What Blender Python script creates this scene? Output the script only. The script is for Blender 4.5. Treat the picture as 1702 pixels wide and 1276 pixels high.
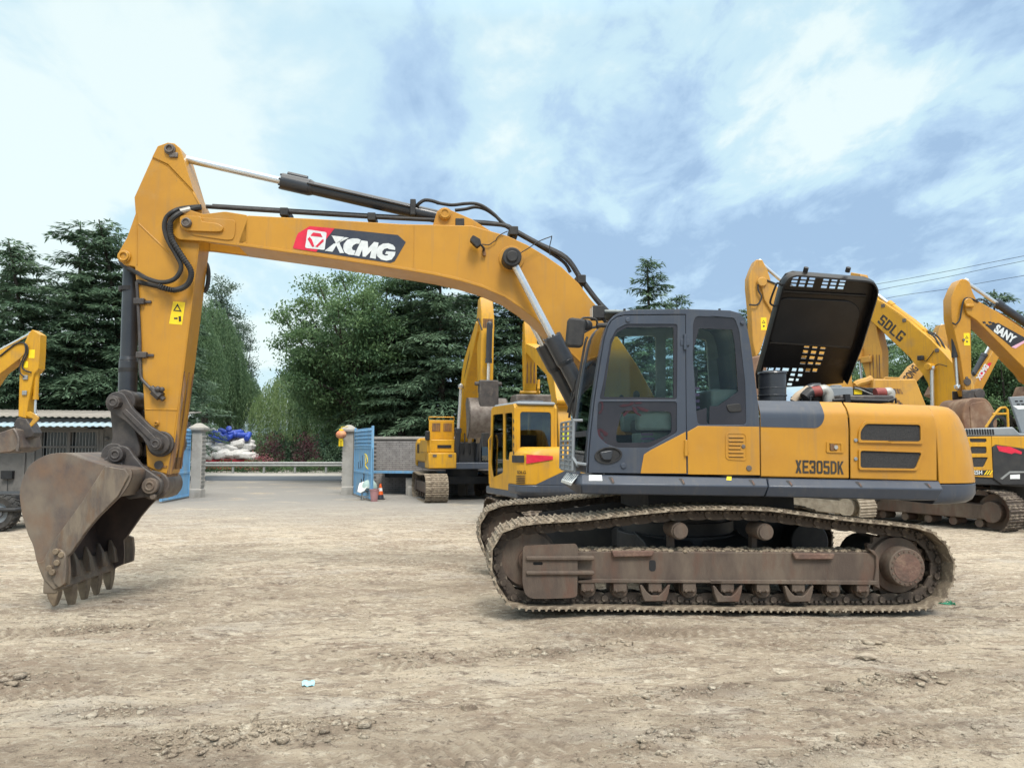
import bpy, bmesh, math, random
import numpy as np
from mathutils import Vector, Matrix
from mathutils.geometry import tessellate_polygon
R = math.radians
rng = random.Random(7)
for o in list(bpy.data.objects): bpy.data.objects.remove(o)
SC = bpy.context.scene
COL = SC.collection

# ------------------------------------------------------------------ camera
F, CX, CY, H = 1270.0, 851.0, 638.0, 1.767
PITCH = math.atan(103.0 / F)
cam_d = bpy.data.cameras.new('camera'); cam = bpy.data.objects.new('camera', cam_d); COL.objects.link(cam)
cam_d.sensor_fit = 'HORIZONTAL'; cam_d.sensor_width = 36.0; cam_d.lens = 36.0 * F / 1702.0
cam_d.clip_start = 0.05; cam_d.clip_end = 3000
cam.location = (0, 0, H); cam.rotation_euler = (math.pi / 2 + PITCH, 0, 0)
SC.camera = cam
SC.render.engine = 'CYCLES'
SC.render.resolution_x, SC.render.resolution_y = 1024, 767

# ------------------------------------------------------------------ world, sun, exposure
SUN_EL, SUN_AZ = R(52), R(162)          # azimuth clockwise from +Y
SUN_DIR = Vector((math.sin(SUN_AZ) * math.cos(SUN_EL), math.cos(SUN_AZ) * math.cos(SUN_EL), math.sin(SUN_EL)))
W = bpy.data.worlds.new('World'); SC.world = W; W.use_nodes = True
def build_world():
    nt = W.node_tree; nt.nodes.clear(); N = nt.nodes.new; L = nt.links.new
    def math_(op, a, b=None, clamp=False):
        n = N('ShaderNodeMath'); n.operation = op; n.use_clamp = clamp
        for i, v in enumerate((a, b)):
            if v is None: continue
            if isinstance(v, (int, float)): n.inputs[i].default_value = v
            else: L(v, n.inputs[i])
        return n.outputs[0]
    def ramp(v, a, b):
        n = N('ShaderNodeMapRange'); n.interpolation_type = 'SMOOTHSTEP'
        n.inputs['From Min'].default_value = a; n.inputs['From Max'].default_value = b; L(v, n.inputs['Value']); return n.outputs[0]
    def mix(f, a, b):
        n = N('ShaderNodeMix'); n.data_type = 'RGBA'
        if isinstance(f, (int, float)): n.inputs[0].default_value = f
        else: L(f, n.inputs[0])
        for i, v in ((6, a), (7, b)):
            if isinstance(v, tuple): n.inputs[i].default_value = (*v, 1)
            else: L(v, n.inputs[i])
        return n.outputs[2]
    def noise(vec, scale, detail, rough=0.5, dist=0.0, off=(0, 0, 0), stretch=(1, 1, 1), rot=0.0):
        m = N('ShaderNodeMapping'); m.inputs['Location'].default_value = off; m.inputs['Scale'].default_value = stretch
        m.inputs['Rotation'].default_value = (0, 0, rot); L(vec, m.inputs['Vector'])
        n = N('ShaderNodeTexNoise'); n.inputs['Scale'].default_value = scale; n.inputs['Detail'].default_value = detail
        n.inputs['Roughness'].default_value = rough; n.inputs['Distortion'].default_value = dist; L(m.outputs[0], n.inputs['Vector']); return n.outputs[0]
    sky = N('ShaderNodeTexSky'); sky.sky_type = 'NISHITA'; sky.sun_disc = False
    sky.sun_elevation = SUN_EL; sky.sun_rotation = SUN_AZ; sky.air_density = 1.2; sky.dust_density = 2.0
    tc = N('ShaderNodeTexCoord'); sep = N('ShaderNodeSeparateXYZ'); L(tc.outputs['Generated'], sep.inputs[0])
    x, y, z = sep.outputs
    zz = math_('ADD', math_('MAXIMUM', z, 0.0), 0.22)
    comb = N('ShaderNodeCombineXYZ'); L(math_('DIVIDE', x, zz), comb.inputs[0]); L(math_('DIVIDE', y, zz), comb.inputs[1])
    P = comb.outputs[0]
    big = noise(P, 0.85, 3, 0.45, 0.4, off=(4.4, 9.9, 0.0), stretch=(1.0, 0.85, 1), rot=R(25))
    mid = noise(P, 2.1, 6, 0.55, 0.35, off=(6.3, 17.0, 1.3), stretch=(1.2, 0.82, 1), rot=R(38))
    fine = noise(P, 5.5, 7, 0.6, 0.3, off=(1.0, 3.7, 4.3), stretch=(1.25, 0.78, 1), rot=R(38))
    # the cloud sheet is broken and streaky towards the right, smoother and thinner towards the left
    right = ramp(math_('ADD', x, math_('MULTIPLY', z, 0.1)), -0.25, 0.35)
    cen = lambda n_, k: math_('MULTIPLY', math_('SUBTRACT', n_, 0.5), k)
    v = math_('ADD', cen(big, 0.75), cen(mid, 1.05))
    v = math_('ADD', v, math_('MULTIPLY', cen(fine, 0.85), math_('ADD', math_('MULTIPLY', right, 0.65), 0.35)))
    v = math_('ADD', math_('ADD', v, 0.56), math_('MULTIPLY', right, -0.09))
    left = ramp(math_('ADD', math_('MULTIPLY', x, -1.0), math_('MULTIPLY', z, -0.30)), -0.20, 0.55)
    v = math_('ADD', v, math_('MULTIPLY', left, 0.06))
    v = math_('ADD', v, math_('MULTIPLY', ramp(math_('MULTIPLY', z, -1.0), -0.30, -0.03), math_('ADD', math_('MULTIPLY', left, 0.22), 0.0)))
    def glow(px, py, c0, c1, amt, v):
        hole = N('ShaderNodeVectorMath'); hole.operation = 'DOT_PRODUCT'; L(tc.outputs['Generated'], hole.inputs[0])
        a, e = (px - CX) / F, (CY - py) / F
        hole.inputs[1].default_value = Vector((a, math.cos(PITCH) - e * math.sin(PITCH), math.sin(PITCH) + e * math.cos(PITCH))).normalized()
        return math_('ADD', v, math_('MULTIPLY', ramp(hole.outputs['Value'], c0, c1), amt))
    v = glow(1330, 110, 0.985, 0.9995, 0.34, v)          # thin spots in the cloud where the sun's light comes through
    v = glow(30, 330, 0.93, 1.0, 0.20, v)
    c_dark, c_mid, c_lite, c_white = (0.190, 0.278, 0.392), (0.255, 0.355, 0.46), (0.325, 0.44, 0.49), (0.45, 0.52, 0.515)
    c = mix(ramp(v, 0.34, 0.50), c_dark, c_mid)
    c = mix(ramp(v, 0.47, 0.61), c, c_lite)
    c = mix(ramp(v, 0.60, 0.80), c, c_white)
    # overcast sky brighter towards the zenith, raised further to light the ground
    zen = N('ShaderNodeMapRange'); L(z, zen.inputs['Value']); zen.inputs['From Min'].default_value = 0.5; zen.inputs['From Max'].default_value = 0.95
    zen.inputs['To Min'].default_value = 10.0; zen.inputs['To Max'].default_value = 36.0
    c = mix(ramp(z, 0.5, 0.9), c, (0.50, 0.49, 0.45))       # whitened above the view to keep the added skylight neutral
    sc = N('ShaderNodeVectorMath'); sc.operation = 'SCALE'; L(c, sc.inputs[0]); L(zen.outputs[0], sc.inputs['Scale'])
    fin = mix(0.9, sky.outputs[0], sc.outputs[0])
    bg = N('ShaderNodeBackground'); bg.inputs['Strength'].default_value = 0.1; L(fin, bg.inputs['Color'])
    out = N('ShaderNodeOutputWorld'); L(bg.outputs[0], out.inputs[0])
build_world()
sd = bpy.data.lights.new('sun', 'SUN'); sd.energy = 1.5; sd.angle = R(18); sd.color = (1.0, 0.95, 0.87)
sun = bpy.data.objects.new('sun', sd); COL.objects.link(sun)
sun.rotation_euler = (-SUN_DIR).to_track_quat('-Z', 'Y').to_euler(); sun.location = (0, 0, 30)
vs = SC.view_settings; vs.view_transform = 'Standard'; vs.look = 'None'; vs.exposure = 1.0; vs.gamma = 1; vs.use_curve_mapping = False

# ------------------------------------------------------------------ materials
def pm(name, c1, c2=None, scale=6.0, rough=0.55, metal=0.0, bump=0.0, bscale=40.0, stretch=(1, 1, 1), lo=0.4, hi=0.65, detail=6, c3=None, s3=2.0, lo3=0.55, hi3=0.7, rvar=0.12, spec=0.4, coat=0.0, streak=None, speck=None):
    """two or three colours mixed by noise in object space, uneven gloss, fine relief"""
    m = bpy.data.materials.new(name); m.use_nodes = True; nt = m.node_tree; N = nt.nodes.new; L = nt.links.new
    b = nt.nodes['Principled BSDF']; b.inputs['Metallic'].default_value = metal; b.inputs['Roughness'].default_value = rough
    b.inputs['Specular IOR Level'].default_value = spec; b.inputs['Coat Weight'].default_value = coat
    tc = N('ShaderNodeTexCoord'); mp = N('ShaderNodeMapping'); mp.inputs['Scale'].default_value = stretch; L(tc.outputs['Object'], mp.inputs[0])
    def nz(s, d=detail, r=0.6):
        n = N('ShaderNodeTexNoise'); n.inputs['Scale'].default_value = s; n.inputs['Detail'].default_value = d; n.inputs['Roughness'].default_value = r
        L(mp.outputs[0], n.inputs['Vector']); return n.outputs[0]
    def rp(v, a, c):
        n = N('ShaderNodeMapRange'); n.inputs['From Min'].default_value = a; n.inputs['From Max'].default_value = c; L(v, n.inputs['Value']); return n.outputs[0]
    col = None
    if c2 is None: c2 = tuple(x * 0.85 for x in c1)
    n1 = nz(scale)
    mx = N('ShaderNodeMix'); mx.data_type = 'RGBA'; mx.inputs[6].default_value = (*c1, 1); mx.inputs[7].default_value = (*c2, 1); L(rp(n1, lo, hi), mx.inputs[0]); col = mx.outputs[2]
    if c3 is not None:
        m3 = N('ShaderNodeMix'); m3.data_type = 'RGBA'; m3.inputs[7].default_value = (*c3, 1); L(col, m3.inputs[6]); L(rp(nz(s3), lo3, hi3), m3.inputs[0]); col = m3.outputs[2]
    for q, st, sc_, a_, b_ in ((streak, (5, 5, .35), 3.0, .52, .80), (speck, (1, 1, 1), 38.0, .66, .74)):
        if q is None: continue
        mp2 = N('ShaderNodeMapping'); mp2.inputs['Scale'].default_value = st; L(tc.outputs['Object'], mp2.inputs[0])
        n2 = N('ShaderNodeTexNoise'); n2.inputs['Scale'].default_value = sc_; n2.inputs['Detail'].default_value = 7; n2.inputs['Roughness'].default_value = .65; L(mp2.outputs[0], n2.inputs['Vector'])
        mk = N('ShaderNodeMix'); mk.data_type = 'RGBA'; mk.inputs[7].default_value = (*q, 1); L(col, mk.inputs[6]); L(rp(n2.outputs[0], a_, b_), mk.inputs[0]); col = mk.outputs[2]
    L(col, b.inputs['Base Color'])
    if rvar:
        rr = N('ShaderNodeMapRange'); rr.inputs['To Min'].default_value = max(0.02, rough - rvar); rr.inputs['To Max'].default_value = min(1, rough + rvar)
        L(nz(scale * 2.3), rr.inputs['Value']); L(rr.outputs[0], b.inputs['Roughness'])
    if bump:
        bn = N('ShaderNodeBump'); bn.inputs['Strength'].default_value = bump; bn.inputs['Distance'].default_value = 0.02
        L(nz(bscale, 5), bn.inputs['Height']); L(bn.outputs[0], b.inputs['Normal'])
    return m
M = {}
YEL, YEL2 = (0.465, 0.225, 0.020), (0.40, 0.190, 0.022)
M['yellow'] = pm('yellow_paint', YEL, YEL2, 1.6, 0.38, c3=(0.40, 0.23, 0.07), s3=3.1, lo3=0.58, hi3=0.86, rvar=0.16, bump=0.03, bscale=14, coat=0.1, streak=(0.34, 0.185, 0.05), speck=(0.26, 0.15, 0.06))
M['yellow_b'] = pm('bright_yellow_paint', (0.56, 0.29, 0.012), (0.47, 0.24, 0.016), 1.3, 0.42, c3=(0.34, 0.2, 0.06), s3=2.4, lo3=0.56, hi3=0.85, streak=(0.30, 0.17, 0.05), speck=(0.2, 0.11, 0.04))
M['yellow_p'] = pm('faded_yellow_paint', (0.50, 0.265, 0.045), (0.42, 0.215, 0.04), 1.3, 0.5, c3=(0.31, 0.19, 0.08), s3=2.4, lo3=0.54, hi3=0.8, streak=(0.27, 0.15, 0.06), speck=(0.18, 0.09, 0.045))
M['grey'] = pm('blue_grey_paint', (0.048, 0.060, 0.084), (0.041, 0.051, 0.072), 2.0, 0.42, c3=(0.085, 0.083, 0.082), s3=4, lo3=0.6, hi3=0.9, coat=0.1, streak=(0.078, 0.08, 0.086), speck=(0.10, 0.095, 0.085))
M['midgrey'] = pm('grey_paint', (0.22, 0.24, 0.26), (0.18, 0.2, 0.22), 2.0, 0.5)
M['black'] = pm('black_paint', (0.012, 0.013, 0.015), (0.02, 0.02, 0.022), 3.0, 0.45)
M['cylblack'] = pm('dark_cylinder_paint', (0.022, 0.026, 0.034), (0.035, 0.038, 0.045), 3.0, 0.36, coat=0.2)
M['rubber'] = pm('rubber', (0.016, 0.016, 0.018), (0.03, 0.029, 0.028), 9.0, 0.6, bump=0.1, bscale=60)
M['chrome'] = pm('chrome_rod', (0.62, 0.65, 0.68), (0.56, 0.58, 0.61), 5, 0.16, metal=0.7, rvar=0.05)
M['steel'] = pm('worn_steel', (0.16, 0.14, 0.125), (0.10, 0.08, 0.07), 7, 0.55, metal=0.35, bump=0.15, bscale=30)
M['greasy'] = pm('greasy_steel', (0.045, 0.040, 0.040), (0.075, 0.065, 0.06), 6, 0.5, bump=0.2, bscale=25, c3=(0.15, 0.125, 0.10), s3=5, lo3=0.58, hi3=0.8)
M['bucket'] = pm('scoured_bucket_steel', (0.175, 0.142, 0.110), (0.088, 0.070, 0.065), 2.3, 0.62, metal=0.1, bump=0.25, bscale=11, c3=(0.165, 0.105, 0.070), s3=3.2, lo3=0.5, hi3=0.72, stretch=(1.0, 1, 0.7), lo=0.38, hi=0.62)
M['bucket_edge'] = pm('bare_scraped_steel', (0.185, 0.15, 0.114), (0.105, 0.084, 0.072), 5, 0.55, metal=0.15, bump=0.25, bscale=22, c3=(0.15, 0.095, 0.06), s3=4, lo3=0.52, hi3=0.68, stretch=(2.2, 1, .6))
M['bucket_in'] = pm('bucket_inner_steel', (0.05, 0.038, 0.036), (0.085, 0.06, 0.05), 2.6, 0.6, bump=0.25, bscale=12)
M['tooth'] = pm('tooth_steel', (0.22, 0.17, 0.115), (0.14, 0.105, 0.075), 9, 0.6, metal=0.1, bump=0.3, bscale=30)
M['rustred'] = pm('rusty_red_steel', (0.15, 0.085, 0.065), (0.10, 0.065, 0.052), 7, 0.75, bump=.5, bscale=22, c3=(0.2, 0.13, 0.095), s3=9, lo3=.5, hi3=.65)
M['rust'] = pm('rusty_wear', (0.15, 0.075, 0.036), (0.30, 0.155, 0.035), 5.0, 0.62, bump=0.3, bscale=20, stretch=(6, 6, 0.5), c3=(0.10, 0.07, 0.05), s3=4, lo3=0.5, hi3=0.62, lo=0.45, hi=0.6)
M['trackdirt'] = pm('dusty_track_steel', (0.082, 0.063, 0.050), (0.048, 0.037, 0.030), 5, 0.8, bump=0.5, bscale=22, c3=(0.30, 0.245, 0.185), s3=9, lo3=0.5, hi3=0.66)
M['shoe'] = pm('dusty_track_shoe', (0.215, 0.17, 0.122), (0.115, 0.088, 0.066), 7, 0.85, bump=0.6, bscale=30, c3=(0.36, 0.30, 0.225), s3=11, lo3=0.48, hi3=0.64)
M['frame'] = pm('rusty_track_frame', (0.080, 0.058, 0.046), (0.135, 0.103, 0.078), 2.2, 0.75, bump=0.3, bscale=18, c3=(0.11, 0.062, 0.044), s3=3.1, lo3=0.5, hi3=0.68, stretch=(1.6, 1.6, 0.6))
M['caked'] = pm('caked_mud', (0.30, 0.245, 0.18), (0.21, 0.165, 0.12), 14, 0.95, bump=1.0, bscale=26, rvar=0, spec=0.1)
M['mudpale'] = pm('pale_dried_mud', (0.36, 0.31, 0.245), (0.24, 0.2, 0.155), 6, 0.95, bump=0.9, bscale=18, rvar=0, spec=0.1)
M['dark'] = pm('dark_and_shaded_machinery', (0.02, 0.021, 0.024), (0.035, 0.034, 0.034), 4, 0.6)  # near-black for dark parts; under the machine it paints in the shade
M['hoodin'] = pm('black_hood_lining', (0.008, 0.0075, 0.008), (0.013, 0.011, 0.0105), 2.0, 0.38, c3=(0.05, 0.04, 0.035), s3=2.5, lo3=0.6, hi3=0.85)
M['white'] = pm('white_print', (0.62, 0.65, 0.66), (0.52, 0.55, 0.56), 12, 0.5)
M['paper'] = pm('white_sticker', (0.72, 0.74, 0.74), (0.62, 0.65, 0.66), 22, 0.5)
M['red'] = pm('red_print', (0.62, 0.02, 0.055), (0.5, 0.018, 0.045), 9, 0.4)
M['navy'] = pm('dark_print', (0.028, 0.034, 0.052), (0.04, 0.045, 0.06), 9, 0.4)
M['ink'] = pm('dark_lettering', (0.03, 0.026, 0.022), (0.045, 0.04, 0.034), 9, 0.5)
M['warn'] = pm('warning_yellow', (0.85, 0.62, 0.015), (0.8, 0.55, 0.02), 9, 0.45)
M['lime'] = pm('lime_sticker', (0.68, 0.72, 0.03), (0.6, 0.62, 0.03), 9, 0.45)
M['maroon'] = pm('maroon_brush_paint', (0.030, 0.006, 0.012), (0.04, 0.008, 0.016), 9, 0.5)
M['mauve'] = pm('mauve_fabric', (0.30, 0.17, 0.33), (0.22, 0.12, 0.25), 40, 0.9)
M['seat'] = pm('seat_fabric', (0.05, 0.048, 0.055), (0.075, 0.07, 0.078), 30, 0.9)
M['trim'] = pm('cab_trim', (0.25, 0.275, 0.27), (0.2, 0.22, 0.22), 6, 0.6)
M['silver'] = pm('silver_pipe', (0.40, 0.39, 0.36), (0.30, 0.29, 0.27), 9, 0.45, metal=0.3)
M['pipered'] = pm('red_hose', (0.26, 0.06, 0.052), (0.2, 0.045, 0.04), 9, 0.6)
M['conduit'] = pm('tan_hose', (0.45, 0.36, 0.26), (0.36, 0.28, 0.2), 9, 0.6)
M['lamp'] = pm('lamp_glass', (0.5, 0.5, 0.48), (0.4, 0.4, 0.4), 9, 0.15)
M['amber'] = pm('amber_lens', (0.75, 0.25, 0.02), (0.7, 0.22, 0.02), 9, 0.2)
def glass(name, tint, gloss=0.12):
    m = bpy.data.materials.new(name); m.use_nodes = True; nt = m.node_tree; nt.nodes.clear(); N = nt.nodes.new; L = nt.links.new
    tr = N('ShaderNodeBsdfTransparent'); tr.inputs[0].default_value = (*tint, 1)
    gl = N('ShaderNodeBsdfGlossy'); gl.inputs['Roughness'].default_value = 0.02; gl.inputs['Color'].default_value = (0.9, 0.95, 1, 1)
    fr = N('ShaderNodeFresnel'); fr.inputs['IOR'].default_value = 1.5
    mp = N('ShaderNodeMath'); mp.operation = 'MULTIPLY_ADD'; mp.inputs[1].default_value = 1.0; mp.inputs[2].default_value = gloss - 0.06; L(fr.outputs[0], mp.inputs[0])
    mx = N('ShaderNodeMixShader'); L(mp.outputs[0], mx.inputs[0]); L(tr.outputs[0], mx.inputs[1]); L(gl.outputs[0], mx.inputs[2])
    o = N('ShaderNodeOutputMaterial'); L(mx.outputs[0], o.inputs[0]); return m
M['glass'] = glass('tinted_glass', (0.86, 0.93, 0.91), 0.035)
M['glassdark'] = glass('dark_tinted_glass', (0.30, 0.36, 0.38))
M['glassfar'] = glass('green_tinted_glass', (0.42, 0.52, 0.52), 0.10)
def leafmat(name, dark, lite, trans=0.25, rough=0.55):
    m = bpy.data.materials.new(name); m.use_nodes = True; nt = m.node_tree; nt.nodes.clear(); N = nt.nodes.new; L = nt.links.new
    at = N('ShaderNodeAttribute'); at.attribute_name = 'tint'
    mx = N('ShaderNodeMix'); mx.data_type = 'RGBA'; mx.inputs[6].default_value = (*dark, 1); mx.inputs[7].default_value = (*lite, 1); L(at.outputs['Fac'], mx.inputs[0])
    p = N('ShaderNodeBsdfPrincipled'); p.inputs['Roughness'].default_value = rough; p.inputs['Specular IOR Level'].default_value = 0.3; L(mx.outputs[2], p.inputs['Base Color'])
    t = N('ShaderNodeBsdfTranslucent'); L(mx.outputs[2], t.inputs[0])
    ms = N('ShaderNodeMixShader'); ms.inputs[0].default_value = trans; L(p.outputs[0], ms.inputs[1]); L(t.outputs[0], ms.inputs[2])
    o = N('ShaderNodeOutputMaterial'); L(ms.outputs[0], o.inputs[0]); return m

# ------------------------------------------------------------------ photo measurements: pixel -> ray
def zoomf(x0, y0, s): return lambda x, y: (x0 + x / s, y0 + y / s)
z1 = zoomf(0, 200, 3.038); z2 = zoomf(0, 600, 2.967); z3 = zoomf(250, 220, 3.337); z4 = zoomf(680, 320, 3.5447)
z5 = zoomf(900, 480, 3.545); z6 = zoomf(1220, 420, 2.9); z7 = zoomf(770, 790, 3.958); z8 = zoomf(1180, 790, 3.958)
zb = zoomf(30, 740, 4.727); za = zoomf(180, 640, 6.381); zc = zoomf(920, 640, 6.381); zd = zoomf(470, 360, 7.736)
ze = zoomf(1240, 600, 6.546); zh = zoomf(1240, 420, 3.684); zs = zoomf(1540, 450, 2.9); zr = zoomf(1440, 520, 6.381)
zl = zoomf(0, 530, 3.646); zg = zoomf(280, 640, 4.728); zm = zoomf(560, 480, 3.3575); zi = lambda x, y: (x, y)
def ray(px, py):
    u, v = (px - CX) / F, (CY - py) / F
    return Vector((u, math.cos(PITCH) - v * math.sin(PITCH), math.sin(PITCH) + v * math.cos(PITCH)))
class Frame:
    """vertical plane system of a machine: u along it, w away from the camera, z up; measures where a sight line meets a plane w"""
    def __init__(s, ox, oy, yaw=0.0):
        s.O = Vector((ox, oy, 0)); s.yaw = R(yaw); s.a = Vector((math.cos(s.yaw), math.sin(s.yaw), 0)); s.n = Vector((-math.sin(s.yaw), math.cos(s.yaw), 0))
    def line(s, px, py):
        r = ray(px, py); c = Vector((0, 0, H)) - s.O
        return Vector((c.dot(s.a), c.dot(s.n), H)), Vector((r.dot(s.a), r.dot(s.n), r.z))
    def px(s, x, y, w):
        c, r = s.line(x, y); t = (w - c.y) / r.y; p = c + r * t; return (p.x, p.z)
    def poly(s, pts, w, z=zi): return [s.px(*z(*p), w) for p in pts]
    def pt(s, x, y, w): u, zz = s.px(x, y, w); return Vector((u, w, zz))

# ------------------------------------------------------------------ mesh building
def fillet(poly, rad, n=4):
    """round the corners of a polygon; rad is one radius or a list per corner"""
    out = []; k = len(poly)
    for i in range(k):
        r = rad[i] if isinstance(rad, (list, tuple)) else rad
        p = Vector(poly[i]); a = Vector(poly[i - 1]) - p; b = Vector(poly[(i + 1) % k]) - p
        la, lb = a.length, b.length
        if r <= 0 or la < 1e-6 or lb < 1e-6: out.append(tuple(p)); continue
        r_ = min(r, la * 0.45, lb * 0.45); s, e = p + a / la * r_, p + b / lb * r_
        for j in range(n + 1):
            t = j / n; q = s * (1 - t) ** 2 + p * 2 * t * (1 - t) + e * t * t; out.append(tuple(q))
    return out
def circ(c, r, n=20, a0=0.0): return [(c[0] + r * math.cos(a0 + 2 * math.pi * i / n), c[1] + r * math.sin(a0 + 2 * math.pi * i / n)) for i in range(n)]
def spline(pts, n=8, closed=False):
    P = [Vector(p) for p in pts]; k = len(P); out = []
    for i in range(k if closed else k - 1):
        g = lambda j: P[j % k] if closed else P[max(0, min(k - 1, j))]
        p0, p1, p2, p3 = g(i - 1), g(i), g(i + 1), g(i + 2)
        for j in range(n):
            t = j / n
            out.append(0.5 * ((2 * p1) + (p2 - p0) * t + (2 * p0 - 5 * p1 + 4 * p2 - p3) * t * t + (3 * p1 - p0 - 3 * p2 + p3) * t ** 3))
    if not closed: out.append(P[-1])
    return out
class MB:
    def __init__(s): s.bm = bmesh.new()
    def faces(s, vs, fs):
        v = [s.bm.verts.new(p) for p in vs]
        for f in fs:
            try: s.bm.faces.new([v[i] for i in f])
            except ValueError: pass
        return s
    def prism(s, poly, w0, w1, holes=(), fr=None):
        """polygon in (u, z) extruded along w; holes cut through"""
        fr = fr or (lambda u, z, w: (u, w, z))
        loops = [list(poly)] + [list(h) for h in holes]
        va = [[s.bm.verts.new(fr(p[0], p[1], w0)) for p in lp] for lp in loops]
        vb = [[s.bm.verts.new(fr(p[0], p[1], w1)) for p in lp] for lp in loops]
        if not holes:
            s.bm.faces.new(va[0]); s.bm.faces.new(list(reversed(vb[0])))
        else:
            tri = tessellate_polygon([[Vector((p[0], p[1], 0)) for p in lp] for lp in loops])
            fa = [v for l in va for v in l]; fb = [v for l in vb for v in l]
            for t in tri:
                try: s.bm.faces.new([fa[i] for i in t]); s.bm.faces.new([fb[i] for i in reversed(t)])
                except ValueError: pass
        for a, b in zip(va, vb):
            n = len(a)
            for i in range(n):
                s.bm.faces.new([a[i], a[(i + 1) % n], b[(i + 1) % n], b[i]])
        return s
    def box(s, x0, x1, y0, y1, z0, z1):
        return s.faces([(x0, y0, z0), (x1, y0, z0), (x1, y1, z0), (x0, y1, z0), (x0, y0, z1), (x1, y0, z1), (x1, y1, z1), (x0, y1, z1)],
                       [(3, 2, 1, 0), (4, 5, 6, 7), (0, 1, 5, 4), (1, 2, 6, 5), (2, 3, 7, 6), (3, 0, 4, 7)])
    def cyl(s, p0, p1, r, r1=None, seg=20, cap=True):
        p0, p1 = Vector(p0), Vector(p1); r1 = r if r1 is None else r1
        d = (p1 - p0).normalized(); x = d.orthogonal().normalized(); y = d.cross(x)
        a = [s.bm.verts.new(p0 + (x * math.cos(t) + y * math.sin(t)) * r) for t in [2 * math.pi * i / seg for i in range(seg)]]
        b = [s.bm.verts.new(p1 + (x * math.cos(t) + y * math.sin(t)) * r1) for t in [2 * math.pi * i / seg for i in range(seg)]]
        for i in range(seg): s.bm.faces.new([a[i], a[(i + 1) % seg], b[(i + 1) % seg], b[i]])
        if cap: s.bm.faces.new(list(reversed(a))); s.bm.faces.new(b)
        return s
    def ring(s, c, ax, r0, r1, h, seg=28):
        """flat washer / hollow drum around axis ax"""
        c = Vector(c); d = Vector(ax).normalized(); x = d.orthogonal().normalized(); y = d.cross(x); L = []
        for rr, hh in ((r0, 0), (r1, 0), (r1, h), (r0, h)):
            L.append([s.bm.verts.new(c + d * hh + (x * math.cos(t) + y * math.sin(t)) * rr) for t in [2 * math.pi * i / seg for i in range(seg)]])
        for k in range(4):
            A, B = L[k], L[(k + 1) % 4]
            for i in range(seg): s.bm.faces.new([A[i], A[(i + 1) % seg], B[(i + 1) % seg], B[i]])
        return s
    def tube(s, pts, r, seg=8, cap=True):
        P = [Vector(p) for p in pts]; rings = []; up = None
        for i, p in enumerate(P):
            d = (P[min(i + 1, len(P) - 1)] - P[max(i - 1, 0)]).normalized()
            if up is None: up = d.orthogonal().normalized()
            up = (up - d * up.dot(d)).normalized(); sd_ = d.cross(up); rr = r[i] if isinstance(r, (list, tuple)) else r
            rings.append([s.bm.verts.new(p + (up * math.cos(t) + sd_ * math.sin(t)) * rr) for t in [2 * math.pi * k / seg for k in range(seg)]])
        for a, b in zip(rings, rings[1:]):
            for k in range(seg): s.bm.faces.new([a[k], a[(k + 1) % seg], b[(k + 1) % seg], b[k]])
        if cap: s.bm.faces.new(list(reversed(rings[0]))); s.bm.faces.new(rings[-1])
        return s
    def loft(s, secs, closed=True, cap=True):
        V = [[s.bm.verts.new(p) for p in sec] for sec in secs]; n = len(V[0])
        for a, b in zip(V, V[1:]):
            for k in range(n if closed else n - 1): s.bm.faces.new([a[k], a[(k + 1) % n], b[(k + 1) % n], b[k]])
        if cap and closed: s.bm.faces.new(list(reversed(V[0]))); s.bm.faces.new(V[-1])
        return s
    def ball(s, c, r, sub=2, sc=(1, 1, 1)):
        g = bmesh.ops.create_icosphere(s.bm, subdivisions=sub, radius=r)
        for v in g['verts']: v.co = Vector((v.co.x * sc[0], v.co.y * sc[1], v.co.z * sc[2])) + Vector(c)
        return s
    def mesh(s, name, m, smooth=35, norm=True):
        if norm: bmesh.ops.recalc_face_normals(s.bm, faces=s.bm.faces)
        me = bpy.data.meshes.new(name); s.bm.to_mesh(me); s.bm.free()
        for mm in (m if isinstance(m, (list, tuple)) else [m]): me.materials.append(mm)
        if smooth:
            me.shade_smooth(); me.set_sharp_from_angle(angle=R(smooth))
        return me
    def build(s, name, m, parent=None, smooth=35, bevel=0.0, seg=2, norm=True, loc=None):
        me = s.mesh(name, m, smooth, norm); return link(name, me, parent, bevel, seg, loc)
def link(name, me, parent=None, bevel=0.0, seg=2, loc=None):
    o = bpy.data.objects.new(name, me); COL.objects.link(o)
    if parent is not None: o.parent = parent
    if loc is not None: o.location = loc
    if bevel:
        b = o.modifiers.new('bevel', 'BEVEL'); b.width = bevel; b.segments = seg; b.limit_method = 'ANGLE'; b.angle_limit = R(40); b.harden_normals = False
    return o
def tag(o, label=None, cat=None, group=None, kind=None):
    for k, v in (('label', label), ('category', cat), ('group', group), ('kind', kind)):
        if v: o[k] = v
    return o
def empty(name, loc, rz=0.0):
    o = bpy.data.objects.new(name, None); COL.objects.link(o); o.location = loc; o.rotation_euler = (0, 0, rz); return o
def copy_tree(o, parent=None):
    c = o.copy(); COL.objects.link(c)
    if parent is not None: c.parent = parent
    for ch in list(o.children): copy_tree(ch, c)
    return c
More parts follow.
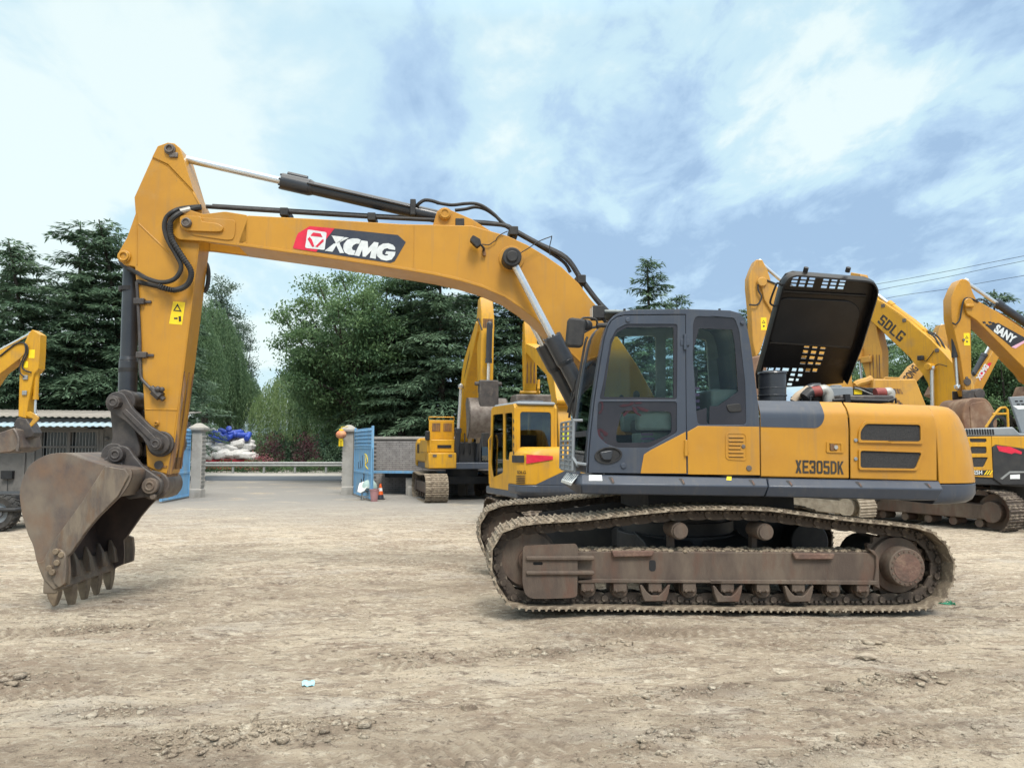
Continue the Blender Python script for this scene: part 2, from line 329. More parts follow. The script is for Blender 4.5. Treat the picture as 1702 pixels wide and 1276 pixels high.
def letters(name, txt, parent, fr, w, p0, p1, h, m, bold=0.0, shear=0.0, spacing=1.0, depth=0.003):
    """flat lettering on a plane w: baseline from p0 to p1 in (u, z), cap height h"""
    cu = bpy.data.curves.new('lettering', 'FONT'); cu.body = txt; cu.size = 1.0; cu.offset = bold; cu.shear = shear; cu.space_character = spacing; cu.extrude = 0.001; cu.resolution_u = 4
    ob = bpy.data.objects.new('lettering', cu); COL.objects.link(ob)
    me = bpy.data.meshes.new_from_object(ob.evaluated_get(bpy.context.evaluated_depsgraph_get())); bpy.data.objects.remove(ob)
    co = np.empty(len(me.vertices) * 3, np.float32); me.vertices.foreach_get('co', co); co = co.reshape(-1, 3)
    mn, mx = co.min(0), co.max(0); s = (co - mn) / np.maximum(mx - mn, 1e-6)
    d = np.array(p1) - np.array(p0); L_ = np.linalg.norm(d); d /= L_; up = np.array((-d[1], d[0]))
    uz = np.array(p0) + np.outer(s[:, 0] * L_, d) + np.outer(s[:, 1] * h, up)
    out = [fr(u, z, w - depth * (1 - c)) for (u, z), c in zip(uz, s[:, 2])]
    me.vertices.foreach_set('co', np.array(out, np.float32).ravel()); me.materials.clear(); me.materials.append(m); me.update()
    return link(name, me, parent)
STD = lambda u, z, w: (u, w, z)
V_, H_ = .30, .165                      # stem width and bar height of the stencil-like block capitals
def _bars(*q): return [[(a, b), (c, b), (c, d), (a, d)] for a, b, c, d in q]
GLYPH = {'X': [[(0, 0), (.33, 0), (1, 1), (.67, 1)], [(.67, 0), (1, 0), (.33, 1), (0, 1)]],
         'E': _bars((0, 0, V_, 1), (V_, 0, 1, H_), (V_, 1 - H_, 1, 1), (V_, .5 - H_ / 2, .88, .5 + H_ / 2)),
         'L': _bars((0, 0, V_, 1), (V_, 0, 1, H_)),
         '3': _bars((1 - V_, .08, 1, .46), (1 - V_, .54, 1, .92), (.06, 0, .92, H_), (.06, 1 - H_, .92, 1), (.32, .5 - H_ / 2, .92, .5 + H_ / 2), (0, .06, V_, .28), (0, .72, V_, .94)),
         '0': [[(0, .12), (.22, 0), (.78, 0), (1, .12), (1, .5), (1 - V_, .5), (1 - V_, H_), (V_, H_), (V_, .5), (0, .5)], [(0, .5), (V_, .5), (V_, 1 - H_), (1 - V_, 1 - H_), (1 - V_, .5), (1, .5), (1, .88), (.78, 1), (.22, 1), (0, .88)]],
         '5': _bars((0, .46, V_, 1), (V_, 1 - H_, .95, 1), (V_, .46, .92, .46 + H_), (1 - V_, .07, 1, .54), (.07, 0, .93, H_), (0, .06, V_, .26)),
         'D': [[(0, 0), (V_, 0), (V_, 1), (0, 1)], [(V_, 0), (.66, 0), (1, .17), (1, .83), (.66, 1), (V_, 1), (V_, 1 - H_), (.58, 1 - H_), (1 - V_, .76), (1 - V_, .24), (.58, H_), (V_, H_)]],
         'K': [[(0, 0), (V_, 0), (V_, 1), (0, 1)], [(V_, .34), (.42, .50), (1, 1), (.66, 1), (V_, .62)], [(.36, .50), (.55, .62), (1, 0), (.66, 0)]],
         'S': _bars((0, .5, V_, .92), (1 - V_, .08, 1, .5), (.07, 0, .93, H_), (.07, 1 - H_, .93, 1), (.05, .5 - H_ / 2, .95, .5 + H_ / 2), (0, .06, V_, .24), (1 - V_, .76, 1, .94)),
         'G': _bars((0, .07, V_, .93), (.07, 0, .93, H_), (.07, 1 - H_, .93, 1), (1 - V_, .06, 1, .5), (.52, .5 - H_, 1, .5), (1 - V_, .76, 1, .94))}
def block_letters(txt, parent, w, p0, p1, h, m, gap=.16):
    d = Vector((p1[0] - p0[0], p1[1] - p0[1])); L_ = d.length; d /= L_; up = Vector((-d.y, d.x)); n = len(txt); cw = L_ / (n + gap * (n - 1))
    for i, ch in enumerate(txt):
        b = MB(); x0 = i * cw * (1 + gap)
        for k, pl in enumerate(GLYPH[ch]):
            q = [Vector(p0) + d * (x0 + x * cw) + up * (y * h) for x, y in pl]; b.prism([(v.x, v.y) for v in q], w - .003 - .0004 * k, w + .001)
        b.build('lettering', m, parent, smooth=0)
# ================================================================== the large excavator
FX = Frame(2.068, 9.689, 5.0)
X = empty('excavator', (FX.O.x, FX.O.y, 0), FX.yaw)
tag(X, 'large yellow and grey excavator with raised engine hood, its bucket resting on the dirt', 'excavator')
def P(x, y, w, z=zi): return FX.pt(*z(x, y), w)
SL = math.tan(R(-1.45))                     # the machine stands nose-up by this slope along u

# ---- boom
WB = 0.27
def boom():
    top = [(412, 358), (545, 365), (669.5, 372.5), (719, 373.5), (784, 375), (843.6, 392), (877.5, 407.5), (905.7, 424.4), (934, 444), (962, 471), (979, 494), (996, 514), (1027, 560), (1058, 605), (1088, 660), (1104, 700)]
    bot = [(1096, 738), (1074, 748), (1050, 735), (1020, 694), (990, 640), (962, 600), (934, 574), (905.7, 546), (889, 529.5), (866, 512), (838, 493.5), (801, 478), (764.6, 467), (722, 457.5), (681.5, 450.5), (549.7, 430), (394, 408)]
    b = MB(); pts = FX.poly(top + bot, -WB)
    b.prism(pts, -WB, WB)
    o = b.build('boom', M['yellow'], X, bevel=0.008)
    # raised side-plate lips along the lower edge
    e = MB()
    for s in (-1, 1):
        low = [FX.px(x, y, -WB) for x, y in reversed(bot[3:])]
        up = [FX.px(x, y - 4.5, -WB) for x, y in reversed(bot[3:])]
        e.prism(low + list(reversed(up)), s * WB, s * (WB + 0.012))
    e.build('edge_flange', M['yellow'], o, bevel=0.004)
    # forked tip: one plate each side of the stick
    tip = FX.poly([(296, 398), (285, 386), (284, 368), (292, 352), (308, 346), (337, 356), (374, 351.5), (412, 357.5), (412, 400), (396, 408.5), (334, 400.5)], -WB)
    for s in (-1, 1):
        k = MB(); k.prism(fillet(tip, 0.03), s * WB, s * (WB - 0.06)); k.build('tip_plate', M['yellow'], o, bevel=0.006)
    dbl = FX.poly([(303, 362), (335, 362), (392, 366), (391, 388), (388, 399), (376, 399.5), (318, 391)], -WB)
    pad = FX.poly([(300, 360), (336, 361), (337, 370), (364, 373), (373, 379), (371, 386), (362, 387), (330, 386), (310, 385), (301, 378)], -WB)
    b = MB(); b.prism(fillet(dbl, 0.05), -WB - 0.012, -WB + 0.001); b.build('doubler_plate', M['yellow'], o, bevel=0.004)
    b = MB(); b.prism(fillet(pad, 0.05), -WB - 0.045, -WB - 0.01); b.build('pin_keeper', M['yellow'], o, bevel=0.006)
    c = P(313, 373, -WB); b = MB(); b.cyl(c + Vector((0, -0.085, 0)), c + Vector((0, 2 * WB + 0.08, 0)), 0.058, seg=24); b.ring(c + Vector((0, -0.10, 0)), (0, 1, 0), 0.035, 0.052, 0.02); b.build('pin', M['steel'], o, bevel=0.005)
    # weld seams
    b = MB()
    for (x, y0, y1) in ((411, 362, 404), (688, 375, 450)):
        a0, a1 = P(x, y0, -WB), P(x - 1, y1, -WB); b.tube([a0, a1], 0.006, 6)
    b.build('weld_seam', M['yellow'], o)
    # cylinder bracket on top
    br = FX.poly([(719, 376), (726, 352), (733, 346), (742, 345), (750, 349.5), (784, 364), (822, 388), (800, 388)], -0.17)
    b = MB()
    for s in (-1, 1): b.prism(br, s * 0.17, s * 0.12)
    b.build('cylinder_bracket', M['yellow'], o, bevel=0.006)
    c = P(739.5, 356.5, -0.17); b = MB(); b.cyl(c + Vector((0, -0.05, 0)), c + Vector((0, 0.39, 0)), 0.075, seg=24); b.ring(c + Vector((0, -0.062, 0)), (0, 1, 0), 0.04, 0.062, 0.015); b.build('pin', M['yellow'], o, bevel=0.006)
    # boss of the lift cylinders
    c = P(850, 430, -WB); b = MB(); b.cyl(c + Vector((0, -0.022, 0)), c + Vector((0, 2 * WB + 0.022, 0)), 0.155, seg=36); b.build('boss', M['yellow'], o, bevel=0.006)
    b = MB(); b.cyl(c + Vector((0, -0.20, 0)), c + Vector((0, 2 * WB + 0.2, 0)), 0.06, seg=24); b.build('pin', M['steel'], o)
    # work lamp on the side
    c = P(792, 410, -WB); b = MB(); b.prism(fillet([(c.x - 0.09, c.z + 0.04), (c.x - 0.05, c.z + 0.1), (c.x + 0.04, c.z + 0.05), (c.x + 0.05, c.z - 0.01), (c.x, c.z - 0.05)], 0.02), -WB - 0.17, -WB - 0.07)
    b.tube([(c.x + 0.04, -WB - 0.12, c.z), (c.x + 0.085, -WB - 0.1, c.z - 0.04), (c.x + 0.085, -WB, c.z - 0.07)], 0.014, 8); b.build('work_lamp', M['rubber'], o, bevel=0.01)
    b = MB(); b.prism(fillet([(c.x + 0.065, c.z - 0.035), (c.x + 0.105, c.z - 0.03), (c.x + 0.115, c.z - 0.12), (c.x + 0.08, c.z - 0.12)], 0.01), -WB - 0.05, -WB + 0.01); b.build('lamp_bracket', M['rust'], o)
    b = MB(); b.tube(spline([P(*z4(*q), -WB - 0.03) for q in ((430, 305), (470, 308), (495, 292), (510, 282))] + [P(*z4(*q), -WB - 0.02) for q in ((520, 265), (545, 245), (580, 228))]), 0.006, 6)
    b.tube(spline([P(*z4(*q), -WB - 0.1) for q in ((640, 365), (700, 330), (760, 290), (830, 262))] + [P(*z4(*q), -WB - 0.03) for q in ((840, 262), (828, 320), (830, 370))]), 0.006, 6); b.build('lamp_cable', M['rubber'], o)
    # maker's decal
    navy = FX.poly([(345, 125), (560, 143), (1480, 238), (1582, 330), (1440, 575), (1385, 597), (150, 415), (132, 400), (180, 250), (200, 215)], -WB, zd)
    redp = FX.poly([(345, 125), (668, 153), (430, 455), (150, 415), (132, 400), (180, 250), (200, 215)], -WB, zd)
    b = MB(); b.prism(navy, -WB - 0.003, -WB + 0.001); b.build('decal', M['navy'], o)
    b = MB(); b.prism(redp, -WB - 0.006, -WB - 0.0025); b.build('decal', M['red'], o)
    sq = FX.poly([(322, 168), (566, 205), (540, 432), (288, 405)], -WB, zd)
    b = MB(); b.prism(fillet(sq, 0.02), -WB - 0.009, -WB - 0.0055); b.build('emblem', M['white'], o)
    ring = [[(392, 208), (490, 222), (512, 268), (358, 250)], [(345, 262), (378, 300), (408, 388), (380, 392), (322, 292)], [(526, 292), (528, 322), (446, 398), (420, 388), (505, 302)]]
    b = MB()
    for q in ring: b.prism(FX.poly(q, -WB, zd), -WB - 0.012, -WB - 0.0085)
    b.build('emblem_mark', M['red'], o)
    # bold slanted letters, drawn as outlines
    L_ = [[(625, 245), (790, 265), (730, 345), (790, 470), (735, 472), (690, 372), (640, 455), (565, 445), (682, 340), (640, 262)],
          [(800, 268), (850, 275), (705, 348), (690, 340)], [(540, 442), (560, 446), (672, 352), (662, 345)],
          [(1003, 300), (985, 352), (945, 350), (905, 372), (888, 405), (900, 432), (935, 438), (915, 498), (850, 492), (800, 465), (778, 420), (785, 355), (830, 300), (900, 283), (960, 285)],
          [(1010, 308), (1092, 320), (1100, 408), (1175, 328), (1232, 338), (1195, 545), (1120, 532), (1140, 440), (1065, 520), (1028, 515), (1022, 425), (985, 512), (918, 500)],
          [(1445, 400), (1445, 432), (1370, 422), (1345, 408), (1305, 420), (1280, 450), (1282, 485), (1315, 505), (1350, 500), (1355, 488), (1315, 482), (1332, 448), (1450, 455), (1440, 500), (1400, 555), (1335, 570), (1265, 555), (1215, 512), (1205, 445), (1232, 385), (1290, 350), (1360, 345), (1420, 368)]]
    for q in L_:
        b = MB(); b.prism(FX.poly(q, -WB, zd), -WB - 0.008, -WB - 0.0025); b.build('lettering', M['white'], o)
    return o
BOOM = boom()

# ---- stick
WS = 0.20
def stick():
    near = [(279.8, 238), (291, 239.5), (300, 247), (304, 258), (321, 315), (334, 341.5), (336, 360), (331, 401), (305, 610), (288, 740), (279, 788), (262, 784), (244, 775), (236, 610), (229, 500), (224, 443.6), (206, 440), (197.5, 432), (197.5, 418), (211, 394), (225, 355), (223, 328), (253, 261), (263, 244)]
    pts = FX.poly(near, -WS)
    b = MB(); b.prism(pts, -WS, WS); o = b.build('stick', M['yellow'], X, bevel=0.010)
    # top ear gap is filled by the rod eye: side plates stand proud
    ear = FX.poly([(279.8, 238), (291, 239.5), (300, 247), (304, 258), (322, 318), (280, 274), (254, 262), (263, 244)], -WS)
    for s in (-1, 1):
        k = MB(); k.prism(ear, s * WS, s * (WS + 0.02)); k.build('ear_plate', M['yellow'], o, bevel=0.006)
    b = MB()
    for (p, q) in (((254, 262), (280, 276)), ((280, 276), (318, 316)), ((318, 316), (334, 344)), ((227, 355), (228, 440)), ((231, 372), (295, 434)), ((331, 403), (306, 604)), ((306, 604), (290, 735)), ((242, 680), (294, 681))):
        b.tube([P(*p, -WS), P(*q, -WS)], 0.009, 6)
    b.build('weld_seam', M['yellow'], o)
    # worn inner edge of the stick (towards the cab): rust-streaked rub plates
    e0, e1 = P(318, 500, -WS), P(281, 780, -WS)
    d = (e1 - e0); nrm = Vector((-d.z, 0, d.x)).normalized(); nrm = nrm if nrm.x > 0 else -nrm
    k = MB(); st = 0.42
    a0 = e0 + d * st
    k.faces([a0 + nrm * .004 + Vector((0, 0.012, 0)), e1 + nrm * .004 + Vector((0, 0.012, 0)), e1 + nrm * .004 + Vector((0, 0.388, 0)), a0 + d * -0.12 + nrm * .004 + Vector((0, 0.388, 0))], [(0, 1, 2, 3)])
    for w in (0.03, 0.2, 0.36):
        k.tube([a0 + nrm * .012 + Vector((0, w, 0)), e1 + nrm * .012 + Vector((0, w, 0))], 0.012, 6)
    k.build('wear_plate', M['rust'], o)
    k = MB(); a = FX.poly([(307, 620), (309, 640), (300, 690), (297, 740), (285, 788), (277, 788), (289, 735), (298, 680)], -WS); k.prism(a, -WS - 0.004, -WS + 0.002); k.build('wear_plate', M['rust'], o)
    # pins
    for (x, y, r, m, hw) in ((284, 250, 0.065, 'steel', 0.05), (207.5, 427, 0.075, 'yellow', 0.035), (261, 703.5, 0.028, 'yellow', 0.02)):
        c = P(x, y, -WS); k = MB(); k.cyl(c + Vector((0, -hw, 0)), c + Vector((0, 2 * WS + hw, 0)), r, seg=24); k.ring(c + Vector((0, -hw - .02, 0)), (0, 1, 0), r * .5, r * .8, .02); k.build('pin', M[m], o, bevel=0.006)
    c = P(290, 259, -WS); k = MB(); k.box(c.x - .05, c.x + .05, -WS - .045, -WS, c.z - .035, c.z + .03); k.build('pin_keeper', M['steel'], o, bevel=0.01)
    k = MB(); c = P(264.5, 772.5, -WS); k.cyl(c + Vector((0, -.02, 0)), c, 0.05, seg=18); k.build('pin_hole', M['greasy'], o)
    k = MB()
    for (x, y) in ((245, 783), (262, 790), (272, 775)):
        c = P(x, y, -WS); k.box(c.x - .05, c.x + .04, -WS - .012, -WS, c.z - .012, c.z + .012)
    k.build('paint_scrape', M['rust'], o)
    # foot boss
    c = P(256, 806, -WS); k = MB(); k.cyl(c + Vector((0, 0.0, 0)), c + Vector((0, 2 * WS + .08, 0)), 0.17, seg=28); k.build('foot_boss', M['steel'], o, bevel=0.012)
    k = MB(); k.prism(FX.poly([(246, 776), (278, 786), (276, 818), (250, 822), (238, 806)], -WS), -WS + 0.01, WS - .01); k.build('foot', M['rust'], o, bevel=0.02)
    # safety label
    q = FX.poly([(288, 501), (308, 502.5), (302.5, 540), (281, 538)], -WS)
    k = MB(); k.prism(q, -WS - .003, -WS + .001); k.build('safety_label', M['warn'], o)
    k = MB()
    t = [(872 + 25, 925), (918, 967), (875, 962)]; ti = [(897, 938), (909, 961), (882, 958)]
    k.prism(FX.poly(t, -WS, z1), -WS - .006, -WS - .0025, holes=[FX.poly(ti, -WS, z1)])
    k.prism(FX.poly([(902, 990), (914, 988), (916, 1015), (904, 1017)], -WS, z1), -WS - .006, -WS - .0025)
    for x in (884, 893): k.prism(circ(FX.px(*z1(x, 1000), -WS), .012, 8), -WS - .006, -WS - .0025)
    k.build('label_print', M['ink'], o)
    return o
STICK = stick()

# ---- hydraulic cylinders: barrel, rod, gland, eye
def cylinder(p0, p1, q, rb, rr, rg, mb='cylblack', collar=0.22, eye=0.1, eyew=0.1):
    """rod eye p0, rod enters the barrel at q (fraction), barrel eye p1"""
    p0, p1 = Vector(p0), Vector(p1); d = p1 - p0; g = p0 + d * q; dn = d.normalized()
    b = MB(); b.cyl(g, p1, rb, seg=24); b.cyl(g + dn * -0.03, g + dn * collar, rg, seg=24); b.cyl(g + dn * collar, g + dn * (collar + .05), rg, rb, seg=24)
    b.cyl(p1 + Vector((0, -eyew, 0)), p1 + Vector((0, eyew, 0)), eye, seg=20)
    for k in range(8):
        t = 2 * math.pi * k / 8; o_ = dn.orthogonal().normalized(); s_ = dn.cross(o_); v = (o_ * math.cos(t) + s_ * math.sin(t)) * (rg * .86)
        b.cyl(g + v + dn * -.05, g + v, .016, seg=6)
    o = b.build('hydraulic_cylinder', M[mb], X, bevel=0.006)
    b = MB(); b.cyl(p0, g + dn * .05, rr, seg=20); b.cyl(p0 + Vector((0, -eyew, 0)), p0 + Vector((0, eyew, 0)), eye, seg=20); b.build('rod', M['chrome'], o)
    return o
_on = lambda p, w=0.0: Vector((p.x, w, p.z))
ac = cylinder(_on(P(284, 251, -WS)), _on(P(739.5, 356.5, -.17)), 0.395, 0.083, 0.044, 0.102, collar=0.32, eye=0.1, eyew=0.14)
q0, q1 = _on(P(284, 251, -WS)), _on(P(739.5, 356.5, -.17)); qd = (q1 - q0).normalized(); qu = Vector((-qd.z, 0, qd.x)); qg = q0 + (q1 - q0) * .395
b = MB(); b.tube([qg + qd * .02 + qu * .105, qg + qd * .27 + qu * .105], 0.035, 8); b.tube([qg + qd * .3 + qu * .02 + Vector((0, -.10, 0)), qg + qd * 1.6 + qu * .02 + Vector((0, -.10, 0))], 0.016, 8); b.build('oil_pipe', M['cylblack'], ac, bevel=0.004)
b = MB(); c = qg + qd * 1.62 + qu * .02; b.box(c.x - .03, c.x + .04, -.12, .1, c.z - .1, c.z + .10); b.build('pipe_clamp', M['rubber'], ac, bevel=.01)
for s in (-1, 1):
    w = s * 0.40
    p0 = P(850, 430, -0.40); p1 = P(1000, 716, -0.40); p0.y = p1.y = w
    bc = cylinder(p0, p1, 0.47, 0.095, 0.046, 0.112, collar=0.30, eye=0.105, eyew=0.085)
    b = MB(); b.cyl((p0.x, w - .11, p0.z), (p0.x, w + .10, p0.z), 0.115, seg=26); b.cyl((p0.x, w + s * .11, p0.z), (p0.x, w + s * .135, p0.z), 0.07, seg=20); b.build('rod_eye', M['rubber'], bc, bevel=.015)
bk = cylinder(_on(P(*z2(580, 205), -.27)), _on(P(207.5, 427, -WS)), 0.09, 0.094, 0.05, 0.105, collar=0.36, eye=0.12, eyew=0.10)
# barrel eye sits left of the stick: short neck plus ring clamps
b = MB()
for y in (477, 612):
    c = P(213, y, 0); d = (P(213, 600, 0) - P(213, 480, 0)).normalized(); b.ring(c, d, .09, .108, .05)
b.build('clamp_ring', M['rubber'], bk)

# ---- hoses and pipes
def hose(pts, r, m='rubber', name='hose', n=6, parent=None):
    b = MB(); b.tube(spline(pts, n), r, 8); return b.build(name, M[m], parent or X)
wh = -0.12
hose([P(*z3(*q), wh) for q in ((310, 412), (740, 440), (1230, 470), (1600, 488))] + [P(*z4(*q), wh) for q in ((290, 170), (470, 185), (560, 195), (610, 222), (760, 303), (920, 388), (1010, 512), (1100, 632), (1168, 704))], 0.026, n=5)
hose([P(*z3(*q), 0.12) for q in ((345, 408), (740, 432), (1230, 462), (1600, 480))] + [P(*z4(*q), 0.12) for q in ((290, 166), (470, 178), (575, 195), (620, 220), (760, 297), (925, 380), (1015, 505), (1105, 625), (1175, 702))], 0.026, n=5)
hose([P(*z3(1400, 408), -.02), P(*z3(1460, 425), -.02)] + [P(*z3(*q), -.1) for q in ((1490, 395), (1520, 377), (1560, 380), (1600, 393))] + [P(*z4(*q), -.08) for q in ((170, 62), (250, 74), (330, 66), (390, 66), (440, 84), (500, 128), (550, 180), (620, 232), (760, 312), (905, 405), (950, 470))], 0.022, n=5)
hose([P(*z4(*q), .02) for q in ((270, 105), (330, 98), (390, 86), (450, 100), (510, 140), (560, 185), (640, 240), (780, 318))], 0.022, n=5)
for (x, y) in ((745, 455), (1228, 482)):
    b = MB(); c = P(*z3(x, y), wh); b.box(c.x - .05, c.x + .05, wh - .06, .18, c.z - .03, c.z + .07); b.box(c.x - .02, c.x + .02, wh - .02, .12, c.z - .16, c.z - .03); b.build('hose_clamp', M['rubber'], X, bevel=.01)
for (x, y) in ((298, 182), (615, 228), (1012, 512)):
    b = MB(); c = P(*z4(x, y), wh); b.box(c.x - .055, c.x + .055, wh - .06, .18, c.z - .06, c.z + .05); b.box(c.x - .02, c.x + .02, wh - .02, .12, c.z - .14, c.z - .05); b.build('hose_clamp', M['rubber'], X, bevel=.01)
wA = -0.31
ha = [(1015, 435), (930, 443), (880, 458), (840, 492), (830, 545), (850, 610), (890, 680), (915, 740), (885, 798), (820, 818), (745, 800), (690, 768), (645, 748)]
hb_ = [(1015, 440), (945, 455), (890, 480), (858, 522), (868, 600), (922, 690), (965, 765), (945, 830), (880, 857), (800, 838), (690, 815)]
wv = lambda i, n: wA + (0.1 if i < 2 else 0) + (0.12 if i > n - 3 else 0)
hose([P(*z1(*q), wv(i, len(ha))) for i, q in enumerate(ha)], 0.027, n=6)
hose([P(*z1(*q), wv(i, len(hb_)) - .02) for i, q in enumerate(hb_)], 0.030, n=6)
b = MB()                                          # spiral guard on the outer hose
cs = spline([P(*z1(*q), wA - .02) for q in hb_[3:10]], 14)
for i in range(0, len(cs) - 1, 2): b.ring(cs[i], cs[i + 1] - cs[i], .026, .0345, .012, 10)
b.build('hose_guard', M['rubber'], X)
b = MB(); b.cyl(P(*z1(910, 460), wA + .02), P(*z1(960, 448), wA + .06), .032, seg=10); b.build('hose_fitting', M['silver'], X)
hose([P(*z1(690, 815), -.23), P(*z1(696, 900), -.22), P(*z1(706, 1100), -.22), P(*z2(690, -20), -.22), P(*z2(695, 75), -.22), P(*z2(720, 112), -.24), P(*z2(750, 140), -.25)], 0.019, 'greasy', 'oil_pipe', 4)
for (x, y) in ((710, 917), (722, 1187)):
    b = MB(); c = P(*z1(x, y), -.22); b.box(c.x - .07, c.x + .05, -.26, -.19, c.z - .03, c.z + .04); b.box(c.x + .04, c.x + .12, -.225, -.195, c.z - .015, c.z + .02); b.build('hose_clamp', M['greasy'], X, bevel=.008)
b = MB(); p, q = P(*z2(745, 130), -.25), P(*z2(808, 190), -.25); d = q - p
b.cyl(p, p + d * .4, .035, seg=10); b.cyl(p + d * .25, p + d * .75, .062, seg=8); b.cyl(p + d * .3, q, .03, seg=8); b.ball(p + d * .5 + Vector((.02, -.05, .05)), .035); b.ball(p + d * .6 + Vector((.05, -.04, .06)), .03); b.build('shut_off_valve', M['greasy'], X)
b = MB(); c = P(336, 460, .20)                     # hose loop on the far side of the stick
b.tube([c + Vector((.02 + .05 * math.sin(t), .02, .18 * math.cos(t))) for t in [math.pi * i / 12 for i in range(13)]], .028, 8); b.build('hose', M['rubber'], X)

# ---- bucket linkage
def linkage():
    for s in (-1, 1):
        pts = []
        c0, c1 = FX.px(*z2(580, 205), -.27), FX.px(*z2(785, 408), -.27)
        d = Vector((c1[0] - c0[0], c1[1] - c0[1])).normalized(); a = math.atan2(d.y, d.x)
        for c, r, st in ((c0, .125, a + math.pi / 2), (c1, .125, a - math.pi / 2)):
            pts += [(c[0] + r * math.cos(st + math.pi * i / 10), c[1] + r * math.sin(st + math.pi * i / 10)) for i in range(11)]
            if c is c0:
                pts += [(c0[0] + d.x * k + d.y * .078, c0[1] + d.y * k - d.x * .078) for k in (.22, .5)]
            else:
                pts += [(c1[0] - d.x * k - d.y * .078, c1[1] - d.y * k + d.x * .078) for k in (.22, .5)]
        b = MB(); b.prism(pts, s * .225, s * .30)
        k_ = [(c0[0] + d.x * u + d.y * v, c0[1] + d.y * u - d.x * v) for u, v in ((.12, .03), (.62, .035), (.62, -.035), (.12, -.03))]
        b.prism(fillet(k_, .03), s * .30, s * .318)
        o = b.build('side_link', M['greasy'], X, bevel=.012)
        for c, hw, r in ((c0, .40, .075), (c1, .39, .07)):
            b = MB(); b.cyl((c[0], s * .2, c[1]), (c[0], s * hw, c[1]), r, seg=8 if c is c0 else 20); b.ring((c[0], s * hw, c[1]), (0, s, 0), r * .4, r * .7, .012); b.build('pin', M['greasy'], o, bevel=.01)
        b = MB(); b.cyl((c1[0], s * .18, c1[1]), (c1[0], s * .24, c1[1]), .15, seg=26); b.build('spacer', M['greasy'], o, bevel=.01)
    # bucket link between the top pin and the bucket
    tl = FX.poly([(575, 215), (650, 190), (690, 240), (700, 330), (725, 430), (715, 480), (640, 460), (590, 470), (570, 440), (590, 380)], 0, z2)
    b = MB()
    for s in (-1, 1): b.prism(fillet(tl, .05), s * .20, s * .11)
    b.box(*(lambda p, q: (p.x - .1, q.x + .1, -.11, .11, q.z, p.z))(P(*z2(620, 290), 0), P(*z2(660, 400), 0)))
    o = b.build('bucket_link', M['greasy'], X, bevel=.014)
    for (x, y, r) in ((645, 200, .13), (595, 462, .14)):
        c = P(*z2(x, y), 0); b = MB(); b.cyl((c.x, -.205, c.z), (c.x, .205, c.z), r, seg=24); b.build('link_boss', M['greasy'], o, bevel=.012)
linkage()

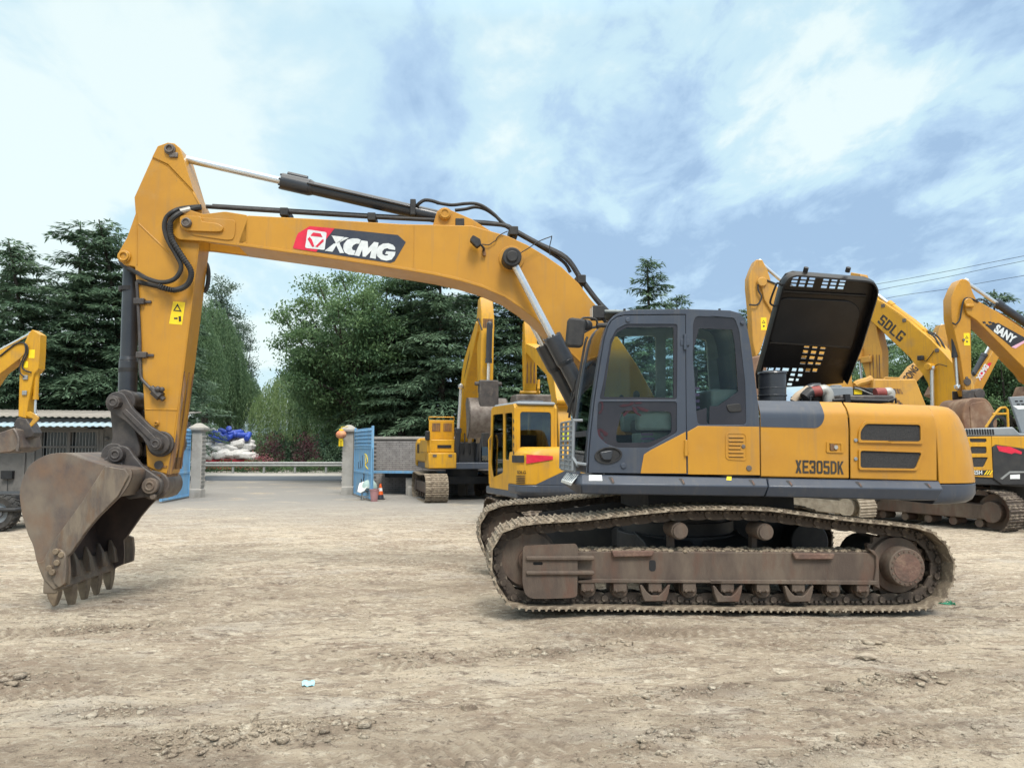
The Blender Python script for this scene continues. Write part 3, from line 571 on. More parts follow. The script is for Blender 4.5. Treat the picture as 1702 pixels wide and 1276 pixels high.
# ---- bucket
TEETH = []
def bucket():
    wn = 0.72
    curve = [(806, 402), (868, 310), (895, 225), (862, 180), (670, 152), (520, 110), (400, 65), (300, 60), (200, 85), (100, 150), (45, 240), (15, 350), (18, 450), (40, 570), (80, 700), (120, 790), (150, 920), (205, 1060), (262, 1130)]
    out = [Vector(p) for p in FX.poly(curve, -wn, zb)]
    out = [Vector((p.x, p.y)) for p in spline([(p.x, p.y, 0) for p in out], 3)]
    inn = []
    for i, p in enumerate(out):
        t = (out[min(i + 1, len(out) - 1)] - out[max(i - 1, 0)]).normalized(); inn.append(p + Vector((-t.y, t.x)) * .035)
    shell = [tuple(p) for p in out]; inner = [tuple(p) for p in inn]
    b = MB()
    n = len(shell)
    secs = [[(shell[i][0], -wn, shell[i][1]), (shell[i][0], wn, shell[i][1]), (inner[i][0], wn, inner[i][1]), (inner[i][0], -wn, inner[i][1])] for i in range(n)]
    b.loft(secs)
    o = b.build('bucket', M['bucket'], X)
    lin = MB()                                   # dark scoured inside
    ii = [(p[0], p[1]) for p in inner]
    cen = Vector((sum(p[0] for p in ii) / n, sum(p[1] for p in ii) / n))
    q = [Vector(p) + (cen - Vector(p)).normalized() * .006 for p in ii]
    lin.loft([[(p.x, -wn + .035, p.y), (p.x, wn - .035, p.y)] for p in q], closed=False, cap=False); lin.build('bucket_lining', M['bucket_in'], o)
    side = [(262, 1130), (300, 1145), (330, 1120), (400, 1090), (408, 1000), (400, 870), (430, 840), (555, 660), (640, 560), (790, 412), (806, 402)]
    sp = shell + FX.poly(side[1:-1], -wn, zb)
    sp_in = [p for p in sp]
    for s in (-1, 1):
        b = MB(); b.prism(sp, s * (wn - .03), s * (wn + .004)); b.build('side_plate', M['bucket'], o, bevel=.004)
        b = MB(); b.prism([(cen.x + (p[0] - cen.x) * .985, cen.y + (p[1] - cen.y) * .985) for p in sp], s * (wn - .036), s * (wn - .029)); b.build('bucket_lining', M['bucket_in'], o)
        dbl = FX.poly([(205, 905), (290, 745), (520, 430), (690, 160), (850, 186), (880, 235), (796, 394), (640, 556), (555, 656), (430, 836), (398, 868), (400, 1000), (395, 1085), (290, 1130), (215, 1050), (160, 915)], -wn, zb)
        b = MB(); b.prism(dbl, s * (wn + .003), s * (wn + .030)); b.build('side_doubler', M['bucket_edge'], o, bevel=.008)
        cut = FX.poly([(320, 800), (372, 815), (405, 850), (412, 960), (404, 1075), (345, 1110), (300, 1075), (262, 960), (290, 900)], -wn, zb)
        b = MB(); 
        # the cutter flares outwards towards its free edge
        if s > 0: cut = [(u + (.07 if i in (2, 3, 4) else .0), z) for i, (u, z) in enumerate(cut)]
        fl = lambda u, z, w: (u, w + s * .10 * max(0.0, (u - cut[0][0]) / .3) * (1 if abs(w) > wn + .03 else .75), z)
        b.prism(fillet(cut, .02), s * (wn + .02), s * (wn + .055), fr=fl); c_ = b.build('side_cutter', M['bucket_edge'], o, bevel=.01)
        for (x, y) in ((325, 825), (370, 850), (335, 912), (275, 955), (298, 985)):
            b = MB(); u, z = FX.px(*zb(x, y), -wn); b.cyl((u, s * (wn + .05), z), (u, s * (wn + .095), z), .034, seg=8)
            b.build('bolt', M['tooth'], o, bevel=.006)
        # ears that carry the pins
        ear = FX.poly([(660, 128), (735, 80), (770, 30), (800, 5), (850, 0), (890, 20), (930, 80), (1000, 165), (1080, 220), (1140, 265), (1152, 320), (1130, 375), (1085, 395), (960, 410), (880, 420), (700, 210)], -.26, zb)
        b = MB(); b.prism(fillet(ear, .03), s * .26, s * .33); e = b.build('ear', M['greasy'], o, bevel=.014)
        for (x, y, r, hw) in ((800, 70, .085, .43), (1058, 315, .09, .40)):
            u, z = FX.px(*zb(x, y), -.30); k = MB(); k.cyl((u, s * .2, z), (u, s * hw, z), r, seg=20); k.ring((u, s * hw, z), (0, s, 0), r * .35, r * .62, .014); k.cyl((u + .03, s * .33, z - .12), (u + .03, s * .38, z - .12), .035, seg=8); k.build('pin', M['greasy' if x < 900 else 'bucket'], o, bevel=.012)
    # hinge tube + gusset between ear and shell
    u, z = FX.px(*zb(1058, 315), -.30); 
    # lip, adapters and teeth
    u0, z0 = FX.px(*zb(275, 1128), -wn); TEETH.append((u0, z0 - .04 - .24))
    b = MB(); b.prism([(u0 - .06, z0 + .22), (u0 - .02, z0 + .22), (u0 + .06, z0 - .01), (u0 + .02, z0 - .035), (u0 - .02, z0 - .0)], -wn, wn); b.build('lip', M['bucket_edge'], o, bevel=.008)
    for k in range(5):
        wc = -.66 + k * .33
        b = MB(); b.loft([[(u0 - .10 + a, wc + c_ * hw, z0 + h) for a, c_ in ((0, -1), (.0, 1), (t, 1), (t, -1))] for h, hw, t in ((.16, .045, .07), (.10, .07, .13), (.0, .072, .15), (-.05, .064, .14))])
        b.loft([[(u0 - .02 + a, wc + c_ * hw, z0 + h) for a, c_ in ((0, -1), (.0, 1), (t, 1), (t, -1))] for h, hw, t in ((.36, .014, .03), (.24, .034, .09), (.08, .055, .12))]); b.build('tooth_adapter', M['bucket_edge'], o, bevel=.012)
        tl = (.15, .25, .245, .24, .245)[k]; tx = (.0, .02, .01, .0, .01)[k]
        b = MB(); b.loft([[(u0 - .075 + a + sh, wc + c_ * hw, z0 - .04 - h) for a, c_ in ((0, -1), (.0, 1), (t, 1), (t, -1))] for h, hw, t, sh in ((-.03, .060, .13, 0), (tl * .4, .055, .095, .02 + tx), (tl * .8, .045, .05, .05 + tx), (tl, .036, .022, .065 + tx))])
        b.build('tooth', M['tooth'], o, bevel=.012)
    return o
BUCKET = bucket()

# ---- undercarriage
def undercarriage():
    near = [(866, 873), (901, 869), (969.6, 865), (1038, 857), (1126, 848.5), (1180, 846.5), (1271, 848), (1330, 855), (1382, 862), (1470, 871), (1530, 878), (1556, 889), (1579, 915), (1587, 950), (1575, 984), (1541, 1009), (1400, 1012.5), (1200, 1012), (960, 1010), (862, 1009), (839, 993), (822, 962), (815, 927), (828, 892), (846, 879)]
    path = spline([(u, 0, z) for u, z in FX.poly(near, -1.595)], 10, closed=True)
    # even steps along the loop
    P_ = [Vector(p) for p in path] + [Vector(path[0])]
    acc = [0.0]
    for a, b in zip(P_, P_[1:]): acc.append(acc[-1] + (b - a).length)
    N = round(acc[-1] / 0.203); pitch = acc[-1] / N
    def at(s):
        s %= acc[-1]
        for i in range(len(P_) - 1):
            if acc[i + 1] >= s: return P_[i].lerp(P_[i + 1], (s - acc[i]) / (acc[i + 1] - acc[i]))
    kn = [at(i * pitch) for i in range(N)]
    # shoe: plate with three grousers, an overlapping lip and bolt recesses; x along the loop, z outwards
    def shoe_mesh(v, var):
        b = MB(); h = pitch / 2; r_ = random.Random(var)
        prof = [(-h - .012, -.004), (-h - .012, .010), (-h + .012, .012), (-h + .022, .034), (-h + .036, .034), (-h + .044, .013), (-.012, .012), (-.006, .030), (.008, .030), (.014, .012), (h - .052, .012), (h - .044, .032), (h - .028, .032), (h - .02, .010), (h - .002, .008), (h - .002, -.006)]
        b.prism(prof, -.30, .30)
        for k in range(9):                          # dirt packed between the grousers
            x, w = r_.uniform(-h * .7, h * .6), r_.uniform(-.27, .27); b.ball((x, w, .012), r_.uniform(.02, .05), 1, (1, 1.6, .45))
        return b.mesh('track_shoe', M['shoe'], 30)
    shoes = [shoe_mesh(0, k) for k in range(3)]
    b = MB(); h = pitch / 2
    lp = fillet([(-h - .035, -.10), (-h + .05, -.128), (h - .04, -.128), (h + .035, -.095), (h + .03, -.03), (h - .02, -.012), (-h + .02, -.012), (-h - .035, -.03)], .03, 3)
    for w in (-.10, .075): b.prism(lp, w, w + .028)
    b.cyl((-h, -.13, -.066), (-h, .13, -.066), .034, seg=10); b.box(-.03, .0, -.135, -.10, -.055, -.035); b.box(.02, .05, -.135, -.10, -.055, -.035)
    linkm = b.mesh('track_link', M['trackdirt'], 30)
    idl, spk = FX.px(880, 931, -1.5), FX.px(1501, 941, -1.5)
    wheel = MB()
    c = Vector((idl[0], 0, idl[1])); ri = 0.315
    wheel.cyl(c + Vector((0, -.045, 0)), c + Vector((0, .045, 0)), ri, seg=40); wheel.cyl(c + Vector((0, -.10, 0)), c + Vector((0, .10, 0)), ri - .035, seg=40); wheel.cyl(c + Vector((0, -.15, 0)), c + Vector((0, .15, 0)), .11, seg=24)
    wm = wheel.mesh('idler_wheel', M['frame'], 30)
    sp = MB(); c = Vector((spk[0], 0, spk[1])); prof = []
    for k in range(21 * 4):
        t = 2 * math.pi * k / (21 * 4); rr = (.33, .365, .365, .33)[k % 4]; prof.append((c.x + rr * math.cos(t), c.z + rr * math.sin(t)))
    sp.prism(prof, -.03, .03); sp.cyl(c + Vector((0, -.05, 0)), c + Vector((0, .05, 0)), .29, seg=36); spm = sp.mesh('sprocket', M['frame'], 30)
    def roller_mesh(r, hw, name):
        b = MB(); b.cyl((0, -hw, 0), (0, hw, 0), r, seg=22); b.cyl((0, -hw - .035, 0), (0, -hw, 0), r * .62, r * .72, seg=18); b.cyl((0, -.10, 0), (0, .10, 0), r * 1.14, seg=22); return b.mesh(name, M['frame'], 30)
    rlm = roller_mesh(.085, .15, 'track_roller'); 
    b = MB(); b.cyl((0, -.20, 0), (0, .12, 0), .09, seg=24); b.cyl((0, -.225, 0), (0, -.20, 0), .075, seg=20); b.box(-.03, .03, .1, .2, -.3, .05); crm = b.mesh('carrier_roller', M['frame'], 30)
    roll_px = [z7(818, 745), z7(1030, 748), z7(1260, 748), z7(1485, 748), z8(112, 750), z8(346, 750), z8(578, 748), z8(806, 750), z8(1002, 750)]
    car_px = [z7(1425, 365), z8(366, 372)]
    gd_px = [z7(1258, 750), z8(112, 755), z8(580, 755)]
    for s in (-1, 1):
        wc = 1.295 * s
        tr = empty('track', (0, 0, 0)); tr.parent = X
        for i in range(N):
            a, c = kn[i], kn[(i + 1) % N]; m_, d = (a + c) / 2, (c - a); th = math.atan2(d.z, d.x)
            # loop runs clockwise seen from the near side: outward is left of the direction of travel
            ang = -th
            for nm, me in (('track_shoe', shoes[(i * 7 + (s > 0)) % 3]), ('track_link', linkm)):
                o = link(nm, me, tr); o.location = (m_.x, wc, m_.z); o.rotation_euler = (0, ang, 0)
        fr = empty('track_frame', (0, 0, 0)); fr.parent = X
        def add(nm, me, u, z): o = link(nm, me, fr); o.location = (u, wc, z); o.rotation_euler = (0, 0, 0 if s < 0 else math.pi); return o
        for nm, me, cc in (('idler_wheel', wm, idl), ('sprocket', spm, spk)):
            o = link(nm, me, fr); o.location = (0, wc, 0)
        for q in roll_px:
            u, z = FX.px(*q, -1.44); add('track_roller', rlm, u, z)
        for q in car_px:
            u, z = FX.px(*q, -1.5); add('carrier_roller', crm, u, z)
        # box beam of the frame
        bx = FX.poly([(958, 916), (1456, 918), (1457, 971), (957, 962)], -1.50)
        b = MB(); y0, y1 = sorted((wc - s * .165, wc + s * .205)); zf = lambda u, z, w: (u, w, z)
        holes = [fillet(FX.poly([(1222, 555), (1266, 555), (1266, 628), (1222, 628)], -1.5, z7), .03)] if s < 0 else []
        b.prism([(p[0], p[1]) for p in bx], wc - .205, wc + .165); b.build('frame_beam', M['frame'], fr, bevel=.012)
        if s < 0:
            b = MB(); hq = fillet(FX.poly([(1222, 555), (1266, 555), (1266, 628), (1222, 628)], -1.5, z7), .03); b.prism(hq, -1.503, -1.499); b.build('frame_hole', M['black'], fr)
            b = MB(); b.prism(FX.poly([(752, 690), (860, 678), (1702, 690), (1702, 705), (752, 704)], -1.52, z7), -1.535, -1.49); b.prism(FX.poly([(0, 685), (1105, 690), (1105, 718), (0, 708)], -1.52, z8), -1.535, -1.49); b.build('frame_flange', M['frame'], fr, bevel=.006)
            for q in (FX.poly([(975, 493), (1255, 493), (1240, 530), (985, 535)], -1.52, z7), FX.poly([(540, 508), (815, 512), (808, 550), (556, 550)], -1.52, z8)): b = MB(); b.prism(q, -1.545, -1.49); b.build('slide_pad', M['rustred'], fr, bevel=.01)
            g = fillet(FX.poly([(392, 462), (525, 455), (740, 448), (752, 470), (748, 795), (700, 803), (560, 808), (450, 808), (405, 780), (388, 700)], -1.55, z7), .04)
            slot = fillet(FX.poly([(458, 566), (522, 566), (522, 588), (458, 588)], -1.55, z7), .02)
            b = MB(); b.prism(g, -1.565, -1.53, holes=[slot]); b.build('idler_guard', M['frame'], fr, bevel=.006)
            b = MB(); b.prism(slot, -1.533, -1.525); b.build('guard_slot', M['black'], fr)
            for (ya, yb) in ((528, 556), (626, 652)):
                b = MB(); b.prism(FX.poly([(412, ya), (860, ya), (860, yb), (412, yb)], -1.56, z7), -1.59, -1.50)
                b.build('guard_rib', M['frame'], fr, bevel=.012)
            for q in gd_px:
                u, z = FX.px(*q, -1.5)
                pr = [(u - .16, z + .055), (u - .14, z + .055), (u - .085, z - .02), (u - .04, z - .055), (u + .04, z - .055), (u + .085, z - .02), (u + .14, z + .055), (u + .16, z + .055), (u + .145, z - .03), (u + .115, z - .115), (u - .115, z - .115), (u - .145, z - .03)]
                b = MB(); b.prism(pr, -1.53, -1.46); b.build('track_guard', M['frame'], fr, bevel=.008)
            for q in roll_px:
                b = MB(); u, z = FX.px(*q, -1.5); b.box(u - .07, u + .07, -1.52, -1.44, z - .02, z + .08); b.cyl((u - .04, -1.535, z - .01), (u - .04, -1.5, z - .01), .018, seg=6); b.cyl((u + .04, -1.535, z - .01), (u + .04, -1.5, z - .01), .018, seg=6)
                b.build('roller_collar', M['frame'], fr, bevel=.006)
            # end plate by the sprocket
            b = MB(); b.prism(FX.poly([(1035, 480), (1075, 490), (1105, 540), (1108, 700), (1115, 745), (1070, 720), (1088, 600), (1085, 530)], -1.51, z8), -1.53, -1.44); b.build('end_plate', M['frame'], fr, bevel=.008)
        # final drive
        y0 = wc + s * -.02
        b = MB(); c = Vector((spk[0], 0, spk[1])); b.cyl((c.x, wc, c.z), (c.x, s * 1.575, c.z), .222, .200, seg=36); b.cyl((c.x, wc, c.z), (c.x, s * 1.40, c.z), .30, seg=36)
        fd = b.build('final_drive', M['frame'], fr, bevel=.008)
        b = MB()
        for k in range(18):
            t = 2 * math.pi * k / 18; p = (c.x + .172 * math.cos(t), c.z + .172 * math.sin(t)); b.cyl((p[0], s * 1.573, p[1]), (p[0], s * 1.585, p[1]), .010, seg=6)
        b.cyl((c.x, s * 1.573, c.z), (c.x, s * 1.579, c.z), .15, seg=30)
        b.build('drive_cover', M['rustred'], fr)
        # caked dirt lying on the beam
        r_ = random.Random(3); b = MB()
        ua, za_ = FX.px(965, 916, -1.5); ub, zb_ = FX.px(1450, 918, -1.5)
        for k in range(420):
            t = r_.random(); u = ua + (ub - ua) * t; w = wc - .19 + .34 * r_.random(); b.ball((u, w, za_ + (zb_ - za_) * t + .002), r_.uniform(.008, .03), 1, (1.3, 1.3, .7))
        tag(b.build('caked_dirt', M['caked'], fr, smooth=0), kind='stuff')
    # travel motors and an inner frame plate, near-black to paint in the shade there
    for s in (-1, 1):
        b = MB(); b.cyl((spk[0], s * .62, spk[1]), (spk[0], s * 1.1, spk[1]), .27, seg=22); b.build('travel_motor', M['dark'], X, bevel=.02)
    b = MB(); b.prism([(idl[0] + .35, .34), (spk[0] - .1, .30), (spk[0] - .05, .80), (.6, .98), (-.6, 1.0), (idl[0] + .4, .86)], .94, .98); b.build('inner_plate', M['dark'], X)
    # centre frame and slew ring
    b = MB(); zt = lambda u, z: z + SL * u
    zc_ = FX.px(1200, 905, -1.0)[1]
    for a in (-1, 1):
        for s in (-1, 1):
            b.loft([[(a * .35 + a * x, s * w, zz + h) for x, h in ((-.28, -.13), (.28, -.13), (.28, .12), (-.28, .12))] for w, x0, zz in ((.3, 0, .62), (.75, .3, .56), (1.12, .5, .45))])
    b.cyl((0, 0, .50), (0, 0, .72), .75, seg=32); b.build('centre_frame', M['dark'], X, bevel=.01)
    b = MB(); b.cyl((0, 0, .70), (0, 0, .86), .68, seg=48); b.cyl((0, 0, .86), (0, 0, .97), .62, seg=48); b.build('slew_ring', M['dark'], X)
undercarriage()
# ---- revolving deck, body panels, counterweight
M['frit'] = pm('smoked_glass_border', (0.022, 0.022, 0.028), (0.03, 0.029, 0.036), 3, 0.16, rvar=0.05)
M['mesh'] = pm('dark_grille_mesh', (0.028, 0.029, 0.032), (0.05, 0.05, 0.052), 70, 0.6, bump=1.0, bscale=95, stretch=(1, 1, 1.8))
WN = -1.5
b = MB(); zz = lambda u, z: z + SL * u
b.loft([[(u, -1.36, zz(u, 1.235)), (u, 1.36, zz(u, 1.235)), (u, 1.36, zz(u, 1.36)), (u, -1.36, zz(u, 1.36))] for u in (-1.0, 2.75)]); b.loft([[(u, -.7, zz(u, .99)), (u, .7, zz(u, .99)), (u, .7, zz(u, 1.25)), (u, -.7, zz(u, 1.25))] for u in (-.55, 1.2)])
b.loft([[(u, -1.40, zz(u, 1.3)), (u, 1.40, zz(u, 1.3)), (u, 1.40, zz(u, 2.12)), (u, -1.30, zz(u, 2.12))] for u in (.98, 2.75)])
b.box(-1.0, .9, -.42, -.30, 1.2, 1.9); b.box(-1.0, .9, .30, .42, 1.2, 1.9)
b.build('deck_frame', M['dark'], X)
b = MB(); b.box(-.75, .9, .46, 1.48, 1.30, 1.85); b.build('fuel_tank', M['yellow'], X, bevel=.03)

def skirts():
    # cross-section measured at both ends: top edge, crease, lower edge
    def sec(top, crease, low):
        t, c, l = P(*top, -1.50), P(*crease, -1.585), P(*low, -1.535)
        return [tuple(t), tuple(c), tuple(l), (l.x, -1.40, l.z - .01), (t.x, -1.40, t.z)]
    A = sec(z5(235, 1092), z5(235, 1150), z5(240, 1206)); Bm = sec(z8(374, 18), z8(384, 72), z8(358, 112 + 26)); Bm2 = sec(z8(380, 18), z8(390, 72), z8(366, 112 + 27)); C = sec(z8(1508, 37), z8(1538, 92), z8(1488, 164))
    for a, c in ((A, Bm), (Bm2, C)):
        b = MB(); b.loft([a, c]); o = b.build('side_skirt', M['grey'], X, bevel=.012)
    for q in (z5(410, 1132), z5(825, 1140), z5(1238, 1143), z6(265, 1117), z6(600, 1125), z6(933, 1130)):
        t = P(*q, -1.545); f = (t.x - A[0][0]) / (C[0][0] - A[0][0]); zt0 = A[0][2] + (C[0][2] - A[0][2]) * f; zc0 = A[1][2] + (C[1][2] - A[1][2]) * f
        b = MB(); b.prism(fillet([(t.x - .028, zt0 - .02), (t.x + .02, zt0 - .022), (t.x + .034, zc0 + .012), (t.x + .002, zc0 + .006)], .014), -.0035, .004, fr=lambda u, z, w: (u, -1.5 - .085 * (zt0 - z) / (zt0 - zc0) + w, z)); sl_ = b.build('step_slot', M['black'], X)
        b = MB(); b.prism(fillet([(t.x + .006, zt0 - .03), (t.x + .016, zt0 - .03), (t.x + .026, zc0 + .03), (t.x + .012, zc0 + .02)], .004), -.008, -.0033, fr=lambda u, z, w: (u, -1.5 - .085 * (zt0 - z) / (zt0 - zc0) + w, z)); b.build('slot_rim', M['rustred'], sl_)
    # angled front corner with a non-slip step plate
    a = [Vector(p) for p in A]
    n2 = [P(*zc(110, 1005), -1.05), P(*zc(100, 1040), -1.1), P(*zc(180, 1098), -1.1), P(*zc(180, 1100), -.95), P(*zc(150, 1000), -.95)]
    b = MB(); b.loft([[tuple(p) for p in a], [tuple(p) for p in n2]]); b.build('side_skirt', M['grey'], X, bevel=.012)
    q = [P(*zc(145, 925), -1.08), P(*zc(268, 950), -1.40), P(*zc(195, 1037), -1.47), P(*zc(85, 1000), -1.12)]
    b = MB(); b.faces([tuple(p) for p in q] + [tuple(p + Vector((0, .05, -.03))) for p in q], [(0, 1, 2, 3), (7, 6, 5, 4), (0, 1, 5, 4), (1, 2, 6, 5), (2, 3, 7, 6), (3, 0, 4, 7)]); st = b.build('step_plate', M['paper'], X)
    b = MB()
    for k in range(6):
        t = (k + .6) / 6.4; p0 = q[0].lerp(q[1], t) * .93 + q[3].lerp(q[2], t) * .07; p1 = q[0].lerp(q[1], t) * .1 + q[3].lerp(q[2], t) * .9; b.tube([p0 + Vector((0, -.004, .002)), p1 + Vector((0, -.004, .002))], .008, 5)
    b.build('tread_bar', M['midgrey'], X)
    b = MB()
    def onskirt(x, y, z): 
        t0 = P(*z(x, y), -1.5); return t0
    for z, quad, m in ((zc, [(376, 952), (512, 952), (518, 1012), (376, 1012)], 'paper'), (z5, [(1093, 1105), (1120, 1105), (1118, 1127), (1090, 1125)], 'warn')):
        b = MB(); pts = []
        top = P(*z(*quad[0]), -1.5)
        for (x, y) in quad:
            # walk the sloped face: interpolate w between the top edge and the crease
            w = -1.5
            for _ in range(6):
                p = P(*z(x, y), w); u = p.x; f = (u - A[0][0]) / (C[0][0] - A[0][0]); zt_ = A[0][2] + (C[0][2] - A[0][2]) * f; zc_ = A[1][2] + (C[1][2] - A[1][2]) * f
                k = (zt_ - p.z) / (zt_ - zc_); w = -1.5 - .085 * k
            pts.append(P(*z(x, y), w - .004))
        b.faces([tuple(p) for p in pts] + [tuple(p + Vector((0, .003, -.0))) for p in pts], [(0, 1, 2, 3), (7, 6, 5, 4), (0, 1, 5, 4), (1, 2, 6, 5), (2, 3, 7, 6), (3, 0, 4, 7)]); b.build('sticker', M[m], X)
skirts()

def panel(name, left, right, m, thick=.02, parent=None):
    """sheet-metal panel lofted between two edges; each edge lists (pixel, w) from the bottom up"""
    Lp = [P(x, y, w) for (x, y), w in left]; Rp = [P(x, y, w) for (x, y), w in right]
    b = MB(); inn = Vector((0, thick, 0))
    b.loft([[tuple(p) for p in e] + [tuple(p + inn + Vector((0, 0, -thick * .5))) for p in reversed(e)] for e in (Lp, Rp)])
    return b.build(name, M[m], parent or X, bevel=.006), Lp, Rp
ws = [WN, WN, WN, WN + .035, WN + .12]
pA, LA, RA = panel('side_panel', list(zip([z6(130, 1076), z6(128, 840), z6(126, 775), z6(119, 742), z6(112, 713)], ws)), list(zip([z6(554, 1085), z6(553, 850), z6(548, 785), z6(536, 750), z6(519, 719)], ws)), 'yellow')
pB, LB, RB = panel('side_panel', list(zip([z6(562, 1086), z6(561, 850), z6(556, 785), z6(544, 750), z6(527, 720)], ws)), list(zip([z6(978, 1097), z6(977, 860), z6(968, 800), z6(952, 765), z6(930, 735)], ws)), 'yellow')
def grey_band():
    b = MB(); secs = []
    def bil(t, s):
        k = min(int(s), 3); f = s - k
        return LA[k].lerp(RA[k], t).lerp(LA[k + 1].lerp(RA[k + 1], t), f) + Vector((0, -.004, .003))
    ts = [0, .2, .4, .55] + [.60 + .13 * math.sin(math.pi / 2 * i / 8) for i in range(9)]
    s0 = 1.0
    for t in ts:
        r = max(0, (t - .60) / .13); lo = s0 + 1.7 * (1 - math.sqrt(max(0, 1 - r * r))) * .62
        secs.append([tuple(bil(t, lo + (3.999 - lo) * k / 10)) for k in range(11)])
    b.loft(secs, closed=False, cap=False); b.build('grey_band', M['grey'], pA)
grey_band()
# latch recess, model lettering
q = FX.poly([(445, 908), (524, 912), (527, 965), (443, 962)], WN, z6); qi = FX.poly([(455, 918), (513, 921), (515, 957), (455, 954)], WN, z6)
b = MB(); b.prism(fillet(q, .02), WN - .012, WN + .003, holes=[qi]); b.build('latch_frame', M['yellow'], pA, bevel=.004)
b = MB(); b.prism(qi, WN - .003, WN + .003); c = P(*z6(487, 937), WN); b.build('latch_recess', M['yellow'], pA)
b = MB(); b.box(c.x - .06, c.x - .02, WN - .02, WN, c.z - .035, c.z + .035); b.cyl((c.x, WN - .02, c.z), (c.x, WN, c.z), .028, seg=14); b.build('latch', M['rust'], pA, bevel=.004)
c = P(*z6(487, 937), WN); b = MB(); b.cyl((c.x, WN - .026, c.z), (c.x, WN - .01, c.z), .022, seg=14); b.build('lock', M['silver'], pA)
block_letters('XE305DK', pA, WN - .001, FX.px(*z6(296, 1061), WN), FX.px(*z6(528, 1067), WN), .140, M['ink'])
# grilles
for outer, inner in (([(594, 908), (598, 855), (626, 812), (903, 818), (908, 922), (600, 915)], [(605, 860), (632, 824), (893, 829), (895, 909), (605, 903)]),
                     ([(597, 944), (912, 954), (905, 985), (878, 1050), (597, 1046)], [(605, 953), (900, 963), (870, 1040), (605, 1035)])):
    po, pi_ = fillet(FX.poly(outer, WN, z6), .03), fillet(FX.poly(inner, WN, z6), .03)
    b = MB(); b.prism(po, WN - .022, WN + .004, holes=[pi_]); g = b.build('grille_frame', M['yellow'], pB, bevel=.006)
    b = MB(); b.prism(pi_, WN - .006, WN + .002); b.build('grille_mesh', M['mesh'], pB)
for (x, y) in ((585, 903), (585, 993)):
    b = MB(); c = P(*z6(x, y), WN); b.cyl((c.x, WN - .014, c.z), (c.x, WN, c.z), .02, seg=12); b.build('bolt', M['midgrey'], pB, bevel=.004)

def counterweight():
    prof = [((1156, 1104), 1.5), ((1152, 1060), 1.5), ((1137, 960), 1.5), ((1113, 862), 1.49), ((1100, 825), 1.47), ((1082, 790), 1.44), ((1062, 766), 1.41), ((1035, 748), 1.37), ((1000, 742), 1.33), ((960, 738), 1.28)]
    uf0, uf1 = FX.px(*z6(988, 1098), WN)[0], FX.px(*z6(938, 738), -1.38)[0]
    def section(u0, u1, wz, z, r=.5, n=7):
        r = min(r, u1 - u0 - .02)
        pts = [(u0, -wz, z)]
        for i in range(n + 1):
            t = math.pi / 2 * i / n; pts.append((u1 - r + r * math.sin(t), -wz + r * .8 - r * .8 * math.cos(t), z))
        for i in range(n + 1):
            t = math.pi / 2 * i / n; pts.append((u1 - r + r * math.cos(t), wz - r * .8 + r * .8 * math.sin(t), z))
        pts.append((u0, wz, z)); return pts
    lv = [(FX.px(*z6(*p), -1.15), w) for p, w in prof]
    zlo, zhi = lv[0][0][1], lv[-1][0][1]
    b = MB(); b.loft([section(uf0 + (uf1 - uf0) * max(0, (z - zlo) / (zhi - zlo) - .6) / .4, u, w, z + SL * 0, r=.55) for (u, z), w in lv])
    b.build('counterweight', M['yellow'], X, bevel=.02, seg=3)
    low = [((1158, 1108), 1.5), ((1159, 1155), 1.5), ((1146, 1182), 1.49), ((1125, 1197), 1.46), ((1105, 1201), 1.42)]
    lv = [(FX.px(*z6(*p), -1.15), w) for p, w in low]
    b = MB(); b.loft([section(uf0 - .05, u, w - .004, z, r=.55) for (u, z), w in reversed(lv)]); b.build('counterweight_base', M['grey'], X, bevel=.02, seg=3)
counterweight()

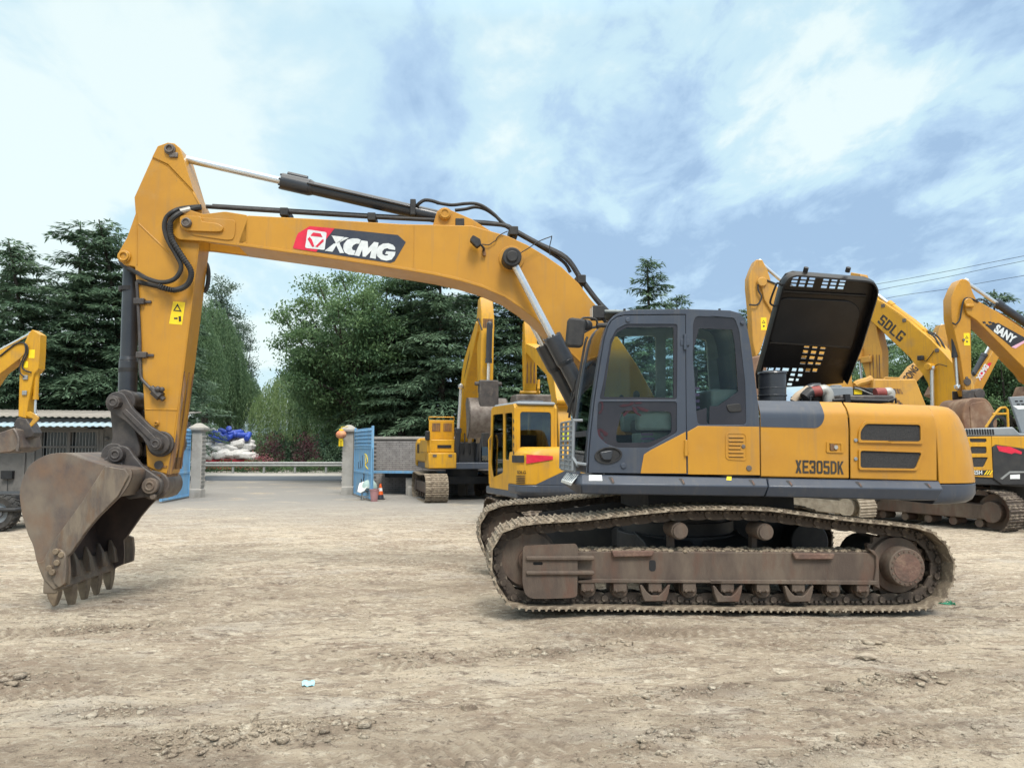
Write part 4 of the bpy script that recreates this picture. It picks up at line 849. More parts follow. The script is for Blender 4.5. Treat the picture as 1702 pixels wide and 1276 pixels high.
# ---- cab
CF, CB = -1.5, -0.5                                  # near and far side planes of the cab
cabE = empty('cab', (0, 0, 0)); cabE.parent = X
def cab():
    out = [(262, 1085), (266, 1000), (277, 850), (300, 650), (335, 425), (358, 300), (375, 235), (398, 190), (430, 155), (480, 132), (540, 122), (860, 119), (1110, 127), (1165, 142), (1196, 175), (1214, 235), (1235, 350), (1262, 560), (1278, 690), (1286, 805), (1288, 1098)]
    door = [(277, 1082), (282, 960), (292, 850), (314, 650), (348, 428), (372, 290), (392, 228), (415, 190), (448, 168), (490, 158), (846, 155), (848, 500), (854, 1088)]
    dg = [(272, 1090), (277, 960), (287, 850), (309, 650), (343, 426), (367, 288), (387, 224), (411, 185), (445, 162), (490, 152), (850, 149), (852, 500), (858, 1092)]
    rw = [(893, 205), (909, 160), (1138, 170), (1166, 250), (1201, 560), (1207, 800), (922, 800), (912, 720), (904, 560), (892, 400)]
    po = FX.poly(out, CF, z5); pdg = FX.poly(dg, CF, z5); prw = fillet(FX.poly(rw, CF, z5), .04, 3)
    # door surround and quarter: one panel with a door opening that is open at the sill
    b = MB(); b.prism(po, CF, CF + .045, holes=[pdg_in(pdg), prw]); b.build('side_panel', M['grey'], cabE, bevel=.010)
    ug = FX.poly([(340, 652), (362, 560), (405, 305), (440, 238), (500, 207), (800, 208), (797, 652)], CF, z5)
    ui = FX.poly([(368, 636), (415, 318), (446, 256), (505, 226), (778, 226), (778, 640)], CF, z5)
    lg = FX.poly([(333, 664), (797, 664), (797, 846), (640, 935), (440, 935), (380, 912), (335, 868), (326, 820)], CF, z5)
    li = FX.poly([(475, 716), (765, 722), (768, 850), (690, 882), (630, 906), (436, 906), (445, 830)], CF, z5)
    pd = FX.poly(door, CF, z5)
    b = MB(); b.prism(pd, CF - .008, CF + .04, holes=[fillet(ug, .03, 3), fillet(lg, .03, 3)]); d = b.build('door', M['grey'], cabE, bevel=.006)
    for o_, i_, rr in ((ug, ui, .02), (lg, li, .05)):
        b = MB(); b.prism(fillet(o_, .03, 3), CF + .002, CF + .022, holes=[fillet(i_, rr, 3)]); b.build('window_border', M['frit'], cabE)
        b = MB(); b.prism(fillet(i_, rr, 3), CF + .006, CF + .012); b.build('window_pane', M['glass'], cabE)
    # yellow lower flanks
    q = FX.poly([(582, 1086), (602, 975), (640, 950), (848, 842), (852, 1087)], CF, z5); b = MB(); b.prism(q, CF - .013, CF - .007); b.build('door_flank', M['yellow'], cabE, bevel=.002)
    q = FX.poly([(859, 842), (922, 807), (1282, 812), (1286, 1097), (862, 1092)], CF, z5); b = MB(); b.prism(q, CF - .009, CF + .002); rf = b.build('rear_flank', M['yellow'], cabE, bevel=.003)
    # louvred hatch
    hq = fillet(FX.poly([(1082, 845), (1207, 847), (1210, 1012), (1082, 1005)], CF, z5), .05); hi = fillet(FX.poly([(1088, 852), (1201, 854), (1203, 1004), (1088, 998)], CF, z5), .045)
    b = MB(); b.prism(hq, CF - .016, CF - .006, holes=[hi]); b.prism(hi, CF - .011, CF - .006); b.build('louvre_hatch', M['yellow'], cabE, bevel=.003)
    b = MB()
    for k in range(6):
        y = 868 + k * 22.5; b.prism(fillet(FX.poly([(1100, y), (1188 if k not in (2, 3) else 1172, y + 1), (1188 if k not in (2, 3) else 1172, y + 9), (1100, y + 8)], CF, z5), .008), CF - .022, CF - .010)
    b.build('louvre', M['yellow'], cabE, bevel=.003)
    b = MB()
    for k in range(6):
        y = 876 + k * 22.5; b.prism(FX.poly([(1102, y), (1186 if k not in (2, 3) else 1170, y + 1), (1186 if k not in (2, 3) else 1170, y + 4), (1102, y + 3)], CF, z5), CF - .0145, CF - .0105)
    b.build('louvre_gap', M['ink'], cabE)
    b = MB()
    for (x, y, r, m) in ((1187, 928, .022, 0), (1220, 1055, .03, 0)):
        c = P(*z5(x, y), CF); b.cyl((c.x, CF - .02, c.z), (c.x, CF, c.z), r, seg=14)
    b.build('lock', M['steel'], cabE, bevel=.004)
    # hinges, handle, buttons
    b = MB()
    for (x, y0, y1, m) in ((846, 268, 360, 0),):
        c0, c1 = P(*z5(x, y0), CF - .02), P(*z5(x, y1), CF - .02); b.cyl(c0, c1, .018, seg=10); b.box(c0.x - .05, c0.x + .05, CF - .016, CF, c1.z + .05, c0.z - .05)
    b.build('hinge', M['grey'], cabE, bevel=.004)
    b = MB(); c0, c1 = P(*z5(851, 890), CF - .02), P(*z5(851, 985), CF - .02); b.cyl(c0, c1, .02, seg=10); b.box(c0.x - .03, c0.x + .03, CF - .018, CF, c1.z + .03, c0.z - .03); b.build('hinge', M['yellow'], cabE, bevel=.004)
    c = FX.px(*z5(393, 980), CF); el = [(c[0] + .148 * math.cos(t), c[1] + .088 * math.sin(t) + .01 * math.cos(t)) for t in [2 * math.pi * i / 28 for i in range(28)]]
    eli = [(c[0] + (p[0] - c[0]) * .86, c[1] + (p[1] - c[1]) * .82) for p in el]
    b = MB(); b.prism(el, CF - .022, CF - .004, holes=[eli]); b.prism(eli, CF - .010, CF - .004); b.build('door_handle', M['rubber'], cabE, bevel=.004)
    b = MB(); b.prism(fillet([(c[0] - .10, c[1] + .035), (c[0] + .045, c[1] + .055), (c[0] + .03, c[1] - .05), (c[0] - .06, c[1] - .05)], .03), CF - .035, CF - .008); b.build('door_handle', M['cylblack'], cabE, bevel=.008)
    b = MB()
    for (x, y, r) in ((508, 185, .026), (482, 1042, .03), (1182, 202, .02)):
        c = P(*z5(x, y), CF); b.cyl((c.x, CF - .02, c.z), (c.x, CF, c.z), r, seg=14)
    b.build('bumper_stop', M['grey'], cabE, bevel=.006)
    # brush-painted figures on the lower pane
    st = [[(695, 220), (740, 200), (800, 200), (830, 170), (850, 178), (845, 205), (800, 220), (730, 232)], [(860, 180), (940, 178), (930, 195), (870, 200)], [(835, 225), (870, 240), (890, 290), (935, 320), (920, 328), (870, 300), (845, 270)],
          [(875, 225), (950, 238), (1020, 268), (985, 285), (930, 270)], [(735, 330), (738, 300), (775, 275), (820, 265), (790, 290), (755, 330)], [(482, 170), (520, 165), (530, 235), (505, 295), (482, 305), (478, 290), (505, 260), (512, 200)],
          [(462, 470), (500, 455), (580, 510), (570, 535), (540, 540), (520, 500), (490, 480), (500, 540), (530, 555), (525, 580), (500, 580), (470, 520)], [(510, 600), (560, 600), (560, 625), (530, 640)]]
    b = MB()
    for s_ in st: b.prism(FX.poly(s_, CF, zc), CF - .003, CF + .004)
    b.build('brush_lettering', M['maroon'], cabE)
    # rear quarter window
    b = MB(); b.prism(prw, CF + .014, CF + .02); b.build('window_pane', M['glass'], cabE)
    fr_ = [[(893, 205), (909, 160), (1138, 170), (1166, 250), (1201, 560), (1207, 800), (922, 800), (912, 720), (975, 700), (975, 790), (990, 795), (992, 690), (1040, 690), (1160, 605), (1140, 320), (1125, 240), (930, 232), (912, 300), (892, 380)]]
    b = MB(); b.prism(FX.poly(fr_[0], CF, z5), CF + .008, CF + .014); b.build('window_border', M['frit'], cabE)
    c = FX.px(*z5(1135, 700), CF); b = MB(); b.prism(fillet([(c[0] - .09, c[1] + .03), (c[0] + .07, c[1] + .05), (c[0] + .09, c[1] - .04), (c[0] - .06, c[1] - .05)], .03), CF - .004, CF + .012); b.build('window_latch', M['rubber'], cabE, bevel=.006)
    # shell: roof, rear wall
    poc = [Vector((p[0], 0, p[1])) for p in po]
    roof = po[8:17]
    b = MB(); b.loft([[(p[0], CF + .03, p[1]), (p[0], CB - .03, p[1]), (p[0] , CB - .03, p[1] - .06), (p[0], CF + .03, p[1] - .06)] for p in roof]); b.build('roof', M['grey'], cabE, bevel=.01)
    back = po[16:]
    b = MB(); b.loft([[(p[0], CF + .03, p[1]), (p[0], CB - .03, p[1]), (p[0] - .04, CB - .03, p[1]), (p[0] - .04, CF + .03, p[1])] for p in back]); b.build('rear_wall', M['grey'], cabE)
    # far side: frame with three openings
    def shift(pts): return [FX.px(*z5(*p), CF) for p in pts]
    h1 = shift([(325, 640), (425, 205), (820, 200), (822, 640)]); h2 = shift([(345, 670), (822, 670), (822, 900), (400, 930)]); h3 = shift([(880, 215), (1150, 225), (1180, 660), (885, 670)])
    b = MB(); b.prism(po, CB - .045, CB, holes=[fillet(h1, .06), fillet(h2, .08), fillet(h3, .05)]); b.build('far_side_panel', M['trim'], cabE)
    b = MB()
    for h in (h1, h2, h3): b.prism(fillet(h, .05), CB - .022, CB - .016)
    b.build('window_pane', M['glass'], cabE)
    # windscreen between the pillars, with wiper and lower pane
    fe = po[0:9]
    secs = [[(p[0] + .012, CF + .10, p[1]), (p[0] + .012, CB - .10, p[1]), (p[0] + .02, CB - .10, p[1]), (p[0] + .02, CF + .10, p[1])] for p in fe]
    b = MB(); b.loft(secs[2:9]); b.build('windscreen', M['glass'], cabE)
    b = MB(); b.loft(secs[0:3]); b.build('lower_windscreen', M['glass'], cabE)
    for w0, w1 in ((CF + .02, CF + .11), (CB - .11, CB - .02)):
        b = MB(); b.loft([[(p[0] + .0, w0, p[1]), (p[0] + .0, w1, p[1]), (p[0] + .07, w1, p[1]), (p[0] + .07, w0, p[1])] for p in fe]); b.build('pillar', M['grey'], cabE, bevel=.012)
    b = MB(); p = po[2]; b.box(p[0] - .004, p[0] + .04, CF + .1, CB - .1, p[1] - .03, p[1] + .03); p = po[0]; b.box(p[0], p[0] + .05, CF + .08, CB - .08, p[1], p[1] + .08); b.build('windscreen_rail', M['grey'], cabE)
    b = MB(); b.tube([P(*zc(165, 345), -1.1), P(*zc(180, 200), -1.15), P(*zc(240, 60), -1.2)], .012, 6); b.tube([P(*zc(150, 290), -1.08), P(*zc(235, -60), -1.18)], .01, 6); b.build('wiper', M['rubber'], cabE)
    # inside: floor, seat, consoles, levers, monitor
    fl = po[0][1]
    b = MB(); b.box(po[2][0] + .1, po[-1][0] - .1, CF + .06, CB - .06, fl, fl + .12); b.build('cab_floor', M['trim'], cabE)
    us = FX.px(*z5(700, 800), -1.0)[0]
    b = MB(); b.box(us - .30, us + .26, -1.27, -.77, fl + .42, fl + .58); b.build('seat_cushion', M['seat'], cabE, bevel=.05, seg=3)
    b = MB(); b.loft([[(us + .16 + (h * .16), w0, fl + .5 + h), (us + .16 + h * .16, -2.04 - w0, fl + .5 + h), (us + .29 + h * .16, -2.04 - w0, fl + .5 + h), (us + .29 + h * .16, w0, fl + .5 + h)] for h, w0 in ((0, -1.27), (.3, -1.29), (.62, -1.22), (.68, -1.15))]); b.build('seat_back', M['seat'], cabE, bevel=.04, seg=3)
    b = MB(); b.box(us + .29, us + .38, -1.15, -.89, fl + 1.22, fl + 1.42); b.build('headrest', M['seat'], cabE, bevel=.04, seg=3)
    b = MB()
    for k in range(7): b.box(us - .295, us - .1 - .015 * k, -1.276, -1.270, fl + .2 + k * .05, fl + .225 + k * .05)
    for k in range(5): b.box(us + .2, us + .36, -1.300, -1.292, fl + .62 + k * .07, fl + .65 + k * .07)
    b.build('seat_stripe', M['mauve'], cabE)
    b = MB(); b.box(us - .28, us + .3, -1.27, -.77, fl + .12, fl + .44); b.build('seat_base', M['trim'], cabE, bevel=.03)
    for w in (-1.38, -.68):
        b = MB(); b.box(us - .38, us + .25, w - .06, w + .06, fl + .45, fl + .66); b.build('console', M['trim'], cabE, bevel=.03)
        b = MB(); b.tube([(us - .33, w, fl + .6), (us - .36, w + .01, fl + .8)], .012, 6); b.ball((us - .365, w + .01, fl + .83), .038, 2, (1, 1, 1.4)); b.build('joystick', M['rubber'], cabE)
    b = MB()
    for w in (-1.08, -.93): b.tube([(po[2][0] + .25, w, fl + .1), (po[2][0] + .18, w, fl + .5), (po[2][0] + .2, w, fl + .75)], .014, 6)
    b.build('travel_lever', M['midgrey'], cabE)
    b = MB(); b.box(po[2][0] + .16, po[2][0] + .22, -.78, -.58, fl + .75, fl + .98); b.build('monitor', M['black'], cabE, bevel=.015)
    b = MB(); b.box(us + .45, po[-1][0] - .08, CF + .07, CB - .07, fl + .12, fl + .9); b.build('rear_shelf', M['trim'], cabE, bevel=.03)
    # lower front guard: bars in front of the lower pane
    b = MB(); g0, g1 = P(*zc(213, 375), -1.42), P(*zc(203, 905), -1.42); far = Vector((.0, .86, 0))
    for k in range(11):
        p = g0.lerp(g1, k / 10); b.tube([p, p + far], .011, 6)
    for k in (0, .22, .6, 1.0): b.tube([g0 + far * k, g1 + far * k], .017, 6)
    b.tube([g1 + Vector((0, 0, .14)), g1 + Vector((.05, -.06, .05)), P(*zc(255, 828), -1.5), P(*zc(345, 840), -1.5)], .017, 6); b.tube([g0, P(*zc(310, 372), -1.45)], .015, 6)
    b.box(g1.x, g1.x + .03, g1.y, g1.y + .86, g1.z - .02, g1.z + .09); b.build('front_guard', M['midgrey'], cabE)
    b = MB(); b.box(g0.x + .015, g0.x + .018, g0.y + .4, g0.y + .62, g1.z + .02, g1.z + .16); b.build('number_plate', M['paper'], cabE)
    # mirrors, lamp, roof fittings
    c = FX.px(*z5(200, 257), -1.62); w_, h_ = .092, .155
    b = MB(); b.prism(fillet([(c[0] - w_ - .02, c[1] - h_), (c[0] + w_ - .02, c[1] - h_ - .01), (c[0] + w_ + .015, c[1] + h_ - .02), (c[0] - w_ + .01, c[1] + h_)], .05), -1.68, -1.58); b.build('mirror', M['rubber'], cabE, bevel=.025, seg=3)
    b = MB(); b.tube(spline([P(*z5(205, 240), -1.6), P(*z5(232, 200), -1.58), P(*z5(245, 172), -1.55), P(*z5(320, 180), -1.52), P(*z5(330, 235), -1.48)], 5), .012, 6); b.tube([P(*z5(240, 262), -1.57), P(*z5(300, 228), -1.48), P(*z5(380, 215), -1.47)], .014, 6); b.tube([P(*z5(325, 215), -1.49), P(*z5(386, 214), -1.47)], .026, 8); b.build('mirror_arm', M['rubber'], cabE)
    b = MB(); c = P(*z5(262, 215), -1.5); b.cyl(c + Vector((-.03, -.03, 0)), c + Vector((.03, .03, 0)), .062, seg=16); c = P(*z5(210, 235), -1.575); b.ball(c, .035); b.build('mirror', M['black'], cabE, bevel=.01)
    c = P(*z5(332, 142), -1.2); b = MB(); b.box(c.x - .07, c.x + .06, c.y - .09, c.y + .09, c.z - .075, c.z + .07); b.tube([c, c + Vector((.1, 0, -.12))], .02, 6); b.build('work_lamp', M['rubber'], cabE, bevel=.02)
    b = MB(); b.box(c.x - .076, c.x - .068, c.y - .075, c.y + .075, c.z - .06, c.z + .055); b.build('lamp_glass', M['lamp'], cabE)
    b = MB(); c = P(*z5(640, 120), CF); b.box(c.x - .5, c.x + .3, -1.28, -.72, c.z - .005, c.z + .03); b.build('roof_hatch', M['trim'], cabE, bevel=.015)
    b = MB(); c = P(*z5(812, 120), CF); c.y = -1.0; b.cyl(c, c + Vector((0, 0, .035)), .065, seg=18); b.build('beacon', M['amber'], cabE)
    b = MB(); 
    for x in (515, 1088):
        c = P(*z5(x, 122), CF); c.y = -1.3; b.cyl(c + Vector((0, 0, -.02)), c + Vector((0, 0, .045)), .014, seg=8)
    b.build('roof_stud', M['rubber'], cabE)
    # grab rail in front of the door
    b = MB(); b.tube(spline([P(*z5(270, 285), -1.55), P(*z5(255, 330), -1.57), P(*z5(215, 560), -1.57), P(*z5(195, 720), -1.55), P(*z5(188, 760), -1.5)], 5), .013, 6); b.build('grab_rail', M['rubber'], cabE)
def pdg_in(p):                                       # the door opening stops a finger above the sill so that the panel stays one piece
    return [(q[0], q[1] + (.012 if i in (0, len(p) - 1) else 0)) for i, q in enumerate(p)]
cab()

# ---- raised engine hood: a shallow black-lined tray hinged on the far side, leaning towards the camera
def hood():
    A_, B_ = Vector((0, .45, 2.52)), Vector((0, -.50, 3.84)); e2 = (B_ - A_).normalized(); e1 = Vector((1, 0, 0)); nn = e1.cross(e2)
    def hp(x, y):
        c, r = FX.line(x, y); t = (A_ - c).dot(nn) / r.dot(nn); p = c + r * t - A_; return (p.dot(e1), p.dot(e2))
    fr = lambda a, b_, c: tuple(A_ + e1 * a + e2 * b_ + nn * c)
    side = 1 if nn.y < 0 else -1                      # +: towards the camera, the lined underside
    o2 = [z6(105, 585), z6(130, 490), z6(180, 300), z6(222, 140), z6(250, 102), z6(285, 90), z6(460, 104), z6(630, 118), z6(662, 130), z6(679, 165), z6(672, 205), z6(600, 440), z6(525, 628), z6(400, 640), z6(110, 655)]
    poly = [hp(*q) for q in o2]
    holes = []
    def cell(x, y, w, h, z=zh): holes.append([hp(*z(*q)) for q in ((x, y), (x + w, y + w * .07), (x + w - h * .3, y + h + w * .07), (x - h * .3, y + h))])
    for ox, oy in ((288, 146), (476, 158)):
        for r in range(3):
            for c in range(3): cell(ox + c * 51 - r * 7, oy + c * 3 + r * 22, 39, 15)
        for c in range(5): cell(ox + 12 + c * 26, oy - 19 + c * 1.6, 10, 6)
    for r in range(3):
        for c in range(3): cell(360 + c * 50 - r * 9, 563 + c * 4 + r * 33, 34, 19)
    for c in range(3): cell(334 + c * 47, 667 + c * 2, 35, 14)
    for x, w in ((108, 28), (142, 32), (184, 30), (226, 42), (285, 30), (325, 32), (368, 32), (412, 30)): cell(x, 702 + (x - 108) * .02, w, 21)
    for x, y, w in ((275, 738, 30), (320, 741, 30), (265, 768, 32), (308, 770, 20), (255, 797, 32)): cell(x, y, w, 17)
    b = MB(); b.prism(poly, 0, -.02 * side, holes=holes, fr=fr); o = b.build('engine_hood', M['hoodin'], X)
    # curved rim
    cen = Vector((sum(p[0] for p in poly) / len(poly), sum(p[1] for p in poly) / len(poly)))
    b = MB(); rim = fillet(poly[:13], 0.04, 2)
    secs = []
    for p in rim[2:-2]:
        d = (cen - Vector(p)).normalized(); q = Vector(p)
        secs.append([fr(*(q + d * k), c * side) for k, c in ((0, .0), (-.012, .05), (0, .11), (.02, .12), (.012, .05), (.02, .004))])
    b.loft(secs); b.build('hood_rim', M['hoodin'], o)
    # ribs and the dished centre
    b = MB()
    for y in (232, 545):
        p, q = hp(*zh(195 - (y - 232) * .27, y)), hp(*zh(730 - (y - 232) * .33, y + 30)); b.tube([fr(*p, .012 * side), fr(*q, .012 * side)], .018, 6)
    dish = fillet([hp(*zh(*q)) for q in ((205, 270), (640, 292), (700, 345), (650, 560), (630, 590), (130, 545))], .12); b.build('hood_rib', M['hoodin'], o)
    b = MB(); b.prism(dish, .004 * side, .022 * side, fr=fr); b.build('sound_mat', M['black'], o, bevel=.008)
    b = MB()
    for x in (362, 620):
        p = hp(*zh(x, 118)); b.cyl(fr(p[0], p[1] + .0, 0), fr(p[0], p[1] + .06, 0), .03, seg=8)
    b.build('hood_catch', M['rubber'], o)
    b = MB(); b.tube(spline([fr(*hp(*zh(*q)), .07 * side) for q in ((205, 185), (180, 172), (165, 200), (138, 275), (140, 300), (165, 312))], 4), .013, 6); b.build('grab_handle', M['rubber'], o)
    return o
HOOD = hood()

# ---- engine bay in view under the hood
def engine_bay():
    b = MB(); c0, c1 = P(*ze(285, 440), -1.0), P(*ze(285, 140), -1.0); r = abs(P(*ze(425, 250), -1.0).x - P(*ze(145, 250), -1.0).x) / 2
    b.cyl(c0, c1, r, seg=30); b.cyl(c1, c1 + Vector((0, 0, .02)), r * 1.08, r * 1.02, seg=30); b.cyl(c1 + Vector((0, 0, .02)), c1 + Vector((0, 0, .035)), r * .9, r * .6, seg=30)
    p = P(*ze(285, 305), -1.0); b.ring(p, (0, 0, 1), r * .99, r * 1.02, .012, 30); p = P(*ze(285, 385), -1.0); b.ring(p, (0, 0, 1), r * .98, r * 1.06, .016, 30)
    b.build('air_cleaner', M['cylblack'], X, bevel=.005)
    b = MB(); p, q = P(*ze(880, 278), -.75), P(*ze(1172, 440), -.75); b.box(p.x, q.x, -.75, -.35, q.z, p.z); r_ = P(*ze(975, 262), -.6); b.cyl((r_.x, -.6, p.z), (r_.x, -.6, p.z + .03), .07, seg=16); b.build('expansion_tank', M['midgrey'], X, bevel=.02)
    b = MB(); p, q = P(*ze(1172, 290), -.55), P(*ze(1510, 430), -.55); b.box(p.x + .004, q.x, -.55, -.1, q.z, p.z); b.build('fan_shroud', M['black'], X, bevel=.01)
    b = MB(); b.prism(FX.poly([(1176, 310), (1262, 312), (1262, 360), (1176, 360)], -.56, ze), -.56, -.551); b.build('sticker', M['warn'], X)
    def pipe(pts, r, m, w, name): 
        b = MB(); b.tube(spline([P(*ze(*q), w) for q in pts], 6), r, 12); b.build(name, M[m], X)
    pipe([(805, 325), (850, 318), (885, 350), (895, 400), (900, 445)], .068, 'silver', -.95, 'charge_pipe')
    pipe([(708, 340), (750, 332), (812, 325)], .064, 'pipered', -.95, 'rubber_hose'); pipe([(640, 400), (690, 350), (712, 340)], .07, 'black', -.95, 'rubber_hose')
    pipe([(1405, 345), (1450, 340), (1515, 342)], .055, 'pipered', -.8, 'rubber_hose'); pipe([(1510, 342), (1560, 340), (1565, 380), (1550, 440)], .058, 'silver', -.8, 'charge_pipe')
    pipe([(515, 440), (560, 380), (620, 340), (680, 300)], .045, 'conduit', -.85, 'air_duct'); pipe([(610, 440), (625, 370), (660, 320), (720, 285), (800, 280)], .05, 'cylblack', -.8, 'air_duct')
    pipe([(1180, 290), (1250, 310), (1330, 345), (1390, 365)], .008, 'silver', -.58, 'wire'); pipe([(1170, 280), (1300, 300), (1400, 350)], .008, 'rubber', -.58, 'wire')
    b = MB(); b.tube([P(*ze(700, 440), -1.2), P(*ze(700, 385), -1.2), P(*ze(720, 382), -1.2)], .012, 6); b.tube([P(*ze(945, 428), -1.2), P(*ze(1100, 422), -1.2), P(*ze(1535, 436), -1.2)], .018, 6); b.tube([P(*ze(1540, 440), -1.2), P(*ze(1625, 408), -1.2), P(*ze(1632, 460), -1.2)], .014, 6)
    c = P(*ze(1095, 410), -1.2); b.box(c.x - .03, c.x + .03, -1.23, -1.17, c.z - .06, c.z + .05); b.build('support_rail', M['black'], X)
    b = MB(); p, q = P(*ze(640, 360), -.7), P(*ze(820, 450), -.7); b.box(p.x, q.x, -.9, -.3, q.z, p.z); p, q = P(*ze(925, 380), -.9), P(*ze(1510, 460), -.9); b.box(p.x, q.x, -1.1, -.2, q.z, p.z); b.build('engine_block', M['greasy'], X, bevel=.02)
engine_bay()
# ================================================================== ground
def vnoise(x, y, seed=0):
    xi = np.floor(x).astype(np.int64); yi = np.floor(y).astype(np.int64); xf = x - xi; yf = y - yi
    def h(a, b):
        n = (a * 374761393 + b * 668265263 + seed * 982451653) & 0x7fffffff
        n = ((n ^ (n >> 13)) * 1274126177) & 0x7fffffff
        return ((n ^ (n >> 16)) & 0xffff) / 65535.0
    u = xf * xf * (3 - 2 * xf); v = yf * yf * (3 - 2 * yf)
    return (h(xi, yi) * (1 - u) + h(xi + 1, yi) * u) * (1 - v) + (h(xi, yi + 1) * (1 - u) + h(xi + 1, yi + 1) * u) * v
def fbm(x, y, oct_=4, seed=0, gain=0.5):
    s = 0; a = 1; t = 0
    for k in range(oct_): s = s + a * (vnoise(x * 2 ** k + k * 17.3, y * 2 ** k - k * 9.1, seed + k) - .5); t += a; a *= gain
    return s / t
# where the machine has churned up soil: (x, y, length, width, angle, height)
HEAPS = [(-1.55, 4.75, 1.3, .30, 12, .075), (4.1, 4.85, 1.0, .35, 10, .075), (-.3, 4.15, .5, .25, 0, .06), (.2, 6.7, 1.6, .22, 18, .03), (2.9, 5.9, 1.5, .25, 22, .035), (-4.0, 5.9, 1.2, .25, 5, .03), (1.2, 5.6, 1.3, .22, 20, .03), (-.9, 6.6, 1.0, .18, 15, .025), (-3.9, 7.6, 1.2, .3, 10, .03), (2.0, 4.6, 1.4, .2, 25, .03), (5.2, 6.5, .8, .25, 0, .03), (-2.6, 5.2, .8, .2, 10, .035), (3.2, 7.0, .8, .2, 15, .02), (.9, 4.7, .9, .25, 30, .03)]
# imprints of track grousers: start, end, width
IMPR = [((-6, 5.2), (2.0, 7.4), .55), ((-1, 6.3), (7, 8.0), .6), ((-3.5, 4.0), (3.2, 4.7), .6), ((1.5, 5.0), (8, 6.9), .55), ((-8, 9.5), (1, 11.0), .6), ((-5, 14), (3.5, 9.0), .6), ((.2, 7.5), (4.5, 7.7), .5), ((-7, 7.0), (-.5, 8.8), .55), ((-2, 12.5), (5, 17), .6), ((-9, 12), (0, 15), .6)]
tc_ = FX.O + FX.a * (TEETH[0][0] + .02); TIPS = [(tc_ + FX.n * w, TEETH[0][1]) for w in (-.66, -.33, 0, .33, .66)]
def ground_h(x, y):
    x = np.asarray(x, float); y = np.asarray(y, float); z = base_h(x, y)
    # soil pushed up round the tips of the bucket teeth
    d = np.min([np.hypot((x - p.x) * .8, y - p.y) for p, t in TIPS], axis=0); k = np.exp(-(d / .42) ** 2); tip = TIPS[0][1] + .035
    return z * (1 - k) + k * (tip + .5 * (z - base_mean) )
base_mean = 0.0
def base_h(x, y):
    x = np.asarray(x, float); y = np.asarray(y, float)
    t = np.clip((x + .3) / 1.6, 0, 1) * np.clip((6.6 - x) / 1.6, 0, 1) * np.clip((y - 5.6) / 1.6, 0, 1) * np.clip((13.5 - y) / 1.5, 0, 1); t = t * t * (3 - 2 * t)
    near = np.clip((30 - y) / 12, 0.15, 1)
    z = .10 * fbm(x * .22, y * .30, 3, 3) * near * (1 - t)
    z = z + t * (-.021 * (x - 2.2) + .006)
    ca, sa = math.cos(R(15)), math.sin(R(15)); u, v = x * ca + y * sa, -x * sa + y * ca
    z = z + near * (.035 * fbm(u * .9, v * 2.3, 4, 11) + .022 * fbm(u * 3.0, v * 6.5, 4, 23, .6) + .030 * fbm(x * 8, y * 11, 4, 31, .66))
    rough = np.clip(fbm(u * .7 + 5, v * 1.5, 3, 41) * 3 + .35, 0, 1)
    rid = 1 - np.abs(fbm(u * 4.0, v * 8.0, 3, 47)) * 6
    z = z + near * rough * .014 * np.clip(rid, 0, 1) * np.clip(fbm(x * 2.1, y * 2.1, 2, 53) * 4 + .5, 0, 1)
    for (x0, y0, L_, w_, an, h_) in HEAPS:
        c, s = math.cos(R(an)), math.sin(R(an)); a, b_ = (x - x0) * c + (y - y0) * s, -(x - x0) * s + (y - y0) * c
        g = np.exp(-(a / L_ * 2) ** 2 - (b_ / w_ * 2) ** 2); z = z + g * h_ * (.5 + 2.6 * np.abs(fbm(x * 5, y * 6, 4, 61, .65)))
    for i, ((x0, y0), (x1, y1), w_) in enumerate(IMPR):
        d = np.hypot(x1 - x0, y1 - y0); c, s = (x1 - x0) / d, (y1 - y0) / d; a, b_ = (x - x0) * c + (y - y0) * s, -(x - x0) * s + (y - y0) * c
        b_ = b_ + .25 * np.sin(a * .5 + i)
        m = np.clip((w_ / 2 - np.abs(b_)) / .06, 0, 1) * np.clip(a / .5, 0, 1) * np.clip((d - a) / .5, 0, 1) * np.clip(fbm(x * .8, y * .8, 3, 71 + i) * 4 + .45, 0, 1)
        z = z + m * (.014 * np.clip(np.sin((a + .35 * np.abs(b_)) * 2 * math.pi / .105), -.5, 1) - .012) * near
    # flat hard-standing and road
    k = np.clip((y - 24) / 6, 0, 1); z = z * (1 - k) + k * .0
    return z
def axis(parts):
    out = []
    for a, b, st in parts: out += list(np.arange(a, b - 1e-6, st))
    return np.array(out + [parts[-1][1]])
def imprint(x, y, i):
    (x0, y0), (x1, y1), w_ = IMPR[i]; d = np.hypot(x1 - x0, y1 - y0); c, s = (x1 - x0) / d, (y1 - y0) / d; a, b_ = (x - x0) * c + (y - y0) * s, -(x - x0) * s + (y - y0) * c
    b_ = b_ + .25 * np.sin(a * .5 + i)
    m = np.clip((w_ / 2 - np.abs(b_)) / .06, 0, 1) * np.clip(a / .5, 0, 1) * np.clip((d - a) / .5, 0, 1) * np.clip(fbm(x * .8, y * .8, 3, 71 + i) * 4 + .45, 0, 1)
    return m, np.clip(np.sin((a + .35 * np.abs(b_)) * 2 * math.pi / .105), -.5, 1)
